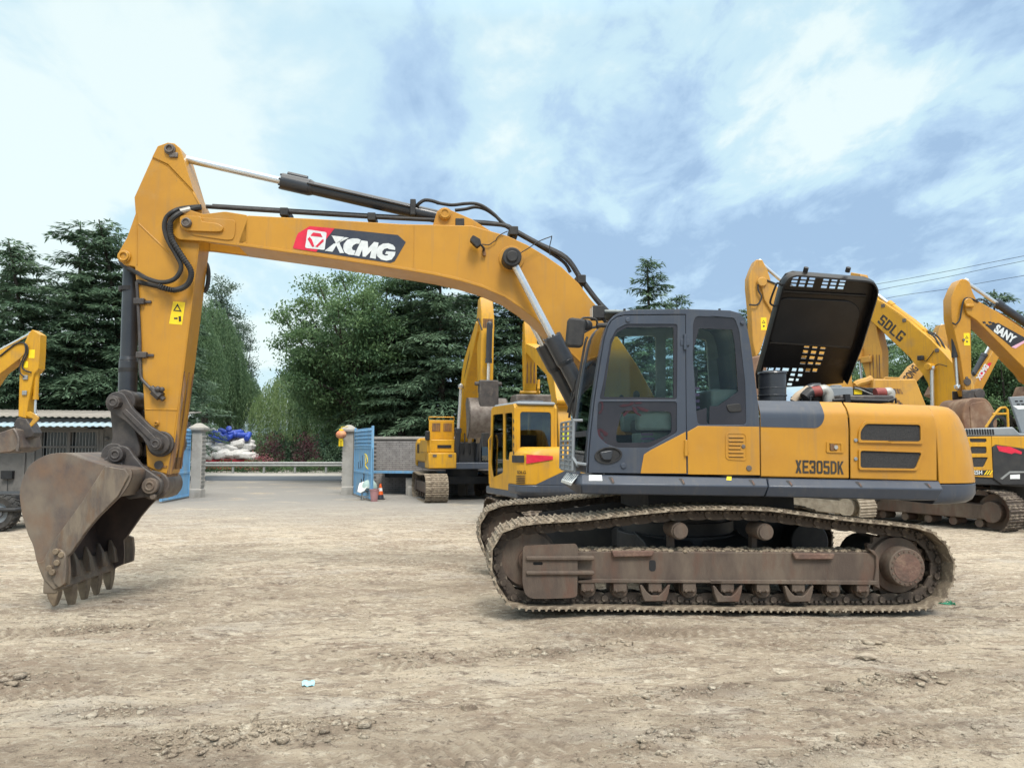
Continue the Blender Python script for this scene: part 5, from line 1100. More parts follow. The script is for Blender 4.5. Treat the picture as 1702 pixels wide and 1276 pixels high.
def marks(x, y):
    v = np.zeros_like(x)
    for i in range(len(IMPR)): m, st = imprint(x, y, i); v = np.maximum(v, m * (.45 - .45 * st))  # groove shade put into the colour, as soft light barely shows the relief
    for (x0, y0, L_, w_, an, h_) in HEAPS:
        c, s = math.cos(R(an)), math.sin(R(an)); a, b_ = (x - x0) * c + (y - y0) * s, -(x - x0) * s + (y - y0) * c
        v = np.maximum(v, .9 * np.exp(-(a / L_ * 1.5) ** 2 - (b_ / w_ * 1.3) ** 2) * np.clip(fbm(x * 2, y * 3, 3, 83) * 3 + .7, 0, 1))
    for (x0, y0, L_, w_, an, k) in ((-1.9, 4.3, 3.6, 1.1, 8, .75), (.7, 4.95, 1.6, .6, 10, .6), (-1.3, 9.6, 3.4, .9, 6, .6), (-3.2, 6.3, 2.6, .6, 8, .45), (4.6, 4.7, 1.6, .6, 12, .55), (3.0, 6.2, 2.4, .5, 16, .4), (-.5, 12.5, 4.0, 1.2, 4, .45), (.6, 7.3, 1.4, .35, 12, .4)):
        c, s = math.cos(R(an)), math.sin(R(an)); a, b_ = (x - x0) * c + (y - y0) * s, -(x - x0) * s + (y - y0) * c
        v = np.maximum(v, k * np.exp(-(a / L_ * 1.6) ** 2 - (b_ / w_ * 1.6) ** 2) * np.clip(fbm(x * 1.7, y * 3.2, 4, 89, .6) * 3.5 + .65, 0, 1))
    return np.clip(v, 0, 1)
def sheet(name, xs, ys, hf, m, attr=None):
    gx, gy = np.meshgrid(xs, ys); gz = hf(gx, gy); nx, ny = len(xs), len(ys)
    co = np.stack([gx, gy, gz], -1).reshape(-1, 3).astype(np.float32)
    i = np.arange((nx - 1) * (ny - 1)); r, c = i // (nx - 1), i % (nx - 1); a = r * nx + c
    fs = np.stack([a, a + 1, a + nx + 1, a + nx], -1).astype(np.int32)
    me = quads(name, co, fs, m)
    if attr is not None: at = me.attributes.new('mark', 'FLOAT', 'POINT'); at.data.foreach_set('value', attr(gx, gy).ravel().astype(np.float32))
    me.shade_smooth(); o = link(name, me); return o
def quads(name, co, fs, m, tint=None):
    me = bpy.data.meshes.new(name); n = len(fs); k = fs.shape[1]
    me.vertices.add(len(co)); me.vertices.foreach_set('co', np.ascontiguousarray(co, np.float32).ravel())
    me.loops.add(n * k); me.loops.foreach_set('vertex_index', np.ascontiguousarray(fs, np.int32).ravel())
    me.polygons.add(n); me.polygons.foreach_set('loop_start', np.arange(0, n * k, k, dtype=np.int32))
    me.update(calc_edges=True)
    if tint is not None:
        at = me.attributes.new('tint', 'FLOAT', 'POINT'); at.data.foreach_set('value', np.ascontiguousarray(tint, np.float32))
    me.materials.append(m); return me
def ground_mat():
    m = bpy.data.materials.new('dry_clay_soil'); m.use_nodes = True; nt = m.node_tree; N = nt.nodes.new; L = nt.links.new; b = nt.nodes['Principled BSDF']
    tc = N('ShaderNodeTexCoord')
    def nz(s, d=6, r=.6, st=(1, 1, 1), rot=0, off=(0, 0, 0), dist=0):
        mp = N('ShaderNodeMapping'); mp.inputs['Scale'].default_value = st; mp.inputs['Rotation'].default_value = (0, 0, rot); mp.inputs['Location'].default_value = off; L(tc.outputs['Object'], mp.inputs[0])
        n = N('ShaderNodeTexNoise'); n.inputs['Scale'].default_value = s; n.inputs['Detail'].default_value = d; n.inputs['Roughness'].default_value = r; n.inputs['Distortion'].default_value = dist; L(mp.outputs[0], n.inputs['Vector']); return n.outputs[0]
    def rp(v, a, c, t0=0, t1=1):
        n = N('ShaderNodeMapRange'); n.inputs['From Min'].default_value = a; n.inputs['From Max'].default_value = c; n.inputs['To Min'].default_value = t0; n.inputs['To Max'].default_value = t1; L(v, n.inputs['Value']); return n.outputs[0]
    def mix(f, a, c):
        n = N('ShaderNodeMix'); n.data_type = 'RGBA'; L(f, n.inputs[0])
        for i, v in ((6, a), (7, c)):
            if isinstance(v, tuple): n.inputs[i].default_value = (*v, 1)
            else: L(v, n.inputs[i])
        return n.outputs[2]
    c = mix(rp(nz(.55, 5, .6, (1, 1.9, 1), R(-14)), .42, .58), (0.60, 0.505, 0.385), (0.45, 0.365, 0.275))
    c = mix(rp(nz(1.3, 7, .62, (1, 2.2, 1), R(-18), (4, 1, 0), .6), .50, .68), c, (0.36, 0.275, 0.208))
    c = mix(rp(nz(.8, 6, .6, (1, 2.0, 1), R(-10), (9, 5, 0), .4), .54, .72), c, (0.61, 0.55, 0.47))
    c = mix(rp(nz(3.5, 9, .72, (1, 2.4, 1), R(-16), (1, 8, 0), .8), .51, .64), c, (0.235, 0.185, 0.145))
    c = mix(rp(nz(8, 8, .74, (1, 1.7, 1), R(-16), (0, 3, 0), .5),   .51, .64), c, (0.74, 0.66, 0.53))
    c = mix(rp(nz(17, 7, .75, (1, 1.5, 1), R(-16), (5, 3, 0), .6), .56, .66), c, (0.155, 0.125, 0.10))
    c = mix(rp(nz(34, 5, .72), .58, .68), c, (0.24, 0.19, 0.145))
    c = mix(rp(nz(60, 4, .7), .60, .68), c, (0.72, 0.64, 0.51))
    am = N('ShaderNodeAttribute'); am.attribute_name = 'mark'; c = mix(am.outputs['Fac'], c, (0.24, 0.185, 0.138))
    # grey compacted apron towards the gate
    sep = N('ShaderNodeSeparateXYZ'); L(tc.outputs['Object'], sep.inputs[0])
    apr = N('ShaderNodeMath'); apr.operation = 'MULTIPLY'; L(rp(sep.outputs[1], 15, 25), apr.inputs[0]); L(rp(nz(.5, 5, .6), .25, .45), apr.inputs[1])
    c = mix(apr.outputs[0], c, (0.31, 0.295, 0.275))
    L(c, b.inputs['Base Color']); b.inputs['Roughness'].default_value = .95; b.inputs['Specular IOR Level'].default_value = .15
    h1 = nz(24, 8, .68, (1, 1.5, 1), R(-16)); h2 = nz(120, 4, .7)
    ad = N('ShaderNodeMath'); ad.operation = 'MULTIPLY_ADD'; L(h2, ad.inputs[0]); ad.inputs[1].default_value = .3; L(h1, ad.inputs[2])
    bn = N('ShaderNodeBump'); bn.inputs['Strength'].default_value = 1.0; bn.inputs['Distance'].default_value = .06; L(ad.outputs[0], bn.inputs['Height']); L(bn.outputs[0], b.inputs['Normal'])
    return m
M['soil'] = ground_mat()
def ground():
    xs = axis([(-600, -60, 60), (-60, -16, 2), (-16, -9, .2), (-9, -6, .06), (-6, 6, .028), (6, 9, .06), (9, 18, .2), (18, 60, 2), (60, 600, 60)])
    ys = axis([(-60, -4, 4), (-4, 2.5, .4), (2.5, 9.5, .028), (9.5, 14, .05), (14, 22, .12), (22, 40, .5), (40, 100, 5), (100, 900, 80)])
    o = sheet('ground', xs, ys, ground_h, M['soil'], marks); tag(o, kind='structure')
    # clods, crumbs and pebbles lying on the soil
    r_ = np.random.default_rng(5); n = 26000
    x = r_.uniform(-7, 8, n); y = 3.2 + 12 * r_.random(n) ** 1.7
    dens = np.clip(fbm(x * .9, y * 1.6, 3, 91) * 3.2 + .30, .02, 1)
    for (x0, y0, L_, w_, an, h_) in HEAPS:
        c, s = math.cos(R(an)), math.sin(R(an)); a, b_ = (x - x0) * c + (y - y0) * s, -(x - x0) * s + (y - y0) * c
        dens = dens + 1.5 * np.exp(-(a / L_ * 1.8) ** 2 - (b_ / w_ * 1.5) ** 2)
    keep = r_.random(n) < dens * .34; x, y = x[keep], y[keep]
    # extra in the heaps
    ex, ey, es = [], [], []
    for (x0, y0, L_, w_, an, h_) in HEAPS:
        k = int(700 * L_ * w_ * h_ / .02); a, b_ = r_.normal(0, L_ * .30, k), r_.normal(0, w_ * .36, k); c, s = math.cos(R(an)), math.sin(R(an)); ex.append(x0 + a * c - b_ * s); ey.append(y0 + a * s + b_ * c); es.append(np.full(k, h_))
    sz = np.clip(r_.lognormal(-5.35, .55, len(x)), .003, .022)
    ex, ey, es = map(np.concatenate, (ex, ey, es)); sz2 = np.clip(r_.lognormal(-4.95, .7, len(ex)), .004, .05)
    x, y, sz = np.concatenate([x, ex]), np.concatenate([y, ey]), np.concatenate([sz, sz2]); n = len(x)
    z = ground_h(x, y)
    bm = bmesh.new(); bmesh.ops.create_icosphere(bm, subdivisions=1, radius=1); bm.verts.ensure_lookup_table()
    tv = np.array([v.co[:] for v in bm.verts]); tf = np.array([[v.index for v in f.verts] for f in bm.faces]); bm.free()
    jit = r_.uniform(.45, 1.3, (n, len(tv), 1)); ax = r_.uniform(.45, 1.6, (n, 1, 3)); ax[:, :, 2] = r_.uniform(.3, .8, (n, 1))
    an = r_.uniform(0, 2 * math.pi, n); ca, sa = np.cos(an), np.sin(an)
    v = tv[None] * jit * ax * sz[:, None, None]; vx = v[..., 0] * ca[:, None] - v[..., 1] * sa[:, None]; vy = v[..., 0] * sa[:, None] + v[..., 1] * ca[:, None]
    co = np.stack([vx + x[:, None], vy + y[:, None], v[..., 2] + (z + sz * .15)[:, None]], -1).reshape(-1, 3)
    fs = (tf[None] + (np.arange(n) * len(tv))[:, None, None]).reshape(-1, 3)
    m2 = 60000; cx = r_.uniform(-5.5, 6.5, m2); cy = 3.4 + 8 * r_.random(m2) ** 1.6; k2 = r_.random(m2) < np.clip(fbm(cx * 1.6, cy * 2.6, 3, 97) * 4 + .4, .08, 1); cx, cy = cx[k2], cy[k2]; q = len(cx)
    ov = np.array([(1, 0, 0), (0, 1, 0), (-1, 0, 0), (0, -1, 0), (0, 0, 1), (0, 0, -.4)], float); of = np.array([(0, 1, 4), (1, 2, 4), (2, 3, 4), (3, 0, 4), (1, 0, 5), (2, 1, 5), (3, 2, 5), (0, 3, 5)])
    s2 = np.clip(r_.lognormal(-5.3, .45, q), .002, .014); v2 = ov[None] * s2[:, None, None] * r_.uniform(.5, 1.4, (q, 6, 1)); a2 = r_.uniform(0, 6.28, q); ca, sa = np.cos(a2)[:, None], np.sin(a2)[:, None]
    co2 = np.stack([v2[..., 0] * ca - v2[..., 1] * sa + cx[:, None], v2[..., 0] * sa + v2[..., 1] * ca + cy[:, None], v2[..., 2] * .8 + (ground_h(cx, cy) + s2 * .1)[:, None]], -1).reshape(-1, 3)
    tag(link('crumbs', quads('crumbs', co2, (of[None] + (np.arange(q) * 6)[:, None, None]).reshape(-1, 3), M['soil'])), kind='stuff')
    o = link('clods', quads('clods', co, fs, M['soil'])); tag(o, kind='stuff')
base_mean = float(np.mean(base_h(np.array([p.x for p, t in TIPS]), np.array([p.y for p, t in TIPS]))))
ground()
def gz(x, y): return float(ground_h(np.array([x]), np.array([y]))[0])
# ================================================================== yard edge: road, gate, walls, shed
def at(x, y, Y):
    r = ray(x, y); t = Y / r.y; return Vector((r.x * t, Y, H + r.z * t))
def put(name, bm, m, parent=None, **k): return bm.build(name, M[m], parent, **k)
M['asphalt'] = pm('asphalt', (0.10, 0.115, 0.135), (0.075, 0.085, 0.10), 2.0, 0.85, bump=.2, bscale=60, stretch=(.2, 1, 1))
M['concrete'] = pm('pale_concrete', (0.36, 0.34, 0.31), (0.28, 0.265, 0.24), 2.4, 0.9, bump=.3, bscale=20, c3=(0.2, 0.185, 0.165), s3=3, lo3=.55, hi3=.8)
M['render'] = pm('grey_render', (0.165, 0.155, 0.145), (0.13, 0.122, 0.115), 1.4, 0.9, bump=.2, bscale=25, c3=(0.1, 0.095, 0.09), s3=2, lo3=.55, hi3=.75)
M['brick'] = pm('grey_brick', (0.28, 0.265, 0.255), (0.20, 0.188, 0.182), 4, 0.9, bump=.3, bscale=30)
M['mortar'] = pm('mortar', (0.10, 0.093, 0.088), (0.08, 0.074, 0.07), 5, 0.95)
M['bluesheet'] = pm('weathered_blue_sheet', (0.16, 0.36, 0.58), (0.135, 0.30, 0.49), 3, 0.55, c3=(0.27, 0.36, 0.42), s3=3.2, lo3=.50, hi3=.70, stretch=(1, 1, .4), streak=(0.12, 0.2, 0.28), speck=(0.16, 0.13, 0.1))
M['bluepale'] = pm('pale_blue_sheet', (0.27, 0.37, 0.43), (0.30, 0.36, 0.39), 2, 0.6)
M['tinroof'] = pm('weathered_roof_sheet', (0.24, 0.215, 0.185), (0.17, 0.155, 0.135), 2, 0.7)
M['galv'] = pm('galvanised_rail', (0.30, 0.31, 0.31), (0.24, 0.25, 0.25), 4, 0.5, metal=.3)
M['bag'] = pm('white_woven_sack', (0.62, 0.61, 0.59), (0.50, 0.49, 0.48), 5, 0.8, bump=.4, bscale=12, c3=(.40, .38, .35), s3=3, lo3=.55, hi3=.75)
M['bluebag'] = pm('blue_plastic_roll', (0.03, 0.075, 0.42), (0.025, 0.055, 0.33), 6, 0.45, bump=.3, bscale=14)
M['redtarp'] = pm('red_tarpaulin', (0.42, 0.035, 0.05), (0.33, 0.028, 0.04), 4, 0.6)
M['pink'] = pm('faded_pink_plastic', (0.38, 0.20, 0.205), (0.3, 0.16, 0.165), 6, 0.55)
M['orange'] = pm('orange_plastic', (0.72, 0.12, 0.02), (0.6, 0.1, 0.02), 6, 0.5)
M['lantern'] = pm('faded_lantern_cloth', (0.48, 0.13, 0.07), (0.55, 0.30, 0.15), 4, 0.7)
M['cloth'] = pm('white_cloth', (0.68, 0.68, 0.65), (0.58, 0.58, 0.55), 6, 0.9)
M['aqua'] = pm('pale_green_enamel', (0.36, 0.47, 0.44), (0.3, 0.4, 0.38), 6, 0.4)
M['tyre'] = pm('dusty_tyre', (0.028, 0.027, 0.026), (0.06, 0.055, 0.05), 6, 0.85, bump=.3, bscale=30)
M['windowdark'] = pm('dark_window_glass', (0.02, 0.024, 0.027), (0.035, 0.04, 0.043), 4, 0.12)
M['bark'] = pm('bark', (0.055, 0.045, 0.036), (0.03, 0.025, 0.022), 7, 0.95, bump=.6, bscale=14, stretch=(1, 1, .3))

def flat_sheet(name, x0, x1, y0, y1, z, m):
    b = MB(); b.faces([(x0, y0, z), (x1, y0, z), (x1, y1, z), (x0, y1, z)], [(0, 1, 2, 3)]); return tag(b.build(name, M[m], norm=False), kind='structure')
flat_sheet('road', -300, 300, 39.3, 45.2, .012, 'asphalt')
flat_sheet('road_shoulder', -300, 300, 45.2, 50.2, .016, 'concrete')
# guard rail beyond the road
g = empty('guard_rail', (-12, 49.5, 0)); tag(g, 'long galvanised guard rail on posts along the far side of the road', 'guard rail')
prof = [(0, .45), (-.04, .47), (-.08, .52), (-.04, .57), (-.01, .60), (-.04, .63), (-.08, .68), (-.04, .73), (0, .75), (.012, .75), (-.03, .72), (-.065, .68), (-.03, .64), (.004, .60), (-.03, .56), (-.065, .52), (-.03, .48), (.012, .45)]
b = MB(); b.loft([[(u, y, z) for y, z in prof] for u in (-26, 26)]); put('rail_beam', b, 'galv', g, smooth=0)
b = MB(); b.box(-.06, .06, .02, .14, -.2, .72); pm_ = b.mesh('rail_post', M['galv'], 0)
for k in range(27): o = link('rail_post', pm_, g); o.location = (-26 + 2 * k, 0, 0)

# gate pillars
def pillar(x, Y, top, w, label, flip=1):
    c = at(x, 741, Y); e = empty('gate_pillar', (c.x, Y, 0)); tag(e, label, 'pillar', 'gate pillars')
    hgt = at(x, top, Y).z; h = w / 2
    b = MB(); b.loft([[(-a, -a, z), (a, -a, z), (a, a, z), (-a, a, z)] for a, z in ((h + .03, -.1), (h + .03, .28), (h, .30), (h, hgt - .28))]); put('shaft', b, 'concrete', e, bevel=.015)
    b = MB(); b.loft([[(-a, -a, z), (a, -a, z), (a, a, z), (-a, a, z)] for a, z in ((h + .01, hgt - .28), (h + .10, hgt - .22), (h + .10, hgt - .14), (h * .55, hgt), (.05, hgt + .02))]); put('cap', b, 'concrete', e, bevel=.01)
    b = MB()                                          # toothed brick ends left bare on the gateway side
    for k in range(26):
        z = .35 + k * (hgt - .75) / 26; d = .02 if k % 2 else .0; b.box(flip * (h - .02), flip * (h + .02 + d), -h + .01, h - .01, z, z + .058)
    o = put('brick_edge', b, 'concrete', e, smooth=0); tag(o, kind='stuff')
    return e
pillar(330, 26.6, 704, .34, 'concrete gate pillar on the left of the gateway, behind the blue sheet gate', 1)
pillar(580, 28.2, 707, .36, 'concrete gate pillar with a round lantern hanging on its left', -1)
def gate_leaf(p0, p1, h, label, marks):
    d = p1 - p0; L_ = d.length; e = empty('gate_leaf', (p0.x, p0.y, 0), math.atan2(d.y, d.x)); tag(e, label, 'gate', 'blue sheet metal gates')
    b = MB(); b.box(0, L_, 0, .03, .08, h * .70); put('lower_sheet', b, 'bluesheet', e)
    b = MB()
    for (x0, x1, z0, z1) in ((0, .05, .05, h), (L_ - .05, L_, .05, h), (.05, L_ - .05, .05, .11), (.05, L_ - .05, h * .345, h * .375), (.05, L_ - .05, h * .69, h * .72)): b.box(x0, x1, -.025, .055, z0, z1)
    put('gate_frame', b, 'bluesheet', e, bevel=.006)
    n = 5; st = (h * .98 - h * .72) / n
    b = MB(); b.loft([[(x, y, z) for y, z in ((.0, .005), (-.035, .02), (-.035, st * .45), (0, st * .6), (0, st * .98), (.02, st * .98), (.02, .005))] for x in (.05, L_ - .05)]); me = b.mesh('corrugated_board', M['bluesheet'], 0)
    for k in range(n): o = link('corrugated_board', me, e); o.location = (0, 0, h * .72 + k * st)
    for pts, m, r in marks:
        b = MB(); b.tube(spline([(x * L_, -.004, z * h) for x, z in pts], 4), r, 5); o = put('paint_mark', b, m, e)
    return e
gate_leaf(Vector((-10.88, 23.9, 0)), Vector((-11.08, 26.4, 0)), 2.42, 'blue sheet gate leaf standing open beside the left pillar, partly behind the bucket',
          [([(.5, .55), (.55, .4), (.5, .25)], 'navy', .010), ([(.35, .5), (.4, .35), (.38, .2), (.42, .15)], 'navy', .008), ([(.7, .6), (.72, .45)], 'navy', .008)])
gate_leaf(Vector((-5.72, 27.9, 0)), Vector((-4.52, 24.8, 0)), 2.42, 'blue sheet gate leaf with yellow scrawl and dark graffiti by the brick wall',
          [([(.62, .62), (.72, .6), (.78, .52), (.66, .48), (.72, .44), (.80, .42)], 'warn', .022), ([(.64, .60), (.66, .50), (.7, .44)], 'warn', .02), ([(.25, .5), (.27, .40)], 'navy', .016), ([(.36, .52), (.38, .44), (.34, .41)], 'navy', .014), ([(.48, .6), (.5, .5), (.46, .42)], 'navy', .014), ([(.52, .36), (.6, .32), (.56, .2), (.66, .14)], 'ink', .024), ([(.45, .26), (.5, .16), (.7, .12), (.8, .1)], 'ink', .03)])
# lantern on the right pillar
c = at(567, 722, 27.7); l = empty('lantern', c); tag(l, 'faded round lantern with yellow tassel hanging on the right gate pillar', 'lantern')
b = MB(); b.ball((0, 0, 0), .19, 3, (1, 1, .82)); 
for v in b.bm.verts: 
    k = 1 + .04 * math.cos(12 * math.atan2(v.co.y, v.co.x)); v.co.x *= k; v.co.y *= k
put('lantern_body', b, 'lantern', l)
b = MB(); b.cyl((0, 0, .13), (0, 0, .2), .08, seg=12); b.cyl((0, 0, -.2), (0, 0, -.13), .08, seg=12); b.tube([(0, 0, .2), (.0, .0, .27), (.16, .35, .30)], .01, 5); put('lantern_ring', b, 'warn', l)
b = MB()
for k in range(10): t = k * .628; b.tube([(.07 * math.cos(t), .07 * math.sin(t), -.18), (.075 * math.cos(t), .075 * math.sin(t), -.42)], .012, 4)
put('tassel', b, 'warn', l)

# brick wall behind the platform
wx0, wx1, wy, wh = -5.25, 1.2, 29.0, 2.12
w = empty('brick_wall', ((wx0 + wx1) / 2, wy, 0)); tag(w, 'grey brick wall between the blue gate leaf and the parked excavator', 'wall')
hw = (wx1 - wx0) / 2; b = MB(); b.box(-hw, hw, .012, .22, -.1, wh - .1); put('wall_core', b, 'mortar', w)
b = MB(); r_ = random.Random(2)
for k in range(int((wh - .12) / .078)):
    z = k * .078; off = .125 * (k % 2)
    for j in range(int(2 * hw / .25) + 1):
        x = -hw + j * .25 - off; d = r_.uniform(-.006, .006)
        if x + .238 > hw or x < -hw - .01: continue
        b.box(x, x + .238, d, .1, z + .006, z + .072)
tag(put('brick', b, 'brick', w, smooth=0), kind='stuff')
b = MB(); b.box(-hw - .01, hw + .01, -.02, .24, wh - .1, wh); put('coping', b, 'concrete', w, bevel=.01)

# flat trailer bed under the wall, on blocks
c0, c1 = at(622, 784, 28.0), at(760, 785.5, 27.4)
d = c1 - c0; e = empty('trailer_bed', (c0.x, c0.y, 0), math.atan2(d.y, d.x)); tag(e, 'low flat blue-edged trailer bed on blocks in front of the brick wall', 'trailer')
L_ = 4.2; b = MB(); b.box(0, L_, 0, 2.0, .80, .86); put('deck', b, 'steel', e, bevel=.008)
b = MB(); b.box(-.01, L_, -.03, .0, .78, .875); put('edge_beam', b, 'bluesheet', e, bevel=.006)
b = MB(); b.box(.3, L_, .3, .5, .62, .80); b.box(.3, L_, 1.5, 1.7, .62, .80); put('chassis_rail', b, 'dark', e)
for (x, y, s) in ((1.15, .15, .3), (1.25, 1.2, .3), (3.1, .15, .3)):
    b = MB(); b.box(x, x + s, y, y + .35, -.02, .62); put('support_block', b, 'concrete', e, bevel=.02)
for x, y, z0, s, lb in ((1.62, -.15, -.02, .5, 'broken concrete block lying under the edge of the trailer bed'),):
    p = e.location + Vector((d.normalized().x * x - d.normalized().y * y, d.normalized().y * x + d.normalized().x * y, 0))
    b = MB(); b.loft([[(-.26, -.15, z), (.27, -.14, z), (.24, .15, z), (-.25, .14, z)] for z in (-.02, .33)]); tag(put('concrete_block', b, 'concrete', loc=p, bevel=.02), lb, 'block')

# chair with basin and cloth, tub, cone
c = at(611, 824, 25.4); ch = empty('stool', (c.x, 25.4, 0), .3); tag(ch, 'small metal frame stool standing by the right gate leaf', 'stool')
for sx in (-.19, .19):
    for sy in (-.17, .17): b = MB(); b.cyl((sx, sy, 0), (sx * .9, sy * .9, .36), .013, seg=8); put('leg', b, 'galv', ch)
b = MB()
for z in (.12, .26): b.tube([(-.19, -.17, z), (.19, -.17, z), (.19, .17, z), (-.19, .17, z), (-.19, -.17, z)], .010, 6)
b.box(-.2, .2, -.18, .18, .36, .38); put('seat', b, 'galv', ch)
b = MB(); b.loft([[(r * math.cos(t), r * math.sin(t), z) for t in [2 * math.pi * i / 22 for i in range(22)]] for r, z in ((.26, 0), (.255, .05), (.22, .16), (.14, .25), (.05, .275))], cap=True)
tag(put('basin', b, 'aqua', loc=(c.x + .06, 25.38, .385)), 'upturned pale enamel basin on the small metal stool', 'basin')
b = MB(); n = 12; r_ = random.Random(4)
vs_ = [[(-.30 + .34 * i / n, -.26 + .0 * j, 0) for i in range(n + 1)] for j in range(n + 1)]
pts = []
for j in range(n + 1):
    for i in range(n + 1):
        u, v = i / n, j / n; x = -.30 + u * .42; rr = math.hypot(x * .9, -.28 + v * .3); pts.append((x, -.30 + v * .34 + .02 * math.sin(9 * u), .60 - .34 * (1 - v) ** 1.3 * (.8 + .2 * math.sin(5 * u)) - .35 * max(0, -x - .02) + .01 * math.sin(20 * u + 3 * v)))
b.faces(pts, [(j * (n + 1) + i, j * (n + 1) + i + 1, (j + 1) * (n + 1) + i + 1, (j + 1) * (n + 1) + i) for j in range(n) for i in range(n)])
o = put('rag', b, 'cloth', norm=False, loc=(c.x + .02, 25.40, .05)); s_ = o.modifiers.new('thick', 'SOLIDIFY'); s_.thickness = .012; tag(o, 'white rag draped over the upturned basin by the gate', 'cloth')
c = at(622, 832, 24.6); tb = empty('tub', (c.x, 24.6, 0)); tag(tb, 'faded pink plastic tub standing on the ground before the traffic cone', 'tub')
b = MB(); b.loft([[(r * math.cos(t), r * math.sin(t), z) for t in [2 * math.pi * i / 20 for i in range(20)]] for r, z in ((.10, 0), (.15, .36), (.165, .37), (.165, .39), (.14, .39), (.095, .03))]); put('tub_body', b, 'pink', tb)
c = at(632, 826, 25.6); cn = empty('traffic_cone', (c.x, 25.6, 0)); tag(cn, 'small orange and white traffic cone beside the trailer bed', 'cone')
b = MB(); b.box(-.15, .15, -.15, .15, 0, .03); put('base', b, 'rubber', cn, bevel=.01)
for z0, z1, m in ((.03, .16, 'navy'), (.16, .28, 'orange'), (.28, .38, 'paper'), (.38, .52, 'orange')):
    f = lambda z: .13 - .10 * z / .52; b = MB(); b.cyl((0, 0, z0), (0, 0, z1), f(z0), f(z1), seg=16); put('band', b, m, cn)

# shed on the left
FS = Frame(-14.5, 24.6, 0); sh = empty('shed', (-14.5, 24.6, 0)); tag(sh, 'low grey rendered shed with corrugated roof and barred window behind the bucket', 'shed')
sp_ = lambda x, y, w=0: FS.px(*zl(x, y), w)
uR = FS.px(248, 741, 0)[0]; uL = -7.0; zt = sp_(0, 605)[1]
wq = [sp_(242, 672), sp_(600, 672), sp_(600, 860), sp_(242, 860)]
dq = [sp_(165, 660), sp_(215, 660), sp_(215, 1180), sp_(165, 1180)]
b = MB(); b.prism([(uL, -.2), (uR, -.2), (uR, zt), (uL, zt)], 0, .2, holes=[wq]); put('front_wall', b, 'render', sh)
b = MB(); b.box(uR - .2, uR, .2, 2.9, -.2, zt); b.box(uL, uL + .2, .2, 2.9, -.2, zt); b.box(uL, uR, 2.9, 3.1, -.2, zt); put('wall', b, 'render', sh)
def corr(name, x0, x1, y0, y1, z0, z1, m, amp=.022, dz=0.0):
    n = int((x1 - x0) / .055); b = MB()
    b.loft([[(x0 + (x1 - x0) * i / n, y, z + dz * i / n + amp * math.sin(i * math.pi / 2 + .7)) for y, z in ((y0, z0), (y1, z1))] for i in range(n + 1)], closed=False, cap=False)
    o = put(name, b, m, sh, norm=False); s_ = o.modifiers.new('thick', 'SOLIDIFY'); s_.thickness = .012; return o
zr0 = sp_(0, 578, -.5)[1]
corr('roof', uL - .3, uR + .3, -.5, 3.3, zr0, zr0 + .35, 'tinroof', dz=-.12)
b = MB(); b.loft([[(u, y, z + (u - uL) / (uR - uL) * -.12) for y, z in ((-.42, zr0 - .03), (-.36, zr0 - .03), (-.36, zr0 - .17), (-.42, zr0 - .17))] for u in (uL - .3, uR + .3)]); put('eave_gap_strip', b, 'dark', sh)  # near-black strip filling the dark gap under the eave
za0 = sp_(0, 652, -.9)[1]; corr('awning', uL - .3, uR + .2, -.95, 0.0, za0, za0 + .24, 'bluepale')
b = MB()
for x in (-5.5, -2.6, 1.3): b.box(x, x + .05, -.85, 0, za0 - .06, za0 - .01)
put('awning_bracket', b, 'dark', sh)
fo = MB(); inn = [(p[0] + dx, p[1] + dz) for p, (dx, dz) in zip(wq, ((.07, -.07), (-.07, -.07), (-.07, .07), (.07, .07)))]
fo.prism(wq, -.02, .10, holes=[inn]); m1 = (wq[0][0] + wq[1][0]) / 2; fo.box(m1 - .045, m1 + .045, -.015, .09, wq[2][1] + .07, wq[0][1] - .07); zt_ = sp_(300, 775)[1]
fo.box(inn[0][0], m1 - .045, -.01, .08, zt_ - .03, zt_ + .03); fo.box(m1 + .045, inn[1][0], -.01, .08, zt_ - .03, zt_ + .03)
wf = put('window', fo, 'render', sh)
b = MB(); b.box(inn[0][0], inn[1][0], .12, .13, inn[2][1], inn[0][1]); put('pane', b, 'windowdark', wf)
b = MB(); b.cyl((0, .04, inn[2][1]), (0, .04, inn[0][1]), .011, seg=6); bm_ = b.mesh('window_bar', M['galv'], 30)
for a, c in ((inn[0][0], m1 - .045), (m1 + .045, inn[1][0])):
    for k in range(8): o = link('window_bar', bm_, wf); o.location = (a + (c - a) * (k + .5) / 8, 0, 0)
b = MB(); b.prism(dq, -.03, .0); dr = put('door', b, 'render', sh, bevel=.006)
b = MB()
for x in (160, 216): p = sp_(x, 660); q = sp_(x, 1190); b.box(p[0] - .035, p[0] + .035, -.05, 0, q[1], p[1])
put('door_frame', b, 'render', sh)
b = MB(); p = sp_(55, 945); b.box(p[0] - .18, p[0] + .18, -.14, 0, p[1] - .12, p[1] + .14); b.tube([(p[0], -.06, p[1] - .12), (p[0] + .01, -.05, p[1] - .8)], .012, 5); put('meter_box', b, 'black', sh, bevel=.02)
b = MB(); p = sp_(625, 730); b.box(p[0] - .02, p[0] + .02, -.03, 0, p[1] - 1.2, p[1] + .3); p = sp_(650, 725); b.ball((p[0], -.05, p[1]), .07); put('drain_pipe', b, 'render', sh)

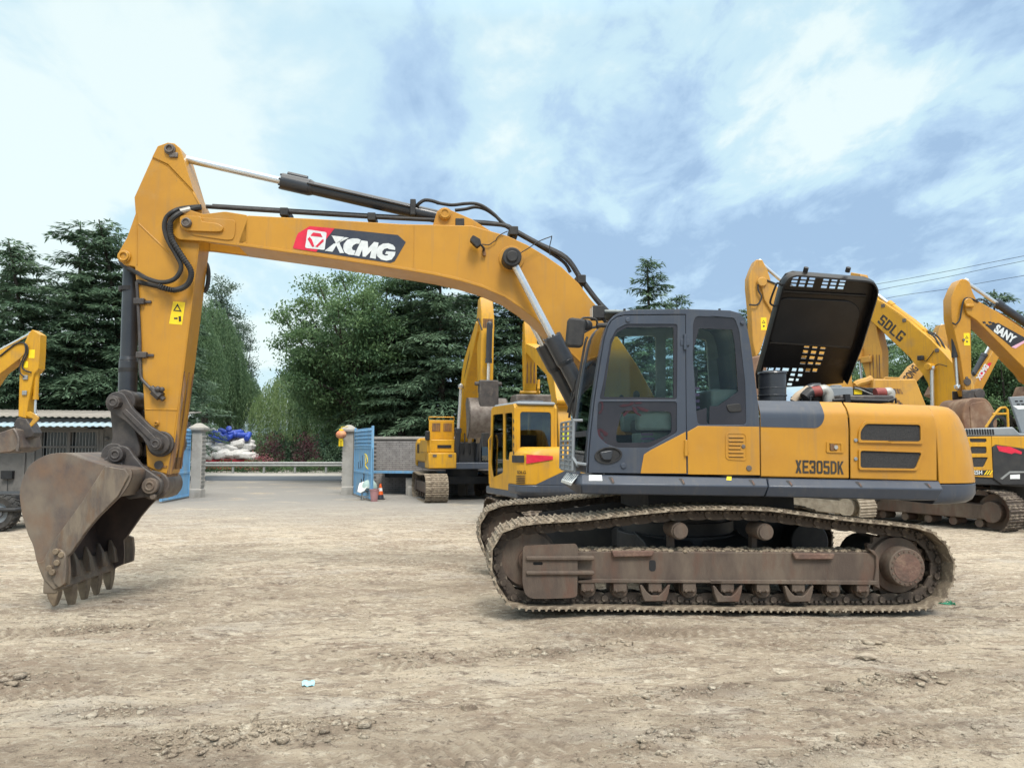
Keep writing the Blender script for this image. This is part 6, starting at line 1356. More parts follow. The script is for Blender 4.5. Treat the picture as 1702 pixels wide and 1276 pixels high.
# sacks and blue rolls piled beyond the road
c = at(395, 766, 55); e = empty('load_bed', (c.x, 55.6, 0)); tag(e, 'red sheeted load bed under the pile of white sacks beyond the guard rail', 'cart')
b = MB(); b.box(-2.7, 1.4, -.9, 2.2, .1, .80); put('bed_side', b, 'redtarp', e, bevel=.03)
def sack_mesh(seed):
    b = MB(); b.ball((0, 0, 0), 1, 3); r_ = random.Random(seed); ph = [r_.uniform(0, 6) for _ in range(4)]
    for v in b.bm.verts:
        x, y, z = v.co; q = 1 + .07 * math.sin(5 * x + ph[0]) + .06 * math.sin(6 * z + ph[1]) + .05 * math.sin(7 * y + 4 * x + ph[2])
        v.co = Vector((math.copysign(abs(x) ** .8, x), math.copysign(abs(y) ** .9, y), math.copysign(abs(z) ** .85, z) * .62)) * q
    return b.mesh('sack', M['bag'], 60)
sk = [sack_mesh(k) for k in range(4)]
spots = [(285, 372, 62), (345, 362, 55), (330, 405, 60), (292, 425, 55), (355, 440, 50), (325, 480, 78), (285, 525, 60), (420, 470, 60), (430, 535, 80), (375, 555, 55), (505, 495, 62), (528, 435, 50), (560, 470, 75), (605, 425, 55), (625, 480, 60), (560, 548, 70), (625, 552, 65), (668, 560, 45), (595, 515, 60), (490, 545, 55), (470, 450, 50), (640, 450, 45), (310, 562, 60), (250, 470, 60), (255, 550, 55), (390, 500, 60), (455, 495, 55), (525, 530, 55)]
r_ = random.Random(9)
for i, (x, y, s) in enumerate(spots):
    Y = 54.7 + (560 - y) / 160 + r_.uniform(0, .4); c = at(*zg(x, y), Y); k = s / 4.728 * Y / F * .78
    o = link('sack', sk[i % 4]); o.location = c; o.scale = (k * 1.15, k * 1.2, k); o.rotation_euler = (r_.uniform(-.3, .3), r_.uniform(-.35, .35), r_.uniform(-.4, .4))
    tag(o, 'stuffed white sack in the pile on the red load bed beyond the guard rail', 'sack', 'white sacks in the pile')
b = MB(); b.tube([(-.52, 0, 0), (-.47, 0, 0), (.47, 0, 0), (.52, 0, 0)], [.02, .19, .19, .02], 12); rm = b.mesh('plastic_roll', M['bluebag'], 50)
for i, (x, y) in enumerate([(365, 402), (398, 380), (392, 428), (425, 408), (440, 368), (478, 362), (462, 395), (500, 400), (540, 378), (520, 372), (590, 392), (625, 402), (565, 395)]):
    Y = 54.9 + (430 - y) / 150; c = at(*zg(x, y), Y); o = link('plastic_roll', rm); o.location = c; o.rotation_euler = (0, r_.uniform(-.5, .5), r_.uniform(.2, 2.9)); tag(o, 'blue plastic roll lying on top of the white sacks beyond the road', 'roll', 'blue rolls on the sack pile')
# far blue-roofed hall
e = empty('far_hall', (-28, 92, 0)); tag(e, 'distant low hall with pale blue roof glimpsed behind the sack pile', 'hall')
b = MB(); b.box(-11, 11, 0, 14, -.5, 3.0); put('wall', b, 'render', e); b = MB(); b.prism([(-11.6, 3.0), (11.6, 3.0), (11.6, 3.2), (0, 4.6), (-11.6, 3.2)], -.6, 14.6); put('roof', b, 'bluepale', e)

# litter and stones
def stone(x, y, r, sc, label, cat, m, seed=1):
    b = MB(); b.ball((0, 0, 0), 1, 2); q = random.Random(seed)
    for v in b.bm.verts: v.co *= q.uniform(.72, 1.12)
    for v in b.bm.verts: v.co = Vector((v.co.x * sc[0], v.co.y * sc[1], max(v.co.z, -.5) * sc[2])) * r
    o = put('stone', b, m, loc=(x, y, gz(x, y) + r * sc[2] * .35), smooth=20); tag(o, label, cat)
def gp(px, py):
    r = ray(px, py); t = -H / r.z; x, y = r.x * t, r.y * t
    for _ in range(4): t = (gz(x, y) - H) / r.z; x, y = r.x * t, r.y * t
    return x, y
stone(*gp(1393, 1021), .085, (1.6, .8, .75), 'angular stone lying against the near track of the large excavator', 'stone', 'mudpale', 3)
x, y = gp(1572, 1004); b = MB(); q = random.Random(5)
for k in range(9): b.tube([(q.uniform(-.06, .06), q.uniform(-.05, .05), .005), (q.uniform(-.08, .08), q.uniform(-.06, .06), q.uniform(.01, .04)), (q.uniform(-.1, .1), q.uniform(-.06, .06), .006)], .006, 5)
M['green'] = pm('green_plastic', (.03, .25, .14), (.025, .2, .11), 9, .5); tag(put('plastic_scrap', b, 'green', loc=(x, y, gz(x, y))), 'green plastic netting scrap on the dirt behind the near track', 'litter')
x, y = gp(512, 1139); b = MB(); n = 5; pts = [(-.045 + .09 * i / n, -.03 + .07 * j / n, .012 + .008 * math.sin(i * 2.1 + j)) for j in range(n + 1) for i in range(n + 1)]
b.faces(pts, [(j * (n + 1) + i, j * (n + 1) + i + 1, (j + 1) * (n + 1) + i + 1, (j + 1) * (n + 1) + i) for j in range(n) for i in range(n)]); M['cyan'] = pm('pale_cyan_paper', (.35, .68, .75), (.3, .6, .7), 30, .6)
o = put('paper_scrap', b, 'cyan', norm=False, loc=(x, y, gz(x, y) + .006)); o.rotation_euler = (.25, .1, .3); s_ = o.modifiers.new('thick', 'SOLIDIFY'); s_.thickness = .002; tag(o, 'pale cyan wrapper lying on the bare dirt in the middle foreground', 'litter')
for i, (px, py, r, lb) in enumerate([(780, 1178, .05, 'dark clod right of the churned soil heap in the foreground'), (1440, 1094, .06, 'pale flat stone on the dirt near the rear of the near track'), (588, 1001, .05, 'brown clod on the dirt midway between bucket and near track'), (196, 1001, .055, 'small clod at the foot of the bucket teeth')]): stone(*gp(px, py), r, (1.4, 1.0, .6), lb, 'clod' if 'clod' in lb else 'stone', 'mudpale' if 'pale' in lb else 'soil', 11 + i)

# overhead wires on a pole behind the hood
e = empty('utility_pole', (21.2, 55, 0)); tag(e, 'concrete utility pole with crossarm standing behind the raised engine hood', 'pole')
b = MB(); b.cyl((0, 0, -.2), (0, 0, 13.0), .19, .11, seg=14); put('shaft', b, 'concrete', e); b = MB(); b.box(-.06, .06, -.9, .9, 12.6, 12.72); put('crossarm', b, 'galv', e)
for i, (p0, p1, w_, lb) in enumerate([((1455.8, 472.4), (1702, 425.4), -.7, 'topmost thin dark wire crossing the sky right of the raised hood'), ((1455.8, 483), (1702, 433.6), 0, 'middle thin dark wire crossing the sky right of the raised hood'), ((1469, 496.8), (1702, 458), .7, 'lowest thin dark wire crossing the sky right of the raised hood')]):
    a, c = at(*p0, 50), at(*p1, 42); dd = c - a; s = Vector((21.2, 55 + w_ * .5, 12.7 - .9 * i)); end = a + dd * 2.6
    b = MB(); b.tube(spline([s, a, a + dd * .5 + Vector((0, 0, -.04)), c, end], 6), .014, 5); tag(put('overhead_wire', b, 'rubber'), lb, 'wire', 'overhead wires')
# ================================================================== trees and shrubs
LM = {'cedar': leafmat('cedar_needles', (0.046, 0.094, 0.062), (0.155, 0.235, 0.14), .28), 'broad': leafmat('broad_leaves', (0.055, 0.112, 0.055), (0.155, 0.245, 0.105), .38),
      'willow': leafmat('willow_leaves', (0.11, 0.19, 0.075), (0.24, 0.32, 0.14), .4), 'dwillow': leafmat('dark_willow_leaves', (0.07, 0.13, 0.065), (0.15, 0.23, 0.11), .4),  # two willow greens, a bright one and a darker one
      'purple': leafmat('purple_leaves', (0.05, 0.018, 0.026), (0.10, 0.035, 0.045), .2), 'poplar': leafmat('poplar_leaves', (0.06, 0.10, 0.07), (0.12, 0.17, 0.12), .3), 'pink': leafmat('pink_blossom', (0.35, 0.11, 0.13), (0.50, 0.24, 0.25), .3)}
class Crown:
    def __init__(s, seed): s.r = np.random.default_rng(seed); s.c, s.d, s.n, s.l, s.w, s.t = [], [], [], [], [], []; s.lim = MB()
    def add(s, c, d, n, l, w, t):
        s.c.append(c); s.d.append(d); s.n.append(n); s.l.append(l); s.w.append(w); s.t.append(t)
    def meshes(s, lm):
        c, d, n = (np.concatenate(q) for q in (s.c, s.d, s.n)); l, w, t = (np.concatenate(q) for q in (s.l, s.w, s.t))
        d = d / np.linalg.norm(d, axis=1, keepdims=True); sd_ = np.cross(d, n); sd_ /= np.linalg.norm(sd_, axis=1, keepdims=True) + 1e-9
        a = c; b = c + d * (l * .42)[:, None] + sd_ * (w / 2)[:, None]; e = c + d * l[:, None]; f = c + d * (l * .42)[:, None] - sd_ * (w / 2)[:, None]
        co = np.stack([a, b, e, f], 1).reshape(-1, 3); fs = np.arange(len(co)).reshape(-1, 4)
        return quads('crown', co, fs, LM[lm], np.repeat(np.clip(t, 0, 1), 4)), s.lim.mesh('trunk', M['bark'], 40)
def unit(v): return v / (np.linalg.norm(v, axis=-1, keepdims=True) + 1e-9)
def cedar(seed, h=11.5, rad=3.4, base=.16, lean=(-.5, 0), dens=1.0):
    s = Crown(seed); r = s.r; pts = [(lean[0] * (k / 8) ** 2, lean[1] * (k / 8) ** 2, -.2 + (h + .2) * k / 8) for k in range(9)]
    s.lim.tube(pts, [.24 * (1 - k / 8.6) + .012 for k in range(9)], 7)
    z = base * h; k = 0
    while z < h * .985:
        f = z / h; n = 7 if f < .8 else 5; 
        for j in range(n):
            if r.random() < .08: continue
            az = r.uniform(0, 2 * math.pi); L_ = (rad * 1.12 * (1 - f) ** .6 * r.uniform(.55, 1.12) + .3) * (1.0 if f > .25 else .8); o = np.array([lean[0] * f * f, lean[1] * f * f, z + r.uniform(-.12, .12)])
            out = np.array([math.cos(az), math.sin(az), 0]); rise = r.uniform(.05, .32) + (.35 if f > .8 else 0); droop = r.uniform(.10, .22) if f < .8 else .25
            m = max(4, int(L_ / .16)); t = np.linspace(0.04, 1, m); P_ = o + out * (t * L_)[:, None]; P_[:, 2] += L_ * (rise * t - droop * t * t * (1.0 + .4 * t))
            if L_ > .8: s.lim.tube([tuple(P_[0]), tuple(P_[m // 2]), tuple(P_[-1])], [.035 * (1 - f) + .012, .02, .006], 4, cap=False)
            side = np.array([-out[1], out[0], 0]); tb = r.uniform(.2, .8)
            for sgn in (-1, 1, 0):
                q = int((5 if sgn else 3) * dens + r.random()); 
                for _ in range(q):
                    k_ = r.random(m) < .92; c = P_[k_] + side * sgn * (r.random(k_.sum()) ** .9 * L_ * .24 * np.sin(np.clip(t[k_] * 2.6, .3, 2.8)))[:, None] + r.normal(0, .045, (k_.sum(), 3)) * np.array([1, 1, .8])
                    d = out * r.uniform(.4, 1.1) + side * sgn * r.uniform(.3, 1.0, (k_.sum(), 1)) + np.array([0, 0, -.22]) + r.normal(0, .25, (k_.sum(), 3)); nn = np.array([0, 0, 1.]) + r.normal(0, .35, (k_.sum(), 3))
                    s.add(c, d, nn, r.uniform(.20, .40, k_.sum()), r.uniform(.055, .10, k_.sum()), tb * .6 + r.uniform(0, .45, k_.sum()))
        z += (.30 + .18 * r.random()) * (1.0 if f < .8 else .8)
    return s.meshes('cedar')
def broad(seed, h=9.5, rx=2.8, rz=3.0, base=.3, n=70, leaf=.17, lm='broad', per=210, lean=0., trunk=.2, sparse=.9):
    s = Crown(seed); r = s.r; zc_ = h - rz
    k0 = np.array([0, 0, base * h]); s.lim.tube([(0, 0, -.2), (lean * .2, 0, base * h * .5), tuple(k0)], [trunk * 1.15, trunk, trunk * .8], 8)
    for i in range(n):
        v = unit(r.normal(0, 1, 3)); q = r.uniform(.35, 1.0) ** .5; c = np.array([lean, 0, zc_]) + v * np.array([rx, rx, rz]) * q
        if c[2] < base * h * .8: c[2] = base * h * .8 + r.uniform(0, .6)
        if i % 2 == 0:
            mid = k0 * .5 + c * .5 + r.normal(0, .25, 3) + np.array([0, 0, .25]); s.lim.tube(spline([tuple(k0 + np.array([0, 0, r.uniform(-.3, .5)])), tuple(mid), tuple(c)], 3), [trunk * .45 * (1 - j / 7.2) + .008 for j in range(7)], 4, cap=False)
        m = int(per * r.uniform(.6, 1.2)); rr = r.uniform(.38, .75); cc = c + r.normal(0, rr * .5, (m, 3)) * np.array([1.25, 1.25, .62]); tb = r.uniform(0, .7) + .25 * (v[2] > .4)
        s.add(cc, r.normal(0, 1, (m, 3)) + np.array([0, 0, -.25]), r.normal(0, .55, (m, 3)) + np.array([0, 0, 1.]), r.uniform(.6, 1.25, m) * leaf, r.uniform(.35, .6, m) * leaf, tb + r.uniform(-.15, .3, m))
    return s.meshes(lm)
def willow(seed, h=10, rx=2.6, low=1.6, n=520, lm='willow', trunk=.24, up=.5):
    s = Crown(seed); r = s.r; s.lim.tube([(0, 0, -.2), (.1, 0, h * .3), (0, .1, h * .55)], [trunk * 1.2, trunk, trunk * .6], 8)
    for i in range(14):
        a = r.uniform(0, 6.28); e = (rx * .6 * math.cos(a), rx * .6 * math.sin(a), h * r.uniform(.72, .95)); s.lim.tube(spline([(0, 0, h * r.uniform(.3, .55)), (e[0] * .4, e[1] * .4, h * .7), e], 3), [trunk * .4 * (1 - j / 7.2) + .01 for j in range(7)], 4, cap=False)
    for i in range(n):
        a = r.uniform(0, 6.28); q = math.sqrt(r.random()); top = np.array([rx * q * math.cos(a), rx * q * math.sin(a), h * (1 - up * q ** 2.2 * .62) + r.uniform(-.7, .1)]); zl_ = low + r.uniform(0, 1) ** 1.6 * (top[2] - low) * .75; m = max(5, int((top[2] - zl_) / .11)); t = np.linspace(0, 1, m)
        dr = np.array([math.cos(a), math.sin(a), 0]) * r.uniform(.1, .7); P_ = top + dr * (np.sqrt(t) * .9)[:, None]; P_[:, 2] = top[2] - (top[2] - zl_) * t ** 1.1; P_ += np.cumsum(r.normal(0, .02, (m, 3)), 0); tb = r.uniform(0, .75)
        for _ in range(2):
            d = np.array([0, 0, -1.]) + r.normal(0, .38, (m, 3)); s.add(P_ + r.normal(0, .05, (m, 3)), d, r.normal(0, 1, (m, 3)), r.uniform(.14, .3, m), r.uniform(.03, .055, m), tb + r.uniform(-.1, .3, m))
    return s.meshes(lm)
def bush(seed, rx, ry, h, lm, n=1600, leaf=.12):
    s = Crown(seed); r = s.r
    for k in range(5): a = r.uniform(0, 6.28); s.lim.tube([(0, 0, -.1), (rx * .4 * math.cos(a), ry * .4 * math.sin(a), h * .7)], [.03, .01], 4)
    v = unit(r.normal(0, 1, (n, 3))); q = r.uniform(.2, 1, n) ** .4; v[:, 2] = np.abs(v[:, 2]); bl = 1 + .25 * np.sin(v[:, 0] * 5 + seed) * np.sin(v[:, 2] * 6 + v[:, 1] * 4)
    c = v * np.array([rx, ry, h]) * (q * bl)[:, None]; c[:, 2] += .05
    s.add(c, r.normal(0, 1, (n, 3)) + v * .6, r.normal(0, .6, (n, 3)) + np.array([0, 0, 1.]), r.uniform(.6, 1.3, n) * leaf, r.uniform(.35, .6, n) * leaf, .35 + .35 * np.sin(c[:, 0] * 3 + c[:, 2] * 4) + r.uniform(-.2, .3, n))
    return s.meshes(lm)
def plant(name, ms, x, y, label, cat='tree', group=None, s=1.0, rz=0., sz=None, parts=('crown', 'trunk')):
    e = empty(name, (x, y, 0), rz); e.scale = (s, s, sz or s); tag(e, label, cat, group)
    for p, me in zip(parts, ms): link(p, me, e)
    return e
def tx(px, Y): return (px - CX) * Y / F
def th(py, Y): return H + (741 - py) * Y / F
CED = [cedar(11, lean=(-1.5, 0)), cedar(12, lean=(-.35, .2), rad=3.0), cedar(13, rad=3.9, base=.2, lean=(.3, 0)), cedar(14, rad=2.3, base=.12, lean=(-.2, 0), dens=.85)]
def ced(k, px, Y, top, label, rz=0., group='dark cedars', w=1.0): h = th(top, Y) / 11.5; return plant('cedar_tree', CED[k], tx(px, Y), Y, label, 'tree', group, h * w, rz, h)
ced(0, 52, 33, 392, 'tall dark cedar with wind-swept top behind the left end of the shed'); ced(1, 128, 34.5, 360, 'tallest pointed dark cedar above the shed roof'); ced(0, 213, 35, 362, 'dark cedar whose swept tip shows just left of the raised stick', .2)
ced(2, -10, 36, 440, 'dark cedar at the left edge behind the small yellow arm', 1.); ced(2, 92, 38.5, 465, 'shorter broad cedar filling between the two tall cedars behind the shed', 2.); ced(2, 172, 38, 470, 'broad dark cedar behind the shed, left of the bucket cylinder', 3.1); ced(1, 262, 39, 478, 'dark cedar hidden mostly behind the raised stick', 4.); ced(2, 296, 43, 520, 'dark cedar just right of the raised stick, above the gate', 5.2)
ced(2, 668, 36, 428, 'broad dark cedar over the brick wall beside the broad-leaved tree', .7); ced(2, 735, 34.5, 405, 'broad layered cedar left of the raised yellow boom over the wall', 2.4); ced(2, 800, 37, 405, 'dark cedar directly behind the raised boom in the middle', 1.1, w=1.2); ced(2, 868, 36, 430, 'dark cedar behind the hanging stick left of the black lift cylinders', 3.6); ced(2, 935, 39, 470, 'dark cedar behind the black lift cylinders', 4.4); ced(2, 700, 41, 420, 'dark cedar in the second row behind the brick wall', 5.5)
ced(3, 1085, 41, 428, 'slim pointed cedar whose tip rises above the cab roof'); ced(3, 1130, 44, 490, 'small cedar tip right of the pointed one above the cab roof', 1.); ced(2, 1040, 42, 512, 'dark cedar seen low behind the cab windows', 2.); ced(3, 1243, 42, 512, 'cedar tip between the cab and the leftmost distant stick', 2.5); ced(2, 1180, 43, 530, 'cedar behind the rear of the cab', 3.)
ced(2, 1475, 46, 560, 'dark cedar between the hood and the lettered boom on the right', .9); ced(1, 1655, 47, 480, 'dark cedar behind the hoist arms on the right edge', 2.2)
BR = [broad(21, h=10, rx=3.5, rz=3.5, n=190, lean=-.7, per=250), broad(22, h=8, rx=3.3, rz=3.0, n=130, base=.2), broad(23, h=7.5, rx=3.2, rz=3.1, n=120, base=.15)]
def brd(k, px, Y, top, label, rz=0., hh=(10, 8, 7.5)): s = th(top, Y) / hh[k]; return plant('broadleaf_tree', BR[k], tx(px, Y), Y, label, 'tree', 'broad-leaved trees', s, rz)
brd(0, 606, 36.5, 446, 'big broad-leaved tree with dark leaning trunk left of the brick wall'); brd(1, 596, 37.5, 560, 'lower broad-leaved tree behind the right gate leaf, above the willow', 1.2); brd(1, 1535, 42, 575, 'broad-leaved tree seen under the lettered boom on the right', .5); brd(2, 1690, 38, 560, 'bright green broad-leaved tree at the right edge', 2.); brd(2, 1620, 44, 640, 'low green tree behind the brown hanging bucket', 3.4); brd(1, 1445, 48, 600, 'green tree seen through the gap in the raised hood', 4.4); brd(2, 1390, 45, 640, 'low green tree behind the engine bay', 5.); brd(0, 1575, 40, 545, 'tall green tree behind the pipes of the lettered boom', 1.4); brd(2, 1480, 43, 600, 'round green tree behind the slotted engine guard', 2.6); brd(1, 1660, 41, 530, 'full green tree behind the red and white lettered boom', 3.3); brd(1, 1780, 44, 540, 'green tree beyond the right edge of the yard', 1.)
WIL = [willow(31, 12, 2.6, 4.2, 620, 'dwillow'), willow(32, 7.4, 3.7, 2.0, 620, 'willow', up=.6), willow(33, 8.6, 2.6, 2.9, 560, 'dwillow', up=.5)]
plant('willow_tree', WIL[0], tx(338, 60), 60, 'tall willow with hanging strands right of the raised stick', 'tree', 'willows', 1.12); plant('willow_tree', WIL[2], tx(380, 63), 63, 'lower willow right of the tall one, its strands hanging over the blue rolls', 'tree', 'willows', 1.02, 1.); plant('willow_tree', WIL[0], tx(300, 52), 52, 'willow mostly hidden behind the raised stick', 'tree', 'willows', 1.0, 2.)
plant('willow_tree', WIL[1], tx(507, 61), 61, 'low bright green willow over the guard rail in the gateway', 'tree', 'willows', 1.12); plant('willow_tree', WIL[1], tx(655, 50), 50, 'bright green willow seen between the trunks over the brick wall', 'tree', 'willows', .85, 1.5)
plant('willow_tree', WIL[2], tx(597, 38.3), 38.3, 'dark hanging willow beside the leaning trunk', 'tree', 'willows', 1.0); plant('willow_tree', WIL[2], tx(545, 58), 58, 'dark hanging willow left of the broad-leaved tree over the gateway', 'tree', 'willows', 1.0, 2.)
PO = broad(41, h=16, rx=1.5, rz=6.5, base=.2, n=120, leaf=.22, lm='poplar', per=110, trunk=.16)
plant('poplar_tree', PO, tx(366, 66), 66, 'thin pale poplar rising behind the tall willow', 'tree', None, th(432, 62) / 16); plant('poplar_tree', PO, tx(395, 70), 70, 'shorter sparse poplar right of the thin pale one', 'tree', None, th(520, 70) / 16, 2.)
# shrubs beyond the guard rail
BU = [bush(51, 1.7, 1.2, 2.3, 'broad', 2600, .15), bush(52, 1.1, .9, 2.6, 'purple', 1800, .14), bush(53, 1.2, 1.0, 1.2, 'pink', 700, .12), bush(54, 1.9, 1.3, 2.9, 'cedar', 3000, .2)]
for k, px, Y, lb, g in ((3, 465, 58.5, 'dark shrub between the two purple shrubs under the bright willow', 0), (3, 500, 58, 'dark shrub left of the right-hand purple shrub beyond the rail', 0), (0, 430, 57, 'green shrub right of the sack pile beyond the rail', 0), (3, 540, 57.5, 'dark shrub beyond the rail just left of the hanging lantern', 0), (3, 570, 58, 'dark shrub beyond the rail behind the right gate pillar', 0), (1, 451, 55, 'purple-leaved shrub beyond the rail beside the pink blossom', 0), (1, 511, 54.6, 'purple-leaved shrub beyond the rail in the middle of the gateway', 0), (2, 436, 53.6, 'pink flowering shrub at the right end of the sack pile', 0), (3, 600, 58, 'dark shrub seen between gate leaf and trunks', 0), (3, 640, 57, 'dark shrub behind the brick wall', 0)):
    plant('shrub', BU[k], tx(px, Y), Y, lb, 'shrub', 'shrubs beyond the road', 1.0, px * .37, parts=('foliage', 'stem'))
HB = bush(61, 1.6, .55, .72, 'broad', 1700, .11); HB2 = bush(62, 1.6, .55, .8, 'broad', 1700, .11)
e = empty('hedge', (-12, 51.2, 0)); tag(e, 'low clipped green hedge running behind the guard rail', 'hedge')
for k in range(24): o = link('foliage', (HB, HB2)[k % 2][0], e); o.location = (-24 + 2.1 * k, .25 * math.sin(k * 1.7), 0); o.rotation_euler = (0, 0, .1 * math.sin(k))
BW = [bush(71, 3.6, 2.0, 3.4, 'cedar', 5200, .26), bush(72, 3.6, 2.0, 3.8, 'broad', 5200, .24)]
wd = empty('far_wood', (0, 75, 0)); tag(wd, kind='stuff')
r_ = random.Random(8)
for k in range(46):
    X_ = -52 + 2.5 * k
    if -36 < X_ < -23: continue
    o = link('foliage', BW[k % 2][0], wd); o.location = (X_, r_.uniform(-5, 5), 0); o.scale = (1, 1, r_.uniform(.8, 1.25)); o.rotation_euler = (0, 0, r_.uniform(0, 6))
for k in range(12):
    o = link('foliage', BW[k % 2][0], wd); o.location = (12 + 2.3 * k, -25 + r_.uniform(-1.5, 1.5), 0); o.scale = (1, 1, r_.uniform(.8, 1.2)); o.rotation_euler = (0, 0, r_.uniform(0, 6))
# ================================================================== parked machines in the background
M['brown'] = pm('brown_bucket_steel', (0.20, 0.115, 0.07), (0.14, 0.08, 0.055), 2.0, 0.7, bump=.2, bscale=12, c3=(.27, .19, .13), s3=3, lo3=.5, hi3=.7)
M['decal'] = pm('black_decal', (0.02, 0.022, 0.026), (0.03, 0.03, 0.034), 6, 0.4)
M['pinkband'] = pm('pink_decal', (0.62, 0.36, 0.46), (0.55, 0.3, 0.4), 6, 0.5)
def root(name, fr, label, cat='excavator', group='excavators parked in the yard'):
    return tag(empty(name, (fr.O.x, fr.O.y, 0), fr.yaw), label, cat, group)
_shoe = {}
def far_shoe(w, m):
    if (w, m) not in _shoe:
        b = MB(); b.prism([(-.098, 0), (-.098, .014), (-.07, .036), (-.055, .036), (-.045, .014), (0, .014), (.01, .032), (.02, .032), (.03, .014), (.06, .014), (.07, .034), (.085, .034), (.094, .012), (.094, 0)], -w / 2, w / 2); _shoe[(w, m)] = b.mesh('track_shoe', M[m], 30)
    return _shoe[(w, m)]
def track(parent, cu, cw, yaw, L_=3.6, hgt=.82, wid=.55, m='shoe', mf='frame', sag=.05):
    """one crawler track with its frame, wheels and rollers, turned by yaw about its own centre"""
    t = empty('track', (cu, cw, 0), yaw); t.parent = parent; r = hgt / 2; h = L_ / 2 - r
    P_ = [Vector((h + r * math.sin(a), 0, r + r * math.cos(a))) for a in [math.pi * i / 14 for i in range(15)]] + [Vector((-h - r * math.sin(a), 0, r - r * math.cos(a))) for a in [math.pi * i / 14 for i in range(15)]]
    P_ += [Vector((-h + 2 * h * i / 8, 0, hgt - sag * math.sin(math.pi * i / 8) ** 2)) for i in range(1, 9)]
    acc = [0]
    for a, b in zip(P_, P_[1:]): acc.append(acc[-1] + (b - a).length)
    n = round(acc[-1] / .195)
    def at_(s):
        for i in range(len(P_) - 1):
            if acc[i + 1] >= s: return P_[i].lerp(P_[i + 1], (s - acc[i]) / max(1e-6, acc[i + 1] - acc[i]))
        return P_[-1]
    k = [at_(acc[-1] * i / n) for i in range(n + 1)]
    for a, b in zip(k, k[1:]):
        o = link('track_shoe', far_shoe(wid, m), t); mm = (a + b) / 2; d = b - a; o.location = mm; o.rotation_euler = (0, -math.atan2(d.z, d.x), 0); o.scale = (d.length / .190, 1, 1)
    b = MB(); b.prism(fillet([(-h, r * .62), (h, r * .62), (h, r * 1.35), (-h, r * 1.45)], .06), -wid * .38, wid * .38); put('frame_beam', b, mf, t, bevel=.02)
    for u in (-h, h):
        b = MB(); b.cyl((u, -wid * .40, r), (u, wid * .40, r), r * .52, seg=20); b.cyl((u, -.06, r), (u, .06, r), r - .05, seg=24); put('wheel', b, mf, t, bevel=.01)
    for i in range(5):
        u = -h * .8 + h * 1.6 * i / 4; b = MB(); b.cyl((u, -wid * .3, r * .42), (u, wid * .3, r * .42), .09, seg=14); put('roller', b, mf, t)
    return t
def plate(name, parent, fr, pts, z, w0, w1, m, bevel=.012, rad=0):
    b = MB(); p = fr.poly(pts, w0, z); b.prism(fillet(p, rad) if rad else p, w0, w1); return put(name, b, m, parent, bevel=bevel)
def cyl2(parent, p0, p1, q, rb, rr, m='cylblack'):
    p0, p1 = Vector(p0), Vector(p1); g = p0.lerp(p1, q); b = MB(); b.cyl(g, p1, rb, seg=14); b.cyl(g, g.lerp(p1, .12), rb * 1.16, seg=14); b.ball(p1, rb * 1.15, 1); o = put('hydraulic_cylinder', b, m, parent)
    b = MB(); b.cyl(p0, g.lerp(p1, .05), rr, seg=12); b.ball(p0, rb * 1.05, 1); put('rod', b, 'chrome', o); return o
def prof(b, poly, w0, w1): b.prism(poly, w0, w1); return b
def gen_cab(parent, u0, u1, w0, w1, z0, z1, m, gl='glassfar', slant=.18):
    """box cab open at the windows: front towards -u"""
    c = empty('cab', (0, 0, 0)); c.parent = parent
    out = [(u0 + slant * .1, z0), (u0, z0 + .55), (u0 + slant, z1 - .06), (u0 + slant + .12, z1), (u1 - .06, z1), (u1, z1 - .08), (u1, z0)]
    um = u0 + (u1 - u0) * .60
    h1 = [(u0 + .10, z0 + .5), (u0 + slant + .10, z1 - .17), (um - .05, z1 - .17), (um - .05, z0 + .35), (u0 + .22, z0 + .22)]; h2 = [(um + .06, z0 + .62), (um + .06, z1 - .17), (u1 - .12, z1 - .17), (u1 - .10, z0 + .62)]
    for w, s in ((w0, 1), (w1, -1)):
        b = MB(); b.prism(out, w, w + s * .05, holes=[fillet(h1, .06), fillet(h2, .06)]); put('side_panel', b, m, c, bevel=.008)
        for h in (h1, h2): b = MB(); b.prism(fillet(h, .05), w + s * .018, w + s * .026); put('window_pane', b, gl, c)
    b = MB(); b.loft([[(u0 + slant + .03, y, z1 - .07), (u0 + slant + .10, y, z1 + .01), (u1 - .05, y, z1 + .01), (u1, y, z1 - .07)] for y in (w0 + .04, w1 - .04)]); put('roof', b, m, c, bevel=.02)
    b = MB(); b.prism([(w0 + .05, z0), (w1 - .05, z0), (w1 - .05, z1 - .07), (w0 + .05, z1 - .07)], u1 - .05, u1 - .002, holes=[fillet([(w0 + .13, z0 + .62), (w1 - .13, z0 + .62), (w1 - .13, z1 - .16), (w0 + .13, z1 - .16)], .07)], fr=lambda a, z, w: (w, a, z)); put('rear_panel', b, m, c, bevel=.008)
    b = MB(); b.prism(fillet([(w0 + .13, z0 + .62), (w1 - .13, z0 + .62), (w1 - .13, z1 - .16), (w0 + .13, z1 - .16)], .07), u1 - .03, u1 - .02, fr=lambda a, z, w: (w, a, z)); put('window_pane', b, gl, c)
    b = MB(); b.loft([[(u + .02, y, z) for y in (w0 + .09, w1 - .09)] + [(u + .03, y, z) for y in (w1 - .09, w0 + .09)] for u, z in ((u0 + slant * .1, z0 + .05), (u0, z0 + .55), (u0 + slant, z1 - .1))]); put('windscreen', b, gl, c)
    b = MB(); b.box(u0 + .15, u1 - .1, w0 + .06, w1 - .06, z0, z0 + .08); b.box(u0 + .55, u0 + 1.0, w0 + .25, w1 - .25, z0 + .08, z0 + .5); b.box(u0 + .95, u0 + 1.1, w0 + .25, w1 - .25, z0 + .5, z0 + 1.15); put('seat', b, 'seat', c)
    return c
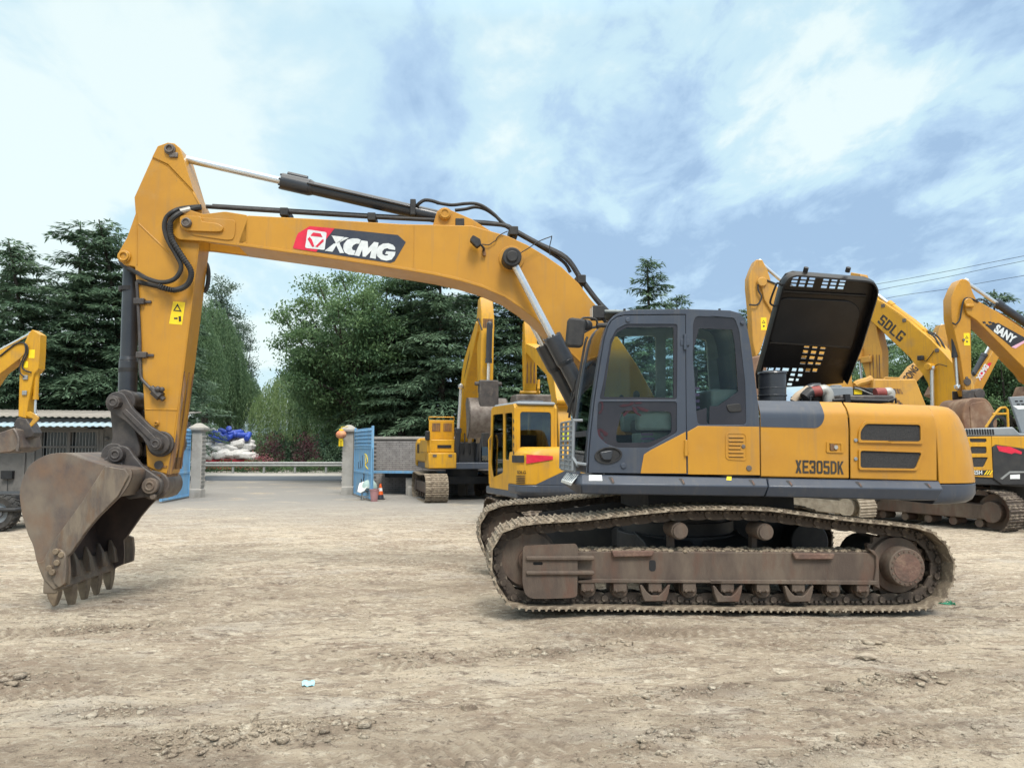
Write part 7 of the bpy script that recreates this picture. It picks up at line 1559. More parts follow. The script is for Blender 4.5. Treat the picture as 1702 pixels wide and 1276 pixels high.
def gen_body(parent, uf, ur, hw, z0, z1, m, mg='grey', vent=True, r=.35):
    b = MB(); b.box(uf, ur - .3, -hw + .05, hw - .05, z0, z0 + .22); put('deck', b, mg, parent, bevel=.03)
    for s in (-1, 1):
        b = MB(); a, c = sorted((s * hw, s * .38)); b.box(uf + (1.55 if s < 0 else .35), ur - .75, a, c, z0 + .2, z1 - (0 if s < 0 else .12)); hs = put('engine_housing', b, m, parent, bevel=.07, seg=3)
        if vent:
            for k in range(4): b = MB(); b.box(ur - 1.5 + .16 * k, ur - 1.40 + .16 * k, s * hw - .006, s * hw + .006, z0 + .5, z1 - .22); put('vent_slot', b, 'black', hs)
    b = MB(); b.box(uf + 1.2, ur - .75, -.38, .38, z0 + .2, z1 - .02); put('engine_cover', b, mg, parent, bevel=.05)
    def sec(z, d): 
        pts = [(ur - .72, -hw + d, z)]
        for i in range(7): t = math.pi / 2 * i / 6; pts.append((ur - d - r + r * math.sin(t), -hw + d + r - r * math.cos(t), z))
        for i in range(7): t = math.pi / 2 * i / 6; pts.append((ur - d - r + r * math.cos(t), hw - d - r + r * math.sin(t), z))
        return pts + [(ur - .72, hw - d, z)]
    b = MB(); b.loft([sec(z, d) for z, d in ((z0 + .0, .08), (z0 + .1, 0), (z1 - .2, .0), (z1 - .05, .05), (z1, .16))]); put('counterweight', b, m, parent, bevel=.02)
    b = MB(); b.cyl((0, 0, z0 - .28), (0, 0, z0 + .02), .55, seg=24); b.box(-.55, .55, -.9, .9, z0 - .5, z0 - .26); put('undercarriage', b, 'dark', parent)
def bucket_gen(parent, pin, ang, w, size, m, wc=0.0, teeth=5):
    """bucket hung from pin (u, z), turned by ang; local profile with its mouth towards +x"""
    c, s = math.cos(ang), math.sin(ang); T = lambda x, y: (pin[0] + (x * c - y * s) * size, pin[1] + (x * s + y * c) * size)
    sh_ = [(.05, -.12), (.0, .12), (-.18, .22), (-.45, .22), (-.75, .05), (-.95, -.25), (-1.0, -.55), (-.92, -.85), (-.78, -1.12)]
    sp = spline([(x, y, 0) for x, y in sh_], 3); inn = []
    for i, p in enumerate(sp): t = (sp[min(i + 1, len(sp) - 1)] - sp[max(i - 1, 0)]).normalized(); inn.append(p + Vector((-t.y, t.x, 0)) * .035)
    b = MB(); b.loft([[(*(lambda q: (q[0],))(T(p.x, p.y)), wc + y, T(p.x, p.y)[1]) for y in (-w / 2, w / 2)] + [(T(q.x, q.y)[0], wc + y, T(q.x, q.y)[1]) for y in (w / 2, -w / 2)] for p, q in zip(sp, inn)]); o = put('bucket', b, m, parent)
    side = [T(p.x, p.y) for p in sp] + [T(*q) for q in ((-.62, -1.05), (-.50, -.75), (-.15, -.30))]
    for sg in (-1, 1): b = MB(); b.prism(side, wc + sg * w / 2, wc + sg * (w / 2 - .03)); put('side_plate', b, m, o)
    for k in range(teeth):
        y = wc - w / 2 + .1 + (w - .2) * k / (teeth - 1); a = [T(*q) for q in ((-.83, -1.02), (-.64, -1.02), (-.68, -1.32), (-.72, -1.32))]; b = MB(); b.prism(a, y - .05, y + .05); put('tooth', b, 'tooth', o, bevel=.01)
    ear = [T(*q) for q in ((-.5, .2), (-.30, .42), (-.18, .40), (.1, .1), (.08, -.1), (-.1, -.1))]
    for sg in (-1, 1): b = MB(); b.prism(ear, wc + sg * .16, wc + sg * .20); put('ear', b, 'greasy', o, bevel=.01)
    return o
def hose_run(parent, pts, r=.022, m='rubber'):
    b = MB(); b.tube(spline(pts, 4), r, 6); return put('hose', b, m, parent)
def label_plate(parent, u, z, w, sx=.07, sz=.13):
    b = MB(); b.box(u - sx, u + sx, w - .004, w + .001, z - sz, z + sz); o = put('safety_label', b, 'warn', parent)
    b = MB(); b.prism([(u - .045, z + .015), (u + .045, z + .015), (u, z + .095)], w - .006, w - .0035, holes=[[(u - .022, z + .03), (u + .022, z + .03), (u, z + .072)]]); b.prism(circ((u, z - .06), .025, 8), w - .006, w - .0035); put('label_print', b, 'ink', parent); return o

# ---- excavator facing the camera, boom raised, over the brick wall
def frontal(px, Y, yaw, m, label, dz=0.0, reach=3.75):
    f = Frame(tx(px, Y), Y, yaw); e = root('excavator', f, label)
    for s in (-1, 1): track(e, -.1, s * 1.12, 0, 3.7, .86, .72, 'shoe')
    gen_body(e, -1.3, 2.5, 1.32, 1.02, 2.05, m, 'grey')
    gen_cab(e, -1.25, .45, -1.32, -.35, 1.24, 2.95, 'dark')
    # tool box, tank and meshed guard on the other side of the boom
    b = MB(); b.box(-1.35, -.5, .42, 1.32, 1.05, 1.55); tb = put('tool_box', b, m, e, bevel=.03)
    for y in (.62, 1.12): b = MB(); b.box(-1.37, -1.345, y - .06, y + .06, 1.42, 1.50); put('latch', b, 'steel', tb)
    b = MB(); b.box(-1.1, .6, .42, 1.34, 1.55, 1.98); tk = put('fuel_tank', b, m, e, bevel=.03)
    b = MB(); b.box(-1.12, -1.10, .55, 1.0, 1.70, 1.80); put('handle_slot', b, 'black', tk)
    gd = MB(); gd.box(-.55, -.50, .36, 1.20, 1.98, 2.62); g = put('guard_panel', gd, m, e, bevel=.02)
    for k in range(2):
        b = MB(); b.box(-.565, -.545, .45 + .38 * k, .72 + .38 * k, 2.25, 2.52); put('guard_mesh', b, 'rust', g)
    b = MB(); b.tube([(-.5, .36, 2.62), (-.5, .36, 2.72), (-.5, 1.2, 2.72), (-.5, 1.2, 2.62)], .02, 6); b.tube([(-1.3, 1.25, 1.5), (-1.3, 1.25, 2.2), (-.9, 1.25, 2.2), (-.9, 1.25, 1.98)], .022, 6); put('hand_rail', b, m, e)
    b = MB(); b.box(-1.25, -1.05, 1.26, 1.40, 1.95, 2.25); put('mirror', b, 'black', e, bevel=.03)
    # boom, stick
    r_ = reach
    bm_ = [(-.15, 1.55), (-.55, 2.6), (-1.35, 4.15), (-1.7, 4.5), (-r_ + .1, 5.45 + dz), (-r_ - .1, 5.35 + dz), (-r_ - .08, 5.12 + dz), (-2.05, 3.75), (-1.55, 3.2), (-.95, 2.3), (-.55, 1.5)]
    b = MB(); b.prism(bm_, -.26, .26); bo = put('boom', b, m, e, bevel=.02)
    for s in (-1, 1):
        b = MB(); q = [(-1.75, 3.9), (-1.95, 4.1), (-2.75, 4.7), (-2.58, 4.46)]; b.prism(q, s * .26, s * .265); put('decal', b, 'decal', bo)
    st_ = [(-r_ + .35, 5.55 + dz), (-r_ + .15, 6.1 + dz), (-r_ - .15, 6.12 + dz), (-r_ - .38, 5.5 + dz), (-r_ - .22, 3.25 + dz), (-r_ - .02, 3.05 + dz), (-r_ + .15, 3.2 + dz), (-r_ + .30, 4.8 + dz)]
    b = MB(); b.prism(st_, -.19, .19); so = put('stick', b, m, e, bevel=.02)
    b = MB(); b.loft([[(-r_ - .38 - .004, y, 5.45 + dz) for y in (-.15, .15)] + [(-r_ - .37, y, 5.45 + dz) for y in (.15, -.15)], [(-r_ - .30, y, 4.6 + dz) for y in (-.15, .15)] + [(-r_ - .29, y, 4.6 + dz) for y in (.15, -.15)]]); put('wear_plate', b, 'rust', so)
    cyl2(e, (-r_ - .42, 0, 3.55 + dz), (-r_ - .62, 0, 5.25 + dz), .35, .085, .045)
    for s in (-1, 1): cyl2(e, (-1.75, s * .36, 3.65), (-.95, s * .36, 1.25), .55, .10, .05)
    cyl2(e, (-r_ + .05, 0, 5.95 + dz), (-1.9, 0, 4.65), .5, .085, .045)
    hose_run(e, [(-.5, .2, 2.9), (-1.4, .2, 4.35), (-2.4, .2, 5.0), (-r_ + .2, .2, 5.5 + dz), (-r_ - .3, .24, 5.35 + dz), (-r_ - .5, .2, 5.1 + dz)])
    b = MB(); b.box(-r_ - .50, -r_ - .1, -.24, -.18, 3.3 + dz, 3.62 + dz); b.box(-r_ - .50, -r_ - .1, .18, .24, 3.3 + dz, 3.62 + dz); b.box(-r_ - .58, -r_ - .38, -.28, .28, 2.55 + dz, 3.65 + dz); b.cyl((-r_ - .45, -.4, 3.55 + dz), (-r_ - .45, .4, 3.55 + dz), .06, seg=10); put('bucket_link', b, 'greasy', e, bevel=.03)
    bucket_gen(e, (-r_ - .05, 3.05 + dz), R(25), 1.15, .80, 'steel')
    b = MB(); b.box(-.9, -.5, -.36, .36, 1.1, 1.9); put('valve_block', b, 'dark', e, bevel=.04)
    hose_run(e, [(-.95, .1, 1.5), (-1.05, .1, 1.9), (-.8, .05, 2.3), (-.7, 0, 2.6)]); hose_run(e, [(-.95, -.1, 1.5), (-1.08, -.1, 1.85), (-.8, -.1, 2.2), (-.75, -.1, 2.5)])
    return e
frontal(768, 26.0, 104, 'yellow_b', 'yellow excavator facing the camera by the brick wall, dark bucket hung high')

# ---- compact excavator seen from behind, cab to the left, just beyond the large boom
def compact():
    f = Frame(.62, 16.6, -70); e = root('excavator', f, 'small yellow excavator seen from behind, red stripe on its rear, left of the large cab')
    for s in (-1, 1): track(e, .1, s * .72, 0, 2.5, .62, .42, 'trackdirt')
    b = MB(); b.box(-1.0, 1.0, -.92, .92, .72, .88); put('deck', b, 'grey', e, bevel=.03)
    gen_cab(e, -.75, .85, -.92, .02, .86, 2.62, 'yellow_b', slant=.12)
    b = MB(); b.box(-.62, .88, -.86, -.02, 2.60, 2.67); put('roof', b, 'midgrey', e, bevel=.04)
    # rear body: rounded counterweight with dark cut-away corner
    def sec(z, d, r=.38):
        pts = [(.55, -.95 + d, z)]
        for i in range(7): t = math.pi / 2 * i / 6; pts.append((1.35 - d - r + r * math.sin(t), -.95 + d + r - r * math.cos(t), z))
        for i in range(7): t = math.pi / 2 * i / 6; pts.append((1.35 - d - r + r * math.cos(t), .95 - d - r + r * math.sin(t), z))
        return pts + [(.55, .95 - d, z)]
    b = MB(); b.loft([sec(z, d) for z, d in ((.78, .06), (.86, 0), (1.0, 0))]); put('counterweight', b, 'grey', e, bevel=.02)
    b = MB(); b.loft([sec(z, d) for z, d in ((1.0, .012), (1.45, .01), (1.62, .03), (1.72, .10), (1.75, .2))]); bd = put('engine_housing', b, 'yellow_b', e, bevel=.02)
    # swooping red and white stripe, lettering and louvres on the rear-left corner
    def on(t, z):  # walk round the body outline: t metres from the left front
        r = .38
        if t < .42: return (.55 + t, -.95, z)
        if t < .42 + r * 1.571: a = (t - .42) / r; return (.97 + r * math.sin(a), -.95 + r - r * math.cos(a), z)
        return (1.352, -.57 + (t - .42 - r * 1.571), z)
    def band(name, m, z0f, z1f, t0, t1, d, par, n=14):
        b = MB(); sg = []
        for i in range(n + 1):
            t = t0 + (t1 - t0) * i / n; p, q = Vector(on(t, z0f(i / n))), Vector(on(t, z1f(i / n))); o_ = Vector((.6, -.55, 0)).normalized() * d; sg.append([tuple(p + o_), tuple(q + o_), tuple(q - o_ * .5), tuple(p - o_ * .5)])
        b.loft(sg); return put(name, b, m, par, smooth=0)
    band('stripe', 'red', lambda k: 1.42 + .08 * k, lambda k: 1.60 - .03 * k, .75, 1.3, .008, bd); band('stripe', 'decal', lambda k: 1.44, lambda k: 1.58, .25, .7, .006, bd)
    band('dark_flank', 'grey', lambda k: 1.0, lambda k: 1.02 + .40 * k, .95, 1.9, .006, bd)
    lf = lambda u, z, w: on(u, z)[:2] + (z,)
    for txt, z, h in (('SDLG', 1.22, .06),):
        o = letters('lettering', txt, bd, lambda u, z, w: tuple(Vector(on(u, z)) + Vector((.7, -.7, 0)) * .008), 0, (.52, z), (.74, z), h, M['ink'], bold=.03)
    for k in range(5): band('louvre', 'ink', lambda q, k=k: 1.03 + .035 * k, lambda q, k=k: 1.045 + .035 * k, .48, .72, .006, bd, 4)
    b = MB(); p = Vector(on(1.0, .92)); b.box(1.28, 1.31, -.55, -.28, .86, .97); put('sticker', b, 'lime', e)
    for k in range(5): b = MB(); b.prism([(.80, 2.32 - .16 * k), (.845, 2.28 - .16 * k), (.845, 2.22 - .16 * k), (.80, 2.26 - .16 * k)], -.93, -.80); put('louvre', b, 'ink', e)
    b = MB(); b.box(.35, .80, -.75, -.25, 2.66, 2.70); put('roof_hatch', b, 'grey', e, bevel=.02)
    b = MB(); b.box(-.72, -.60, -1.12, -.98, 1.75, 2.05); b.tube([(-.6, -.95, 1.7), (-.66, -1.05, 1.8)], .015, 6); put('mirror', b, 'rubber', e, bevel=.03)
    b = MB(); b.tube([(-.55, -.98, .95), (-.55, -1.0, 1.9), (-.5, -.95, 2.0)], .018, 6); put('hand_rail', b, 'yellow_b', e)
    b = MB(); b.cyl((0, 0, .5), (0, 0, .74), .42, seg=20); b.box(-.4, .4, -.6, .6, .28, .5); put('undercarriage', b, 'dark', e)
    # boom swung a little to the right, reaching away
    def loc(x, y): d = Vector((x, y, 0)) - f.O; return d.dot(f.a), d.dot(f.n)
    u0, w0 = loc(1.16, 16.9); u1, w1 = loc(.50, 21.2); d = Vector((u1 - u0, w1 - w0)); L_ = d.length; d /= L_; sfr = lambda q, z, w: (u0 + d.x * q - d.y * w, w0 + d.y * q + d.x * w, z)
    b = MB(); b.prism([(-.1, 1.0), (-.15, 1.5), (.05, 2.6), (.6, 3.6), (1.1, 3.95), (L_ + .05, 4.65), (L_ + .15, 4.45), (1.3, 3.45), (.75, 2.9), (.35, 1.9), (.3, 1.0)], -.15, .15, fr=sfr); put('boom', b, 'yellow_b', e, bevel=.015)
    b = MB(); b.prism([(L_ - .2, 4.7), (L_ - .05, 5.25), (L_ + .2, 5.2), (L_ + .32, 4.5), (L_ + .2, 3.35), (L_ + .02, 3.2), (L_ - .12, 3.5)], -.17, .17, fr=sfr); so = put('stick', b, 'yellow_b', e, bevel=.015)
    for w in (-.1, 0, .1): b = MB(); b.tube([sfr(L_ - .135, 4.2, w), sfr(L_ - .125, 3.5, w)], .03, 5); put('wear_plate', b, 'rust', so)
    b = MB(); b.tube([sfr(L_, 3.6, -.25), sfr(L_ - .1, 3.35, -.22), sfr(L_, 3.2, -.2)], .04, 6); b.tube([sfr(L_, 3.25, -.28), sfr(L_, 3.25, .28)], .05, 8); put('bucket_link', b, 'yellow_b', e)
    b = MB(); b.prism([(L_ - .7, 3.15), (L_ + .3, 3.18), (L_ + .55, 2.8), (L_ + .3, 2.3), (L_ - .4, 2.3), (L_ - .72, 2.7)], -.5, .5, fr=sfr); put('bucket', b, 'steel', e, bevel=.04)
    a = Vector(sfr(.2, 3.1, -.05)); cyl2(e, sfr(-.05, 2.75, -.22), sfr(-.25, 1.1, -.22), .5, .07, .04, 'yellow_b'); b = MB(); b.cyl(sfr(-.05, 2.75, -.3), sfr(-.05, 2.75, .2), .09, seg=12); put('pin', b, 'yellow_b', e)
    b = MB(); b.prism([(-.16, 1.9), (-.16, 2.1), (-.12, 2.1), (-.12, 1.9)], -.1, .1, fr=sfr); put('sticker', b, 'lime', e)
    return e
compact()

# ---- wheeled machine reaching in from the left edge
def left_machine():
    f = Frame(-14.6, 17.0, 0); e = root('wheeled_excavator', f, 'small yellow wheeled excavator at the left edge with folded arm over the shed', 'excavator')
    bo = plate('boom', e, f, [(-320, 500), (-60, 235), (0, 192), (100, 146), (150, 142), (172, 165), (165, 195), (120, 240), (0, 332), (-60, 420), (-250, 640), (-330, 640)], zl, -.14, .14, 'yellow_b')
    so = plate('stick', e, f, [(196, 64), (244, 94), (240, 200), (234, 300), (205, 332), (172, 500), (158, 602), (110, 590), (118, 330), (124, 215), (150, 140), (176, 82)], zl, -.12, .12, 'yellow_b')
    cyl2(e, f.pt(*zl(186, 88), 0), f.pt(*zl(-70, 225), 0), .85, .05, .028); cyl2(e, f.pt(*zl(212, 585), 0), f.pt(*zl(222, 318), 0), .36, .055, .03, 'yellow_b')
    for s in (-1, 1): plate('side_link', e, f, [(160, 565), (178, 558), (215, 580), (234, 598), (226, 615), (185, 655), (168, 650), (200, 604), (158, 585)], zl, s * .15, s * .11, 'yellow_b', .006)
    plate('quick_hitch', e, f, [(106, 595), (158, 605), (180, 640), (205, 690), (195, 712), (150, 722), (95, 660), (80, 640)], zl, -.16, .16, 'greasy')
    bk_ = plate('bucket', e, f, [(-60, 690), (0, 688), (72, 662), (100, 670), (118, 780), (60, 808), (-20, 814), (-110, 770)], zl, -.40, .40, 'bucket', .02)
    for k in range(3): b = MB(); p = [f.pt(*zl(x + 14 * k, y), -.42 + .2 * k) for x, y in ((82, 665), (100, 690), (112, 740), (104, 800))]; b.tube(spline([tuple(q) for q in p], 3), .03, 6); put('tooth', b, 'steel', bk_)
    for (x, y, c, d) in ((193, 212, .065, .095), (158, 276, .045, .075)):
        p = f.pt(*zl(x, y), -.12); b = MB(); b.box(p.x - c, p.x + c, -.125, -.118, p.z - d, p.z + d); put('sticker', b, 'warn', so)
    for (x, y) in ((158, 355), (152, 448)): p = f.pt(*zl(x, y), -.12); b = MB(); b.box(p.x - .05, p.x + .05, -.16, -.12, p.z - .05, p.z + .05); put('hose_clamp', b, 'galv', so, bevel=.01)
    hose_run(e, [f.pt(*zl(x, y), -.16) for x, y in ((0, 225), (90, 155), (140, 145), (165, 165), (165, 210), (135, 280), (150, 310), (190, 325))], .018); hose_run(e, [f.pt(*zl(x, y), -.17) for x, y in ((150, 150), (155, 200), (122, 280), (122, 325), (145, 350))], .016)
    c = f.pt(2.7, 842.7, -.75)
    for i, (u, w) in enumerate(((c.x, -.75), (c.x, .75), (c.x - 2.0, -.75), (c.x - 2.0, .75))):
        wh = empty('wheel', (u, w, 0)); wh.parent = e; r = .375
        b = MB(); n = 36; b.loft([[(rr * math.cos(t), y, r + rr * math.sin(t)) for t in [2 * math.pi * j / n for j in range(n)]] for rr, y in ((r * .58, -.13), (r * .88, -.14), (r * .95, -.11), (r * .95, .11), (r * .88, .14), (r * .58, .13))], cap=False)
        put('tyre', b, 'tyre', wh)
        b = MB()
        for j in range(20):
            t = 2 * math.pi * j / 20
            for s in (-1, 1): q = t + (.08 if s > 0 else 0); b.loft([[(rr * math.cos(q + a), y, r + rr * math.sin(q + a)) for a in (-.045, .045)] + [(rr * math.cos(q + a + .12), s * .005, r + rr * math.sin(q + a + .12)) for a in (.045, -.045)] for rr, y in ((r * .93, s * .14), (r, s * .135))])
        put('tread', b, 'tyre', wh, smooth=0)
        b = MB(); b.cyl((0, -.07, r), (0, .07, r), r * .58, seg=24); b.cyl((0, -.13, r), (0, -.06, r), r * .25, seg=16); put('rim', b, 'midgrey', wh, bevel=.01)
    b = MB(); b.box(c.x - 2.4, c.x + .35, -.5, .5, .38, .75); b.box(c.x - .1, c.x + .42, -.95, -.62, .40, .48); put('chassis', b, 'dark', e, bevel=.03)
    gen_body(e, -1.2 - 1.0, .9 - 1.0, .85, .85, 1.6, 'yellow_b'); gen_cab(e, -1.2, .2, -.85, -.1, .95, 2.5, 'dark')
    b = MB(); b.box(-1.4, 1.0, -.8, .8, .70, .92); put('deck', b, 'grey', e)
    return e
left_machine()

# ---- lettered excavator on the right: boom reaching away to the left, ribbed with pipes
def right_lettered():
    f = Frame(12.6, 22.6, -60); e = root('excavator', f, 'yellow excavator with large black letters along its boom, right of the raised hood')
    w = -.25
    low = [(700, 250), (690, 330), (735, 392), (780, 432), (1000, 640), (1080, 742), (1112, 800), (1150, 930), (1170, 1060), (1180, 1180)]
    top = [(1400, 1180), (1352, 1000), (1348, 880), (1335, 800), (1300, 715), (1262, 668), (1200, 600), (1130, 528), (1000, 420), (870, 330), (805, 292), (760, 245)]
    bo = plate('boom', e, f, low + top, zh, w, -w, 'yellow_b', .02)
    block_letters('SDLG', bo, w - .002, f.px(*zh(803, 425), w), f.px(*zh(943, 547), w), .31, M['ink'], .2)
    # stick hanging from the boom end
    so = plate('stick', e, f, [(640, 120), (700, 130), (748, 260), (792, 400), (800, 470), (828, 600), (828, 770), (745, 800), (700, 640), (668, 560), (650, 400), (620, 250)], zh, -.19, .19, 'yellow_p', .02)
    b = MB()
    for x in (758, 778, 800, 816): b.tube([f.pt(*zh(x, 625), -.19), f.pt(*zh(x + 4, 765), -.19)], .018, 5)
    put('wear_plate', b, 'rust', so)
    cyl2(e, f.pt(*zh(720, 190), 0), f.pt(*zh(1090, 480), 0), .43, .10, .05, 'yellow_b'); cyl2(e, f.pt(*zh(708, 790), 0), f.pt(*zh(690, 600), 0), .68, .085, .04, 'yellow_p')
    b = MB(); b.cyl(f.pt(*zh(690, 580), -.25), f.pt(*zh(690, 655), -.25), .12, seg=12); b.box(*(lambda p: (p.x - .1, p.x + .25, -.3, -.2, p.z - .1, p.z + .1))(f.pt(*zh(722, 655), -.25))); put('cylinder_bracket', b, 'yellow_p', e, bevel=.02)
    for s, m in ((-1, 'chrome'), (1, 'chrome')): cyl2(e, Vector((f.px(*zh(1138, 705), -.36)[0], s * .36, f.px(*zh(1138, 705), -.36)[1])), Vector((f.px(*zh(1142, 1100), -.36)[0], s * .36, f.px(*zh(1142, 1100), -.36)[1])), .75, .09, .055, 'yellow_b')
    p = f.pt(*zh(1138, 700), -.25); b = MB(); b.cyl(p + Vector((0, -.24, 0)), p + Vector((0, .74, 0)), .11, seg=16); put('pin', b, 'yellow_b', e, bevel=.02)
    # pipe bundle over the back of the boom
    for k in range(5):
        o_ = -.22 + .11 * k
        hose_run(e, [f.pt(*zh(x + 3, y - 4), 0) + Vector((0, o_, .03)) for x, y in ((790, 285), (870, 325), (1000, 415), (1080, 485), (1130, 530), (1200, 602), (1268, 672), (1312, 740), (1343, 810), (1350, 900), (1352, 1010))], .030, 'yellow_b' if k != 2 else 'rubber')
    for (x, y) in ((870, 335), (1000, 425), (1200, 608), (1345, 925)): p = f.pt(*zh(x, y), 0); b = MB(); b.box(p.x - .06, p.x + .06, -.27, .28, p.z - .02, p.z + .09); put('pipe_clamp', b, 'steel', e, bevel=.01)
    hose_run(e, [f.pt(*zh(x, y), .05) for x, y in ((1110, 480), (1165, 505), (1205, 560), (1222, 610))], .03); hose_run(e, [f.pt(*zh(x, y), -.12) for x, y in ((1115, 490), (1150, 510), (1185, 570), (1200, 612))], .028)
    p = f.pt(*zh(1082, 645), w); b = MB(); b.box(p.x - .09, p.x + .07, w - .15, w - .02, p.z - .07, p.z + .07); put('work_lamp', b, 'rubber', e, bevel=.02); hose_run(e, [f.pt(*zh(x, y), w - .03) for x, y in ((1090, 660), (1105, 660), (1140, 615), (1150, 600))], .012)
    hose_run(e, [f.pt(*zh(x, y), w - .04) for x, y in ((1150, 700), (1180, 682), (1230, 695))], .012)
    gen_body(e, -.6, 2.2, 1.2, .95, 1.75, 'yellow_b'); 
    for s in (-1, 1): track(e, .4, s * 1.0, 0, 3.6, .8, .55, 'trackdirt')
    b = MB(); p = f.pt(*zh(1290, 975), -.3); b.box(p.x - .35, p.x + .25, -.6, -.25, p.z - .16, p.z + .02); put('lamp_bracket', b, 'yellow_b', e, bevel=.03)
    return e
right_lettered()

# ---- pale excavator behind the hood, muddy tracks under the large machine
def behind_hood():
    f = Frame(8.3, 19.0, 0); e = root('excavator', f, 'faded yellow excavator behind the raised hood, muddy tracks showing under the large counterweight')
    so = plate('stick', e, f, [(62, 42), (100, 42), (132, 105), (150, 160), (165, 240), (168, 330), (140, 440), (85, 610), (60, 640), (40, 540), (30, 330), (18, 210), (18, 150), (40, 90)], zh, -.18, .18, 'yellow_p', .02)
    bo = plate('boom', e, f, [(92, 190), (110, 170), (160, 178), (200, 215), (520, 470), (640, 640), (660, 900), (660, 1100), (430, 1100), (440, 900), (400, 720), (330, 560), (150, 350), (110, 285)], zh, -.24, .24, 'yellow_p', .02)
    cyl2(e, f.pt(*zh(86, 58), 0), f.pt(*zh(480, 400), 0), .42, .085, .045); cyl2(e, f.pt(*zh(66, 700), 0), f.pt(*zh(38, 330), 0), .62, .075, .04)
    hose_run(e, [f.pt(*zh(x, y), -.25) for x, y in ((180, 190), (110, 165), (78, 185), (75, 230), (95, 270), (70, 318), (20, 318))], .022)
    c = f.pt(*zh(97, 180), -.24); b = MB(); b.cyl(c + Vector((0, -.06, 0)), c + Vector((0, .5, 0)), .12, seg=16); put('pin', b, 'yellow_p', so, bevel=.02)
    label_plate(so, *f.px(*zh(108, 435), -.18), -.18, .07, .16)
    b = MB(); b.prism(f.poly([(30, 640), (100, 620), (130, 700), (110, 900), (-60, 900), (-80, 760)], -.5, zh), -.5, .5); put('bucket', b, 'brown', e, bevel=.04)
    gen_body(e, -.2, 3.1, 1.25, 1.0, 2.1, 'yellow_p')
    # sloped, slotted guard over the engine
    q = f.poly([(780, 772), (1040, 772), (1105, 935), (1110, 1060), (780, 1060)], -.8, zh)
    gd = MB(); gd.prism(q, -.8, .5); g = put('engine_guard', gd, 'yellow_p', e, bevel=.03)
    b = MB(); b.tube([f.pt(*zh(845, 775), -.75), f.pt(*zh(850, 765), -.75), f.pt(*zh(938, 768), -.75), f.pt(*zh(942, 778), -.75)], .02, 6); put('hand_rail', b, 'yellow_p', g)
    r_ = random.Random(6)
    for k in range(9): p = f.pt(*zh(812 + k * 17, 842 + k * .8), -.8); b = MB(); b.prism([(p.x - .05, p.z + .06), (p.x + .0, p.z + .06), (p.x + .05, p.z - .06), (p.x, p.z - .06)], -.806, -.799); put('guard_slot', b, 'rust', g)
    for k in range(5): p = f.pt(*zh(890 + k * 16, 872 + k * 14), -.8); b = MB(); b.prism([(p.x - .05, p.z + .04), (p.x + .0, p.z + .05), (p.x + .04, p.z - .05), (p.x - .01, p.z - .05)], -.806, -.799); put('guard_slot', b, 'rust', g)
    # scraps in the rest of view: bracket by the stick of the neighbour
    b = MB(); b.tube(spline([f.pt(*zh(668, 812), -.6), f.pt(*zh(690, 798), -.6), f.pt(*zh(740, 785), -.6), f.pt(*zh(770, 770), -.6)], 4), .09, 8); put('exhaust_pipe', b, 'yellow_p', e)
    ty = math.atan2(-.87, .5)
    for cu, cw in ((-1.35, -.45), (.45, .05)): track(e, cu, cw, ty, 3.6, .80, .56, 'mudpale', 'mudpale')
    return e
behind_hood()

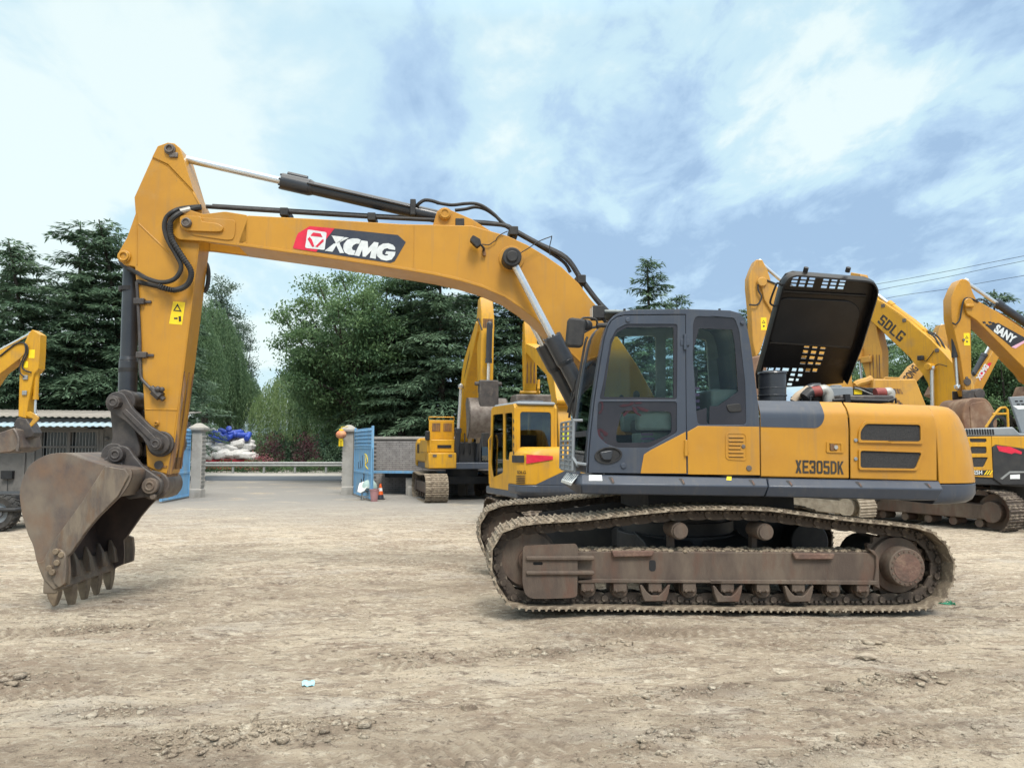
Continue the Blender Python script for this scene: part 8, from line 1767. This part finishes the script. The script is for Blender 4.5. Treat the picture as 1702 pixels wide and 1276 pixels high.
# ---- two more arms far back
def far_arms():
    f = Frame(tx(1470, 28), 28.0, 0); e = root('excavator', f, 'pale yellow excavator far back, its boom crossing behind the lettered boom')
    bo = plate('boom', e, f, [(250, 860), (395, 698), (505, 556), (560, 520), (700, 330), (770, 250), (860, 290), (840, 360), (640, 620), (520, 748), (430, 860)], zr, -.25, .25, 'yellow_p', .02)
    letters('lettering', 'LUGONG', bo, STD, -.252, f.px(*zr(405, 800), -.25), f.px(*zr(560, 598), -.25), .30, M['ink'], bold=.03)
    so = plate('stick', e, f, [(792, 124), (850, 118), (884, 140), (910, 215), (918, 400), (920, 700), (850, 700), (800, 400), (755, 250), (770, 180)], zr, -.2, .2, 'yellow_p', .02)
    b = MB(); b.prism(f.poly([(862, 235), (915, 235), (915, 400), (862, 400)], -.2, zr), -.206, -.199); put('wear_plate', b, 'rust', so)
    cyl2(e, f.pt(*zr(800, 140), 0), f.pt(*zr(560, 460), 0), .5, .08, .04, 'yellow_p'); plate('bucket', e, f, [(840, 700), (925, 700), (940, 800), (860, 900), (760, 860)], zr, -.5, .5, 'brown', .03)
    gen_body(e, -1.6, 1.8, 1.3, 1.0, 2.2, 'yellow_p')
    for s in (-1, 1): track(e, 0, s * 1.0, 0, 3.6, .8, .55, 'trackdirt')
    f = Frame(tx(1612, 24.5), 24.5, 0); e = root('excavator', f, 'excavator with red and white lettering on its steep boom, partly behind the upright stick')
    w = -.24
    bo = plate('boom', e, f, [(1030, 1100), (1100, 880), (1195, 640), (1330, 430), (1388, 332), (1425, 345), (1440, 410), (1225, 830), (1120, 1100)], zr, w, .24, 'yellow', .02)
    q = [(1192, 712), (1196, 640), (1300, 525), (1330, 530), (1210, 718)]; b = MB(); b.prism(f.poly(q, w, zr), w - .006, w + .001); put('decal', b, 'red', bo)
    letters('lettering', 'XCMG', bo, STD, w - .008, f.px(*zr(1203, 722), w), f.px(*zr(1302, 568), w), .17, M['white'], bold=.06)
    cyl2(e, f.pt(*zr(1365, 240), 0), f.pt(*zr(1150, 640), 0), .5, .10, .045)
    so = plate('stick', e, f, [(1400, 300), (1440, 290), (1700, 640), (1760, 760), (1690, 720), (1640, 640), (1400, 400)], zr, -.18, .18, 'yellow_b', .02)
    for k in range(3): hose_run(e, [f.pt(*zr(x + 12 * k, y - 6 * k), -.22) for x, y in ((1380, 370), (1460, 450), (1560, 510), (1660, 650))], .025, 'yellow_b' if k % 2 else 'rubber')
    plate('bucket', e, f, [(1800, 760), (1890, 800), (1900, 960), (1800, 1020), (1740, 920)], zr, -.5, .5, 'brown', .03)
    gen_body(e, -1.2, 2.2, 1.3, 1.0, 2.0, 'yellow_b')
    for s in (-1, 1): track(e, .2, s * 1.0, 0, 3.6, .8, .55, 'trackdirt')
far_arms()

# ---- excavator whose upright stick and brown bucket stand at the right edge
def right_upright():
    f = Frame(tx(1905, 19.5), 19.5, 0); e = root('excavator', f, 'yellow excavator with black lettered boom panel and brown bucket hanging under its upright stick')
    so = plate('stick', e, f, [(160, 45), (172, 39), (192, 41), (208, 56), (222, 100), (240, 138), (246, 180), (214, 228), (216, 420), (216, 604), (196, 604), (184, 560), (160, 400), (134, 290), (121, 225), (119, 130), (140, 78)], zs, -.19, .19, 'yellow', .015)
    b = MB(); p0, p1 = f.px(*zs(216, 440), -.19), f.px(*zs(216, 600), -.19); b.loft([[(u + .004, y, z) for y in (-.13, .13)] + [(u + .012, y, z) for y in (.13, -.13)] for u, z in (p0, p1)]); put('wear_plate', b, 'rust', so)
    w = -.25
    bo = plate('boom', e, f, [(183, 165), (195, 140), (215, 135), (240, 140), (330, 190), (470, 282), (800, 520), (960, 760), (1000, 1000), (860, 1000), (780, 800), (640, 640), (380, 380), (240, 238), (195, 208)], zs, w, .25, 'yellow', .02)
    q = [(1278, 142), (1300, 128), (1398, 105), (1690, 268), (1700, 290), (1540, 362)]; b = MB(); b.prism(f.poly(q, w, zr), w - .004, w + .001); put('decal', b, 'decal', bo)
    letters('lettering', 'SANY', bo, STD, w - .006, f.px(*zr(1342, 196), w), f.px(*zr(1548, 332), w), .235, M['white'], bold=.05)
    q = [(1535, 362), (1700, 278), (1700, 300), (1580, 378)]; b = MB(); b.prism(f.poly(q, w, zr), w - .008, w - .003); put('stripe', b, 'pinkband', bo)
    for (x, y) in ((1228, 92), (1290, 92), (1258, 118), (1325, 100)): b = MB(); b.prism(f.poly([(x, y), (x + 30, y - 2), (x + 42, y + 18), (x + 12, y + 22)], w, zr), w - .004, w + .001); put('decal', b, 'decal', bo)
    cyl2(e, f.pt(*zs(190, 55), 0), f.pt(*zs(520, 280), 0), .44, .105, .05); cyl2(e, f.pt(*zs(150, 560), 0), f.pt(*zs(133, 245), 0), .45, .09, .04)
    c = f.pt(*zs(200, 155), w); b = MB(); b.cyl(c + Vector((0, -.05, 0)), c + Vector((0, .55, 0)), .12, seg=18); b.box(c.x - .1, c.x + .12, w - .08, w, c.z - .12, c.z - .04); put('pin', b, 'yellow', so, bevel=.02)
    hose_run(e, [f.pt(*zs(x, y), -.26) for x, y in ((250, 150), (205, 132), (180, 140), (168, 190), (160, 235), (140, 258), (125, 250))], .022); hose_run(e, [f.pt(*zs(x, y), -.2) for x, y in ((240, 140), (265, 138), (290, 150), (310, 168))], .02); hose_run(e, [f.pt(*zs(x, y), .1) for x, y in ((330, 195), (400, 235), (480, 290))], .03, 'yellow')
    label_plate(so, *f.px(*zs(194, 330), -.19), -.19, .075, .16)
    for (x, y, r, m) in ((195, 535, .09, 'greasy'), (178, 333, .03, 'steel'), (192, 515, .03, 'steel')): c = f.pt(*zs(x, y), -.19); b = MB(); b.cyl(c + Vector((0, -.03, 0)), c, r, seg=14); put('pin', b, m, so)
    b = MB(); c = f.pt(*zs(232, 596), 0); b.cyl((c.x - .02, -.26, c.z), (c.x - .02, .26, c.z), .14, seg=18); b.box(c.x - .45, c.x + .1, -.24, -.2, c.z - .12, c.z + .1); b.box(c.x - .45, c.x + .1, .2, .24, c.z - .12, c.z + .1); put('bucket_link', b, 'greasy', e, bevel=.02)
    bq = f.poly([(196, 610), (285, 612), (312, 640), (336, 690), (345, 740), (330, 800), (230, 830), (190, 790), (170, 700)], -.6, zs); b = MB(); b.prism(fillet(bq, .22, 6), -.6, .6); bk_ = put('bucket', b, 'brown', e, bevel=.03)
    b = MB(); b.prism(fillet(f.poly([(205, 640), (285, 625), (320, 690), (325, 740), (215, 790)], -.6, zs), .1), -.62, -.595); put('side_plate', b, 'brown', bk_, bevel=.015)
    gen_body(e, -.8, 2.6, 1.3, 1.0, 2.0, 'yellow')
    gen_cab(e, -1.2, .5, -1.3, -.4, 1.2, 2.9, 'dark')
    for s in (-1, 1): track(e, .2, s * 1.05, 0, 3.7, .84, .56, 'trackdirt')
right_upright()

# ---- nearest machine on the right: rear body with vents and dark striped panel
def right_body():
    f = Frame(11.2, 16.9, 0); e = root('excavator', f, 'yellow excavator body with three vents and a red striped dark panel at the right edge')
    w = -1.2
    b = MB(); q = f.poly([(182, 797), (470, 797), (900, 797), (900, 1040), (470, 1042), (310, 1032), (205, 1030), (200, 990)], w, zs); b.prism(q, w, 1.2); put('lower_body', b, 'dark', e, bevel=.02)
    pn = f.poly([(186, 800), (308, 797), (317, 996), (205, 990), (205, 980)], w, zs)
    holes = [fillet(f.poly(h, w, zs), .03) for h in ([(203, 808), (286, 808), (286, 826), (208, 826)], [(208, 847), (286, 847), (286, 880), (212, 880)], [(214, 898), (294, 898), (272, 945), (216, 945)])]
    b = MB(); b.prism(pn, w - .025, w + .01, holes=holes); p_ = put('side_panel', b, 'yellow_b', e, bevel=.012)
    for h in holes: b = MB(); b.prism(h, w - .006, w + .004); put('grille_mesh', b, 'mesh', p_)
    b = MB(); b.prism(f.poly([(208, 960), (308, 960), (300, 985), (210, 985)], w, zs), w - .029, w - .024); put('decal', b, 'decal', p_); letters('lettering', '25H', p_, STD, w - .03, f.px(*zs(222, 981), w), f.px(*zs(264, 981), w), .085, M['white'], bold=.02)
    for k in range(3): b = MB(); b.prism(f.poly([(272 + 12 * k, 982), (278 + 12 * k, 982), (292 + 12 * k, 962), (286 + 12 * k, 962)], w, zs), w - .033, w - .028); put('decal', b, 'warn', p_)
    b = MB(); b.prism(f.poly([(312, 797), (900, 797), (900, 830), (470, 858), (330, 838), (312, 850)], w, zs), w - .022, w + .01); put('side_panel', b, 'yellow_b', e, bevel=.01)
    b = MB(); b.prism(f.poly([(314, 852), (330, 838), (470, 858), (900, 880), (900, 1030), (360, 1030), (318, 1000)], w, zs), w - .03, w - .002); dp = put('dark_panel', b, 'dark', e, bevel=.01)
    b = MB(); b.prism(f.poly([(333, 843), (400, 848), (455, 872), (452, 884), (420, 876), (405, 882), (345, 868)], w, zs), w - .034, w - .029); put('stripe', b, 'red', dp)
    b = MB(); b.prism(f.poly([(398, 982), (445, 980), (445, 1002), (398, 1002)], w, zs), w - .034, w - .029); put('sticker', b, 'paper', dp)
    b = MB(); b.prism(f.poly([(350, 1000), (395, 965), (470, 965), (470, 972), (398, 974), (360, 1005)], w, zs), w - .036, w - .029); put('trim_line', b, 'galv', dp)
    # louvred grey cover on top
    b = MB(); b.prism(f.poly([(186, 760), (420, 752), (450, 782), (900, 782), (900, 800), (184, 798)], w + .05, zs), w + .05, 1.1); cv = put('engine_cover', b, 'midgrey', e, bevel=.03)
    for k in range(11): x = 190 + 12.5 * k; b = MB(); b.prism(f.poly([(x, 762), (x + 6, 762), (x + 10, 788), (x + 4, 788)], w + .05, zs), w + .035, w + .055); put('louvre', b, 'black', cv)
    # raised grey door, seen on edge at the picture's right margin
    b = MB(); b.prism(f.poly([(400, 608), (520, 600), (520, 782), (458, 782)], -.4, zs), -.4, -.33); rd = put('raised_cover', b, 'midgrey', e, bevel=.015)
    for (x, y) in ((425, 625), (448, 624), (434, 640), (456, 640)): b = MB(); b.prism(f.poly([(x, y), (x + 14, y), (x + 16, y + 7), (x + 2, y + 7)], -.4, zs), -.405, -.398); put('cover_slot', b, 'black', rd)
    b = MB(); b.prism(f.poly([(415, 650), (520, 648), (520, 662), (440, 668), (430, 660)], -.4, zs), -.405, -.398); put('decal', b, 'paper', rd)
    b = MB()
    for w_ in (-.9,): b.tube([f.pt(*zs(x, y), w_) for x, y in ((285, 755), (318, 705), (348, 668), (358, 660), (380, 658), (390, 668), (394, 755))], .025, 6)
    b.tube([f.pt(*zs(318, 690), -.9), f.pt(*zs(395, 688), -.9)], .022, 6); put('hand_rail', b, 'yellow_b', e)
    b = MB(); c = f.pt(*zs(352, 740), -.3); b.ring(c, (0, 1, 0), .14, .2, .06, 20); put('hose', b, 'rubber', e)
    b = MB(); b.cyl((0, 0, .45), (0, 0, 1.0), .6, seg=20); put('undercarriage', b, 'dark', e)
    ty = math.atan2(-.90, .44)
    for cu, cw in ((-1.85, .25), (.35, .55)): track(e, cu, cw, ty, 3.7, .84, .56, 'trackdirt')
right_body()
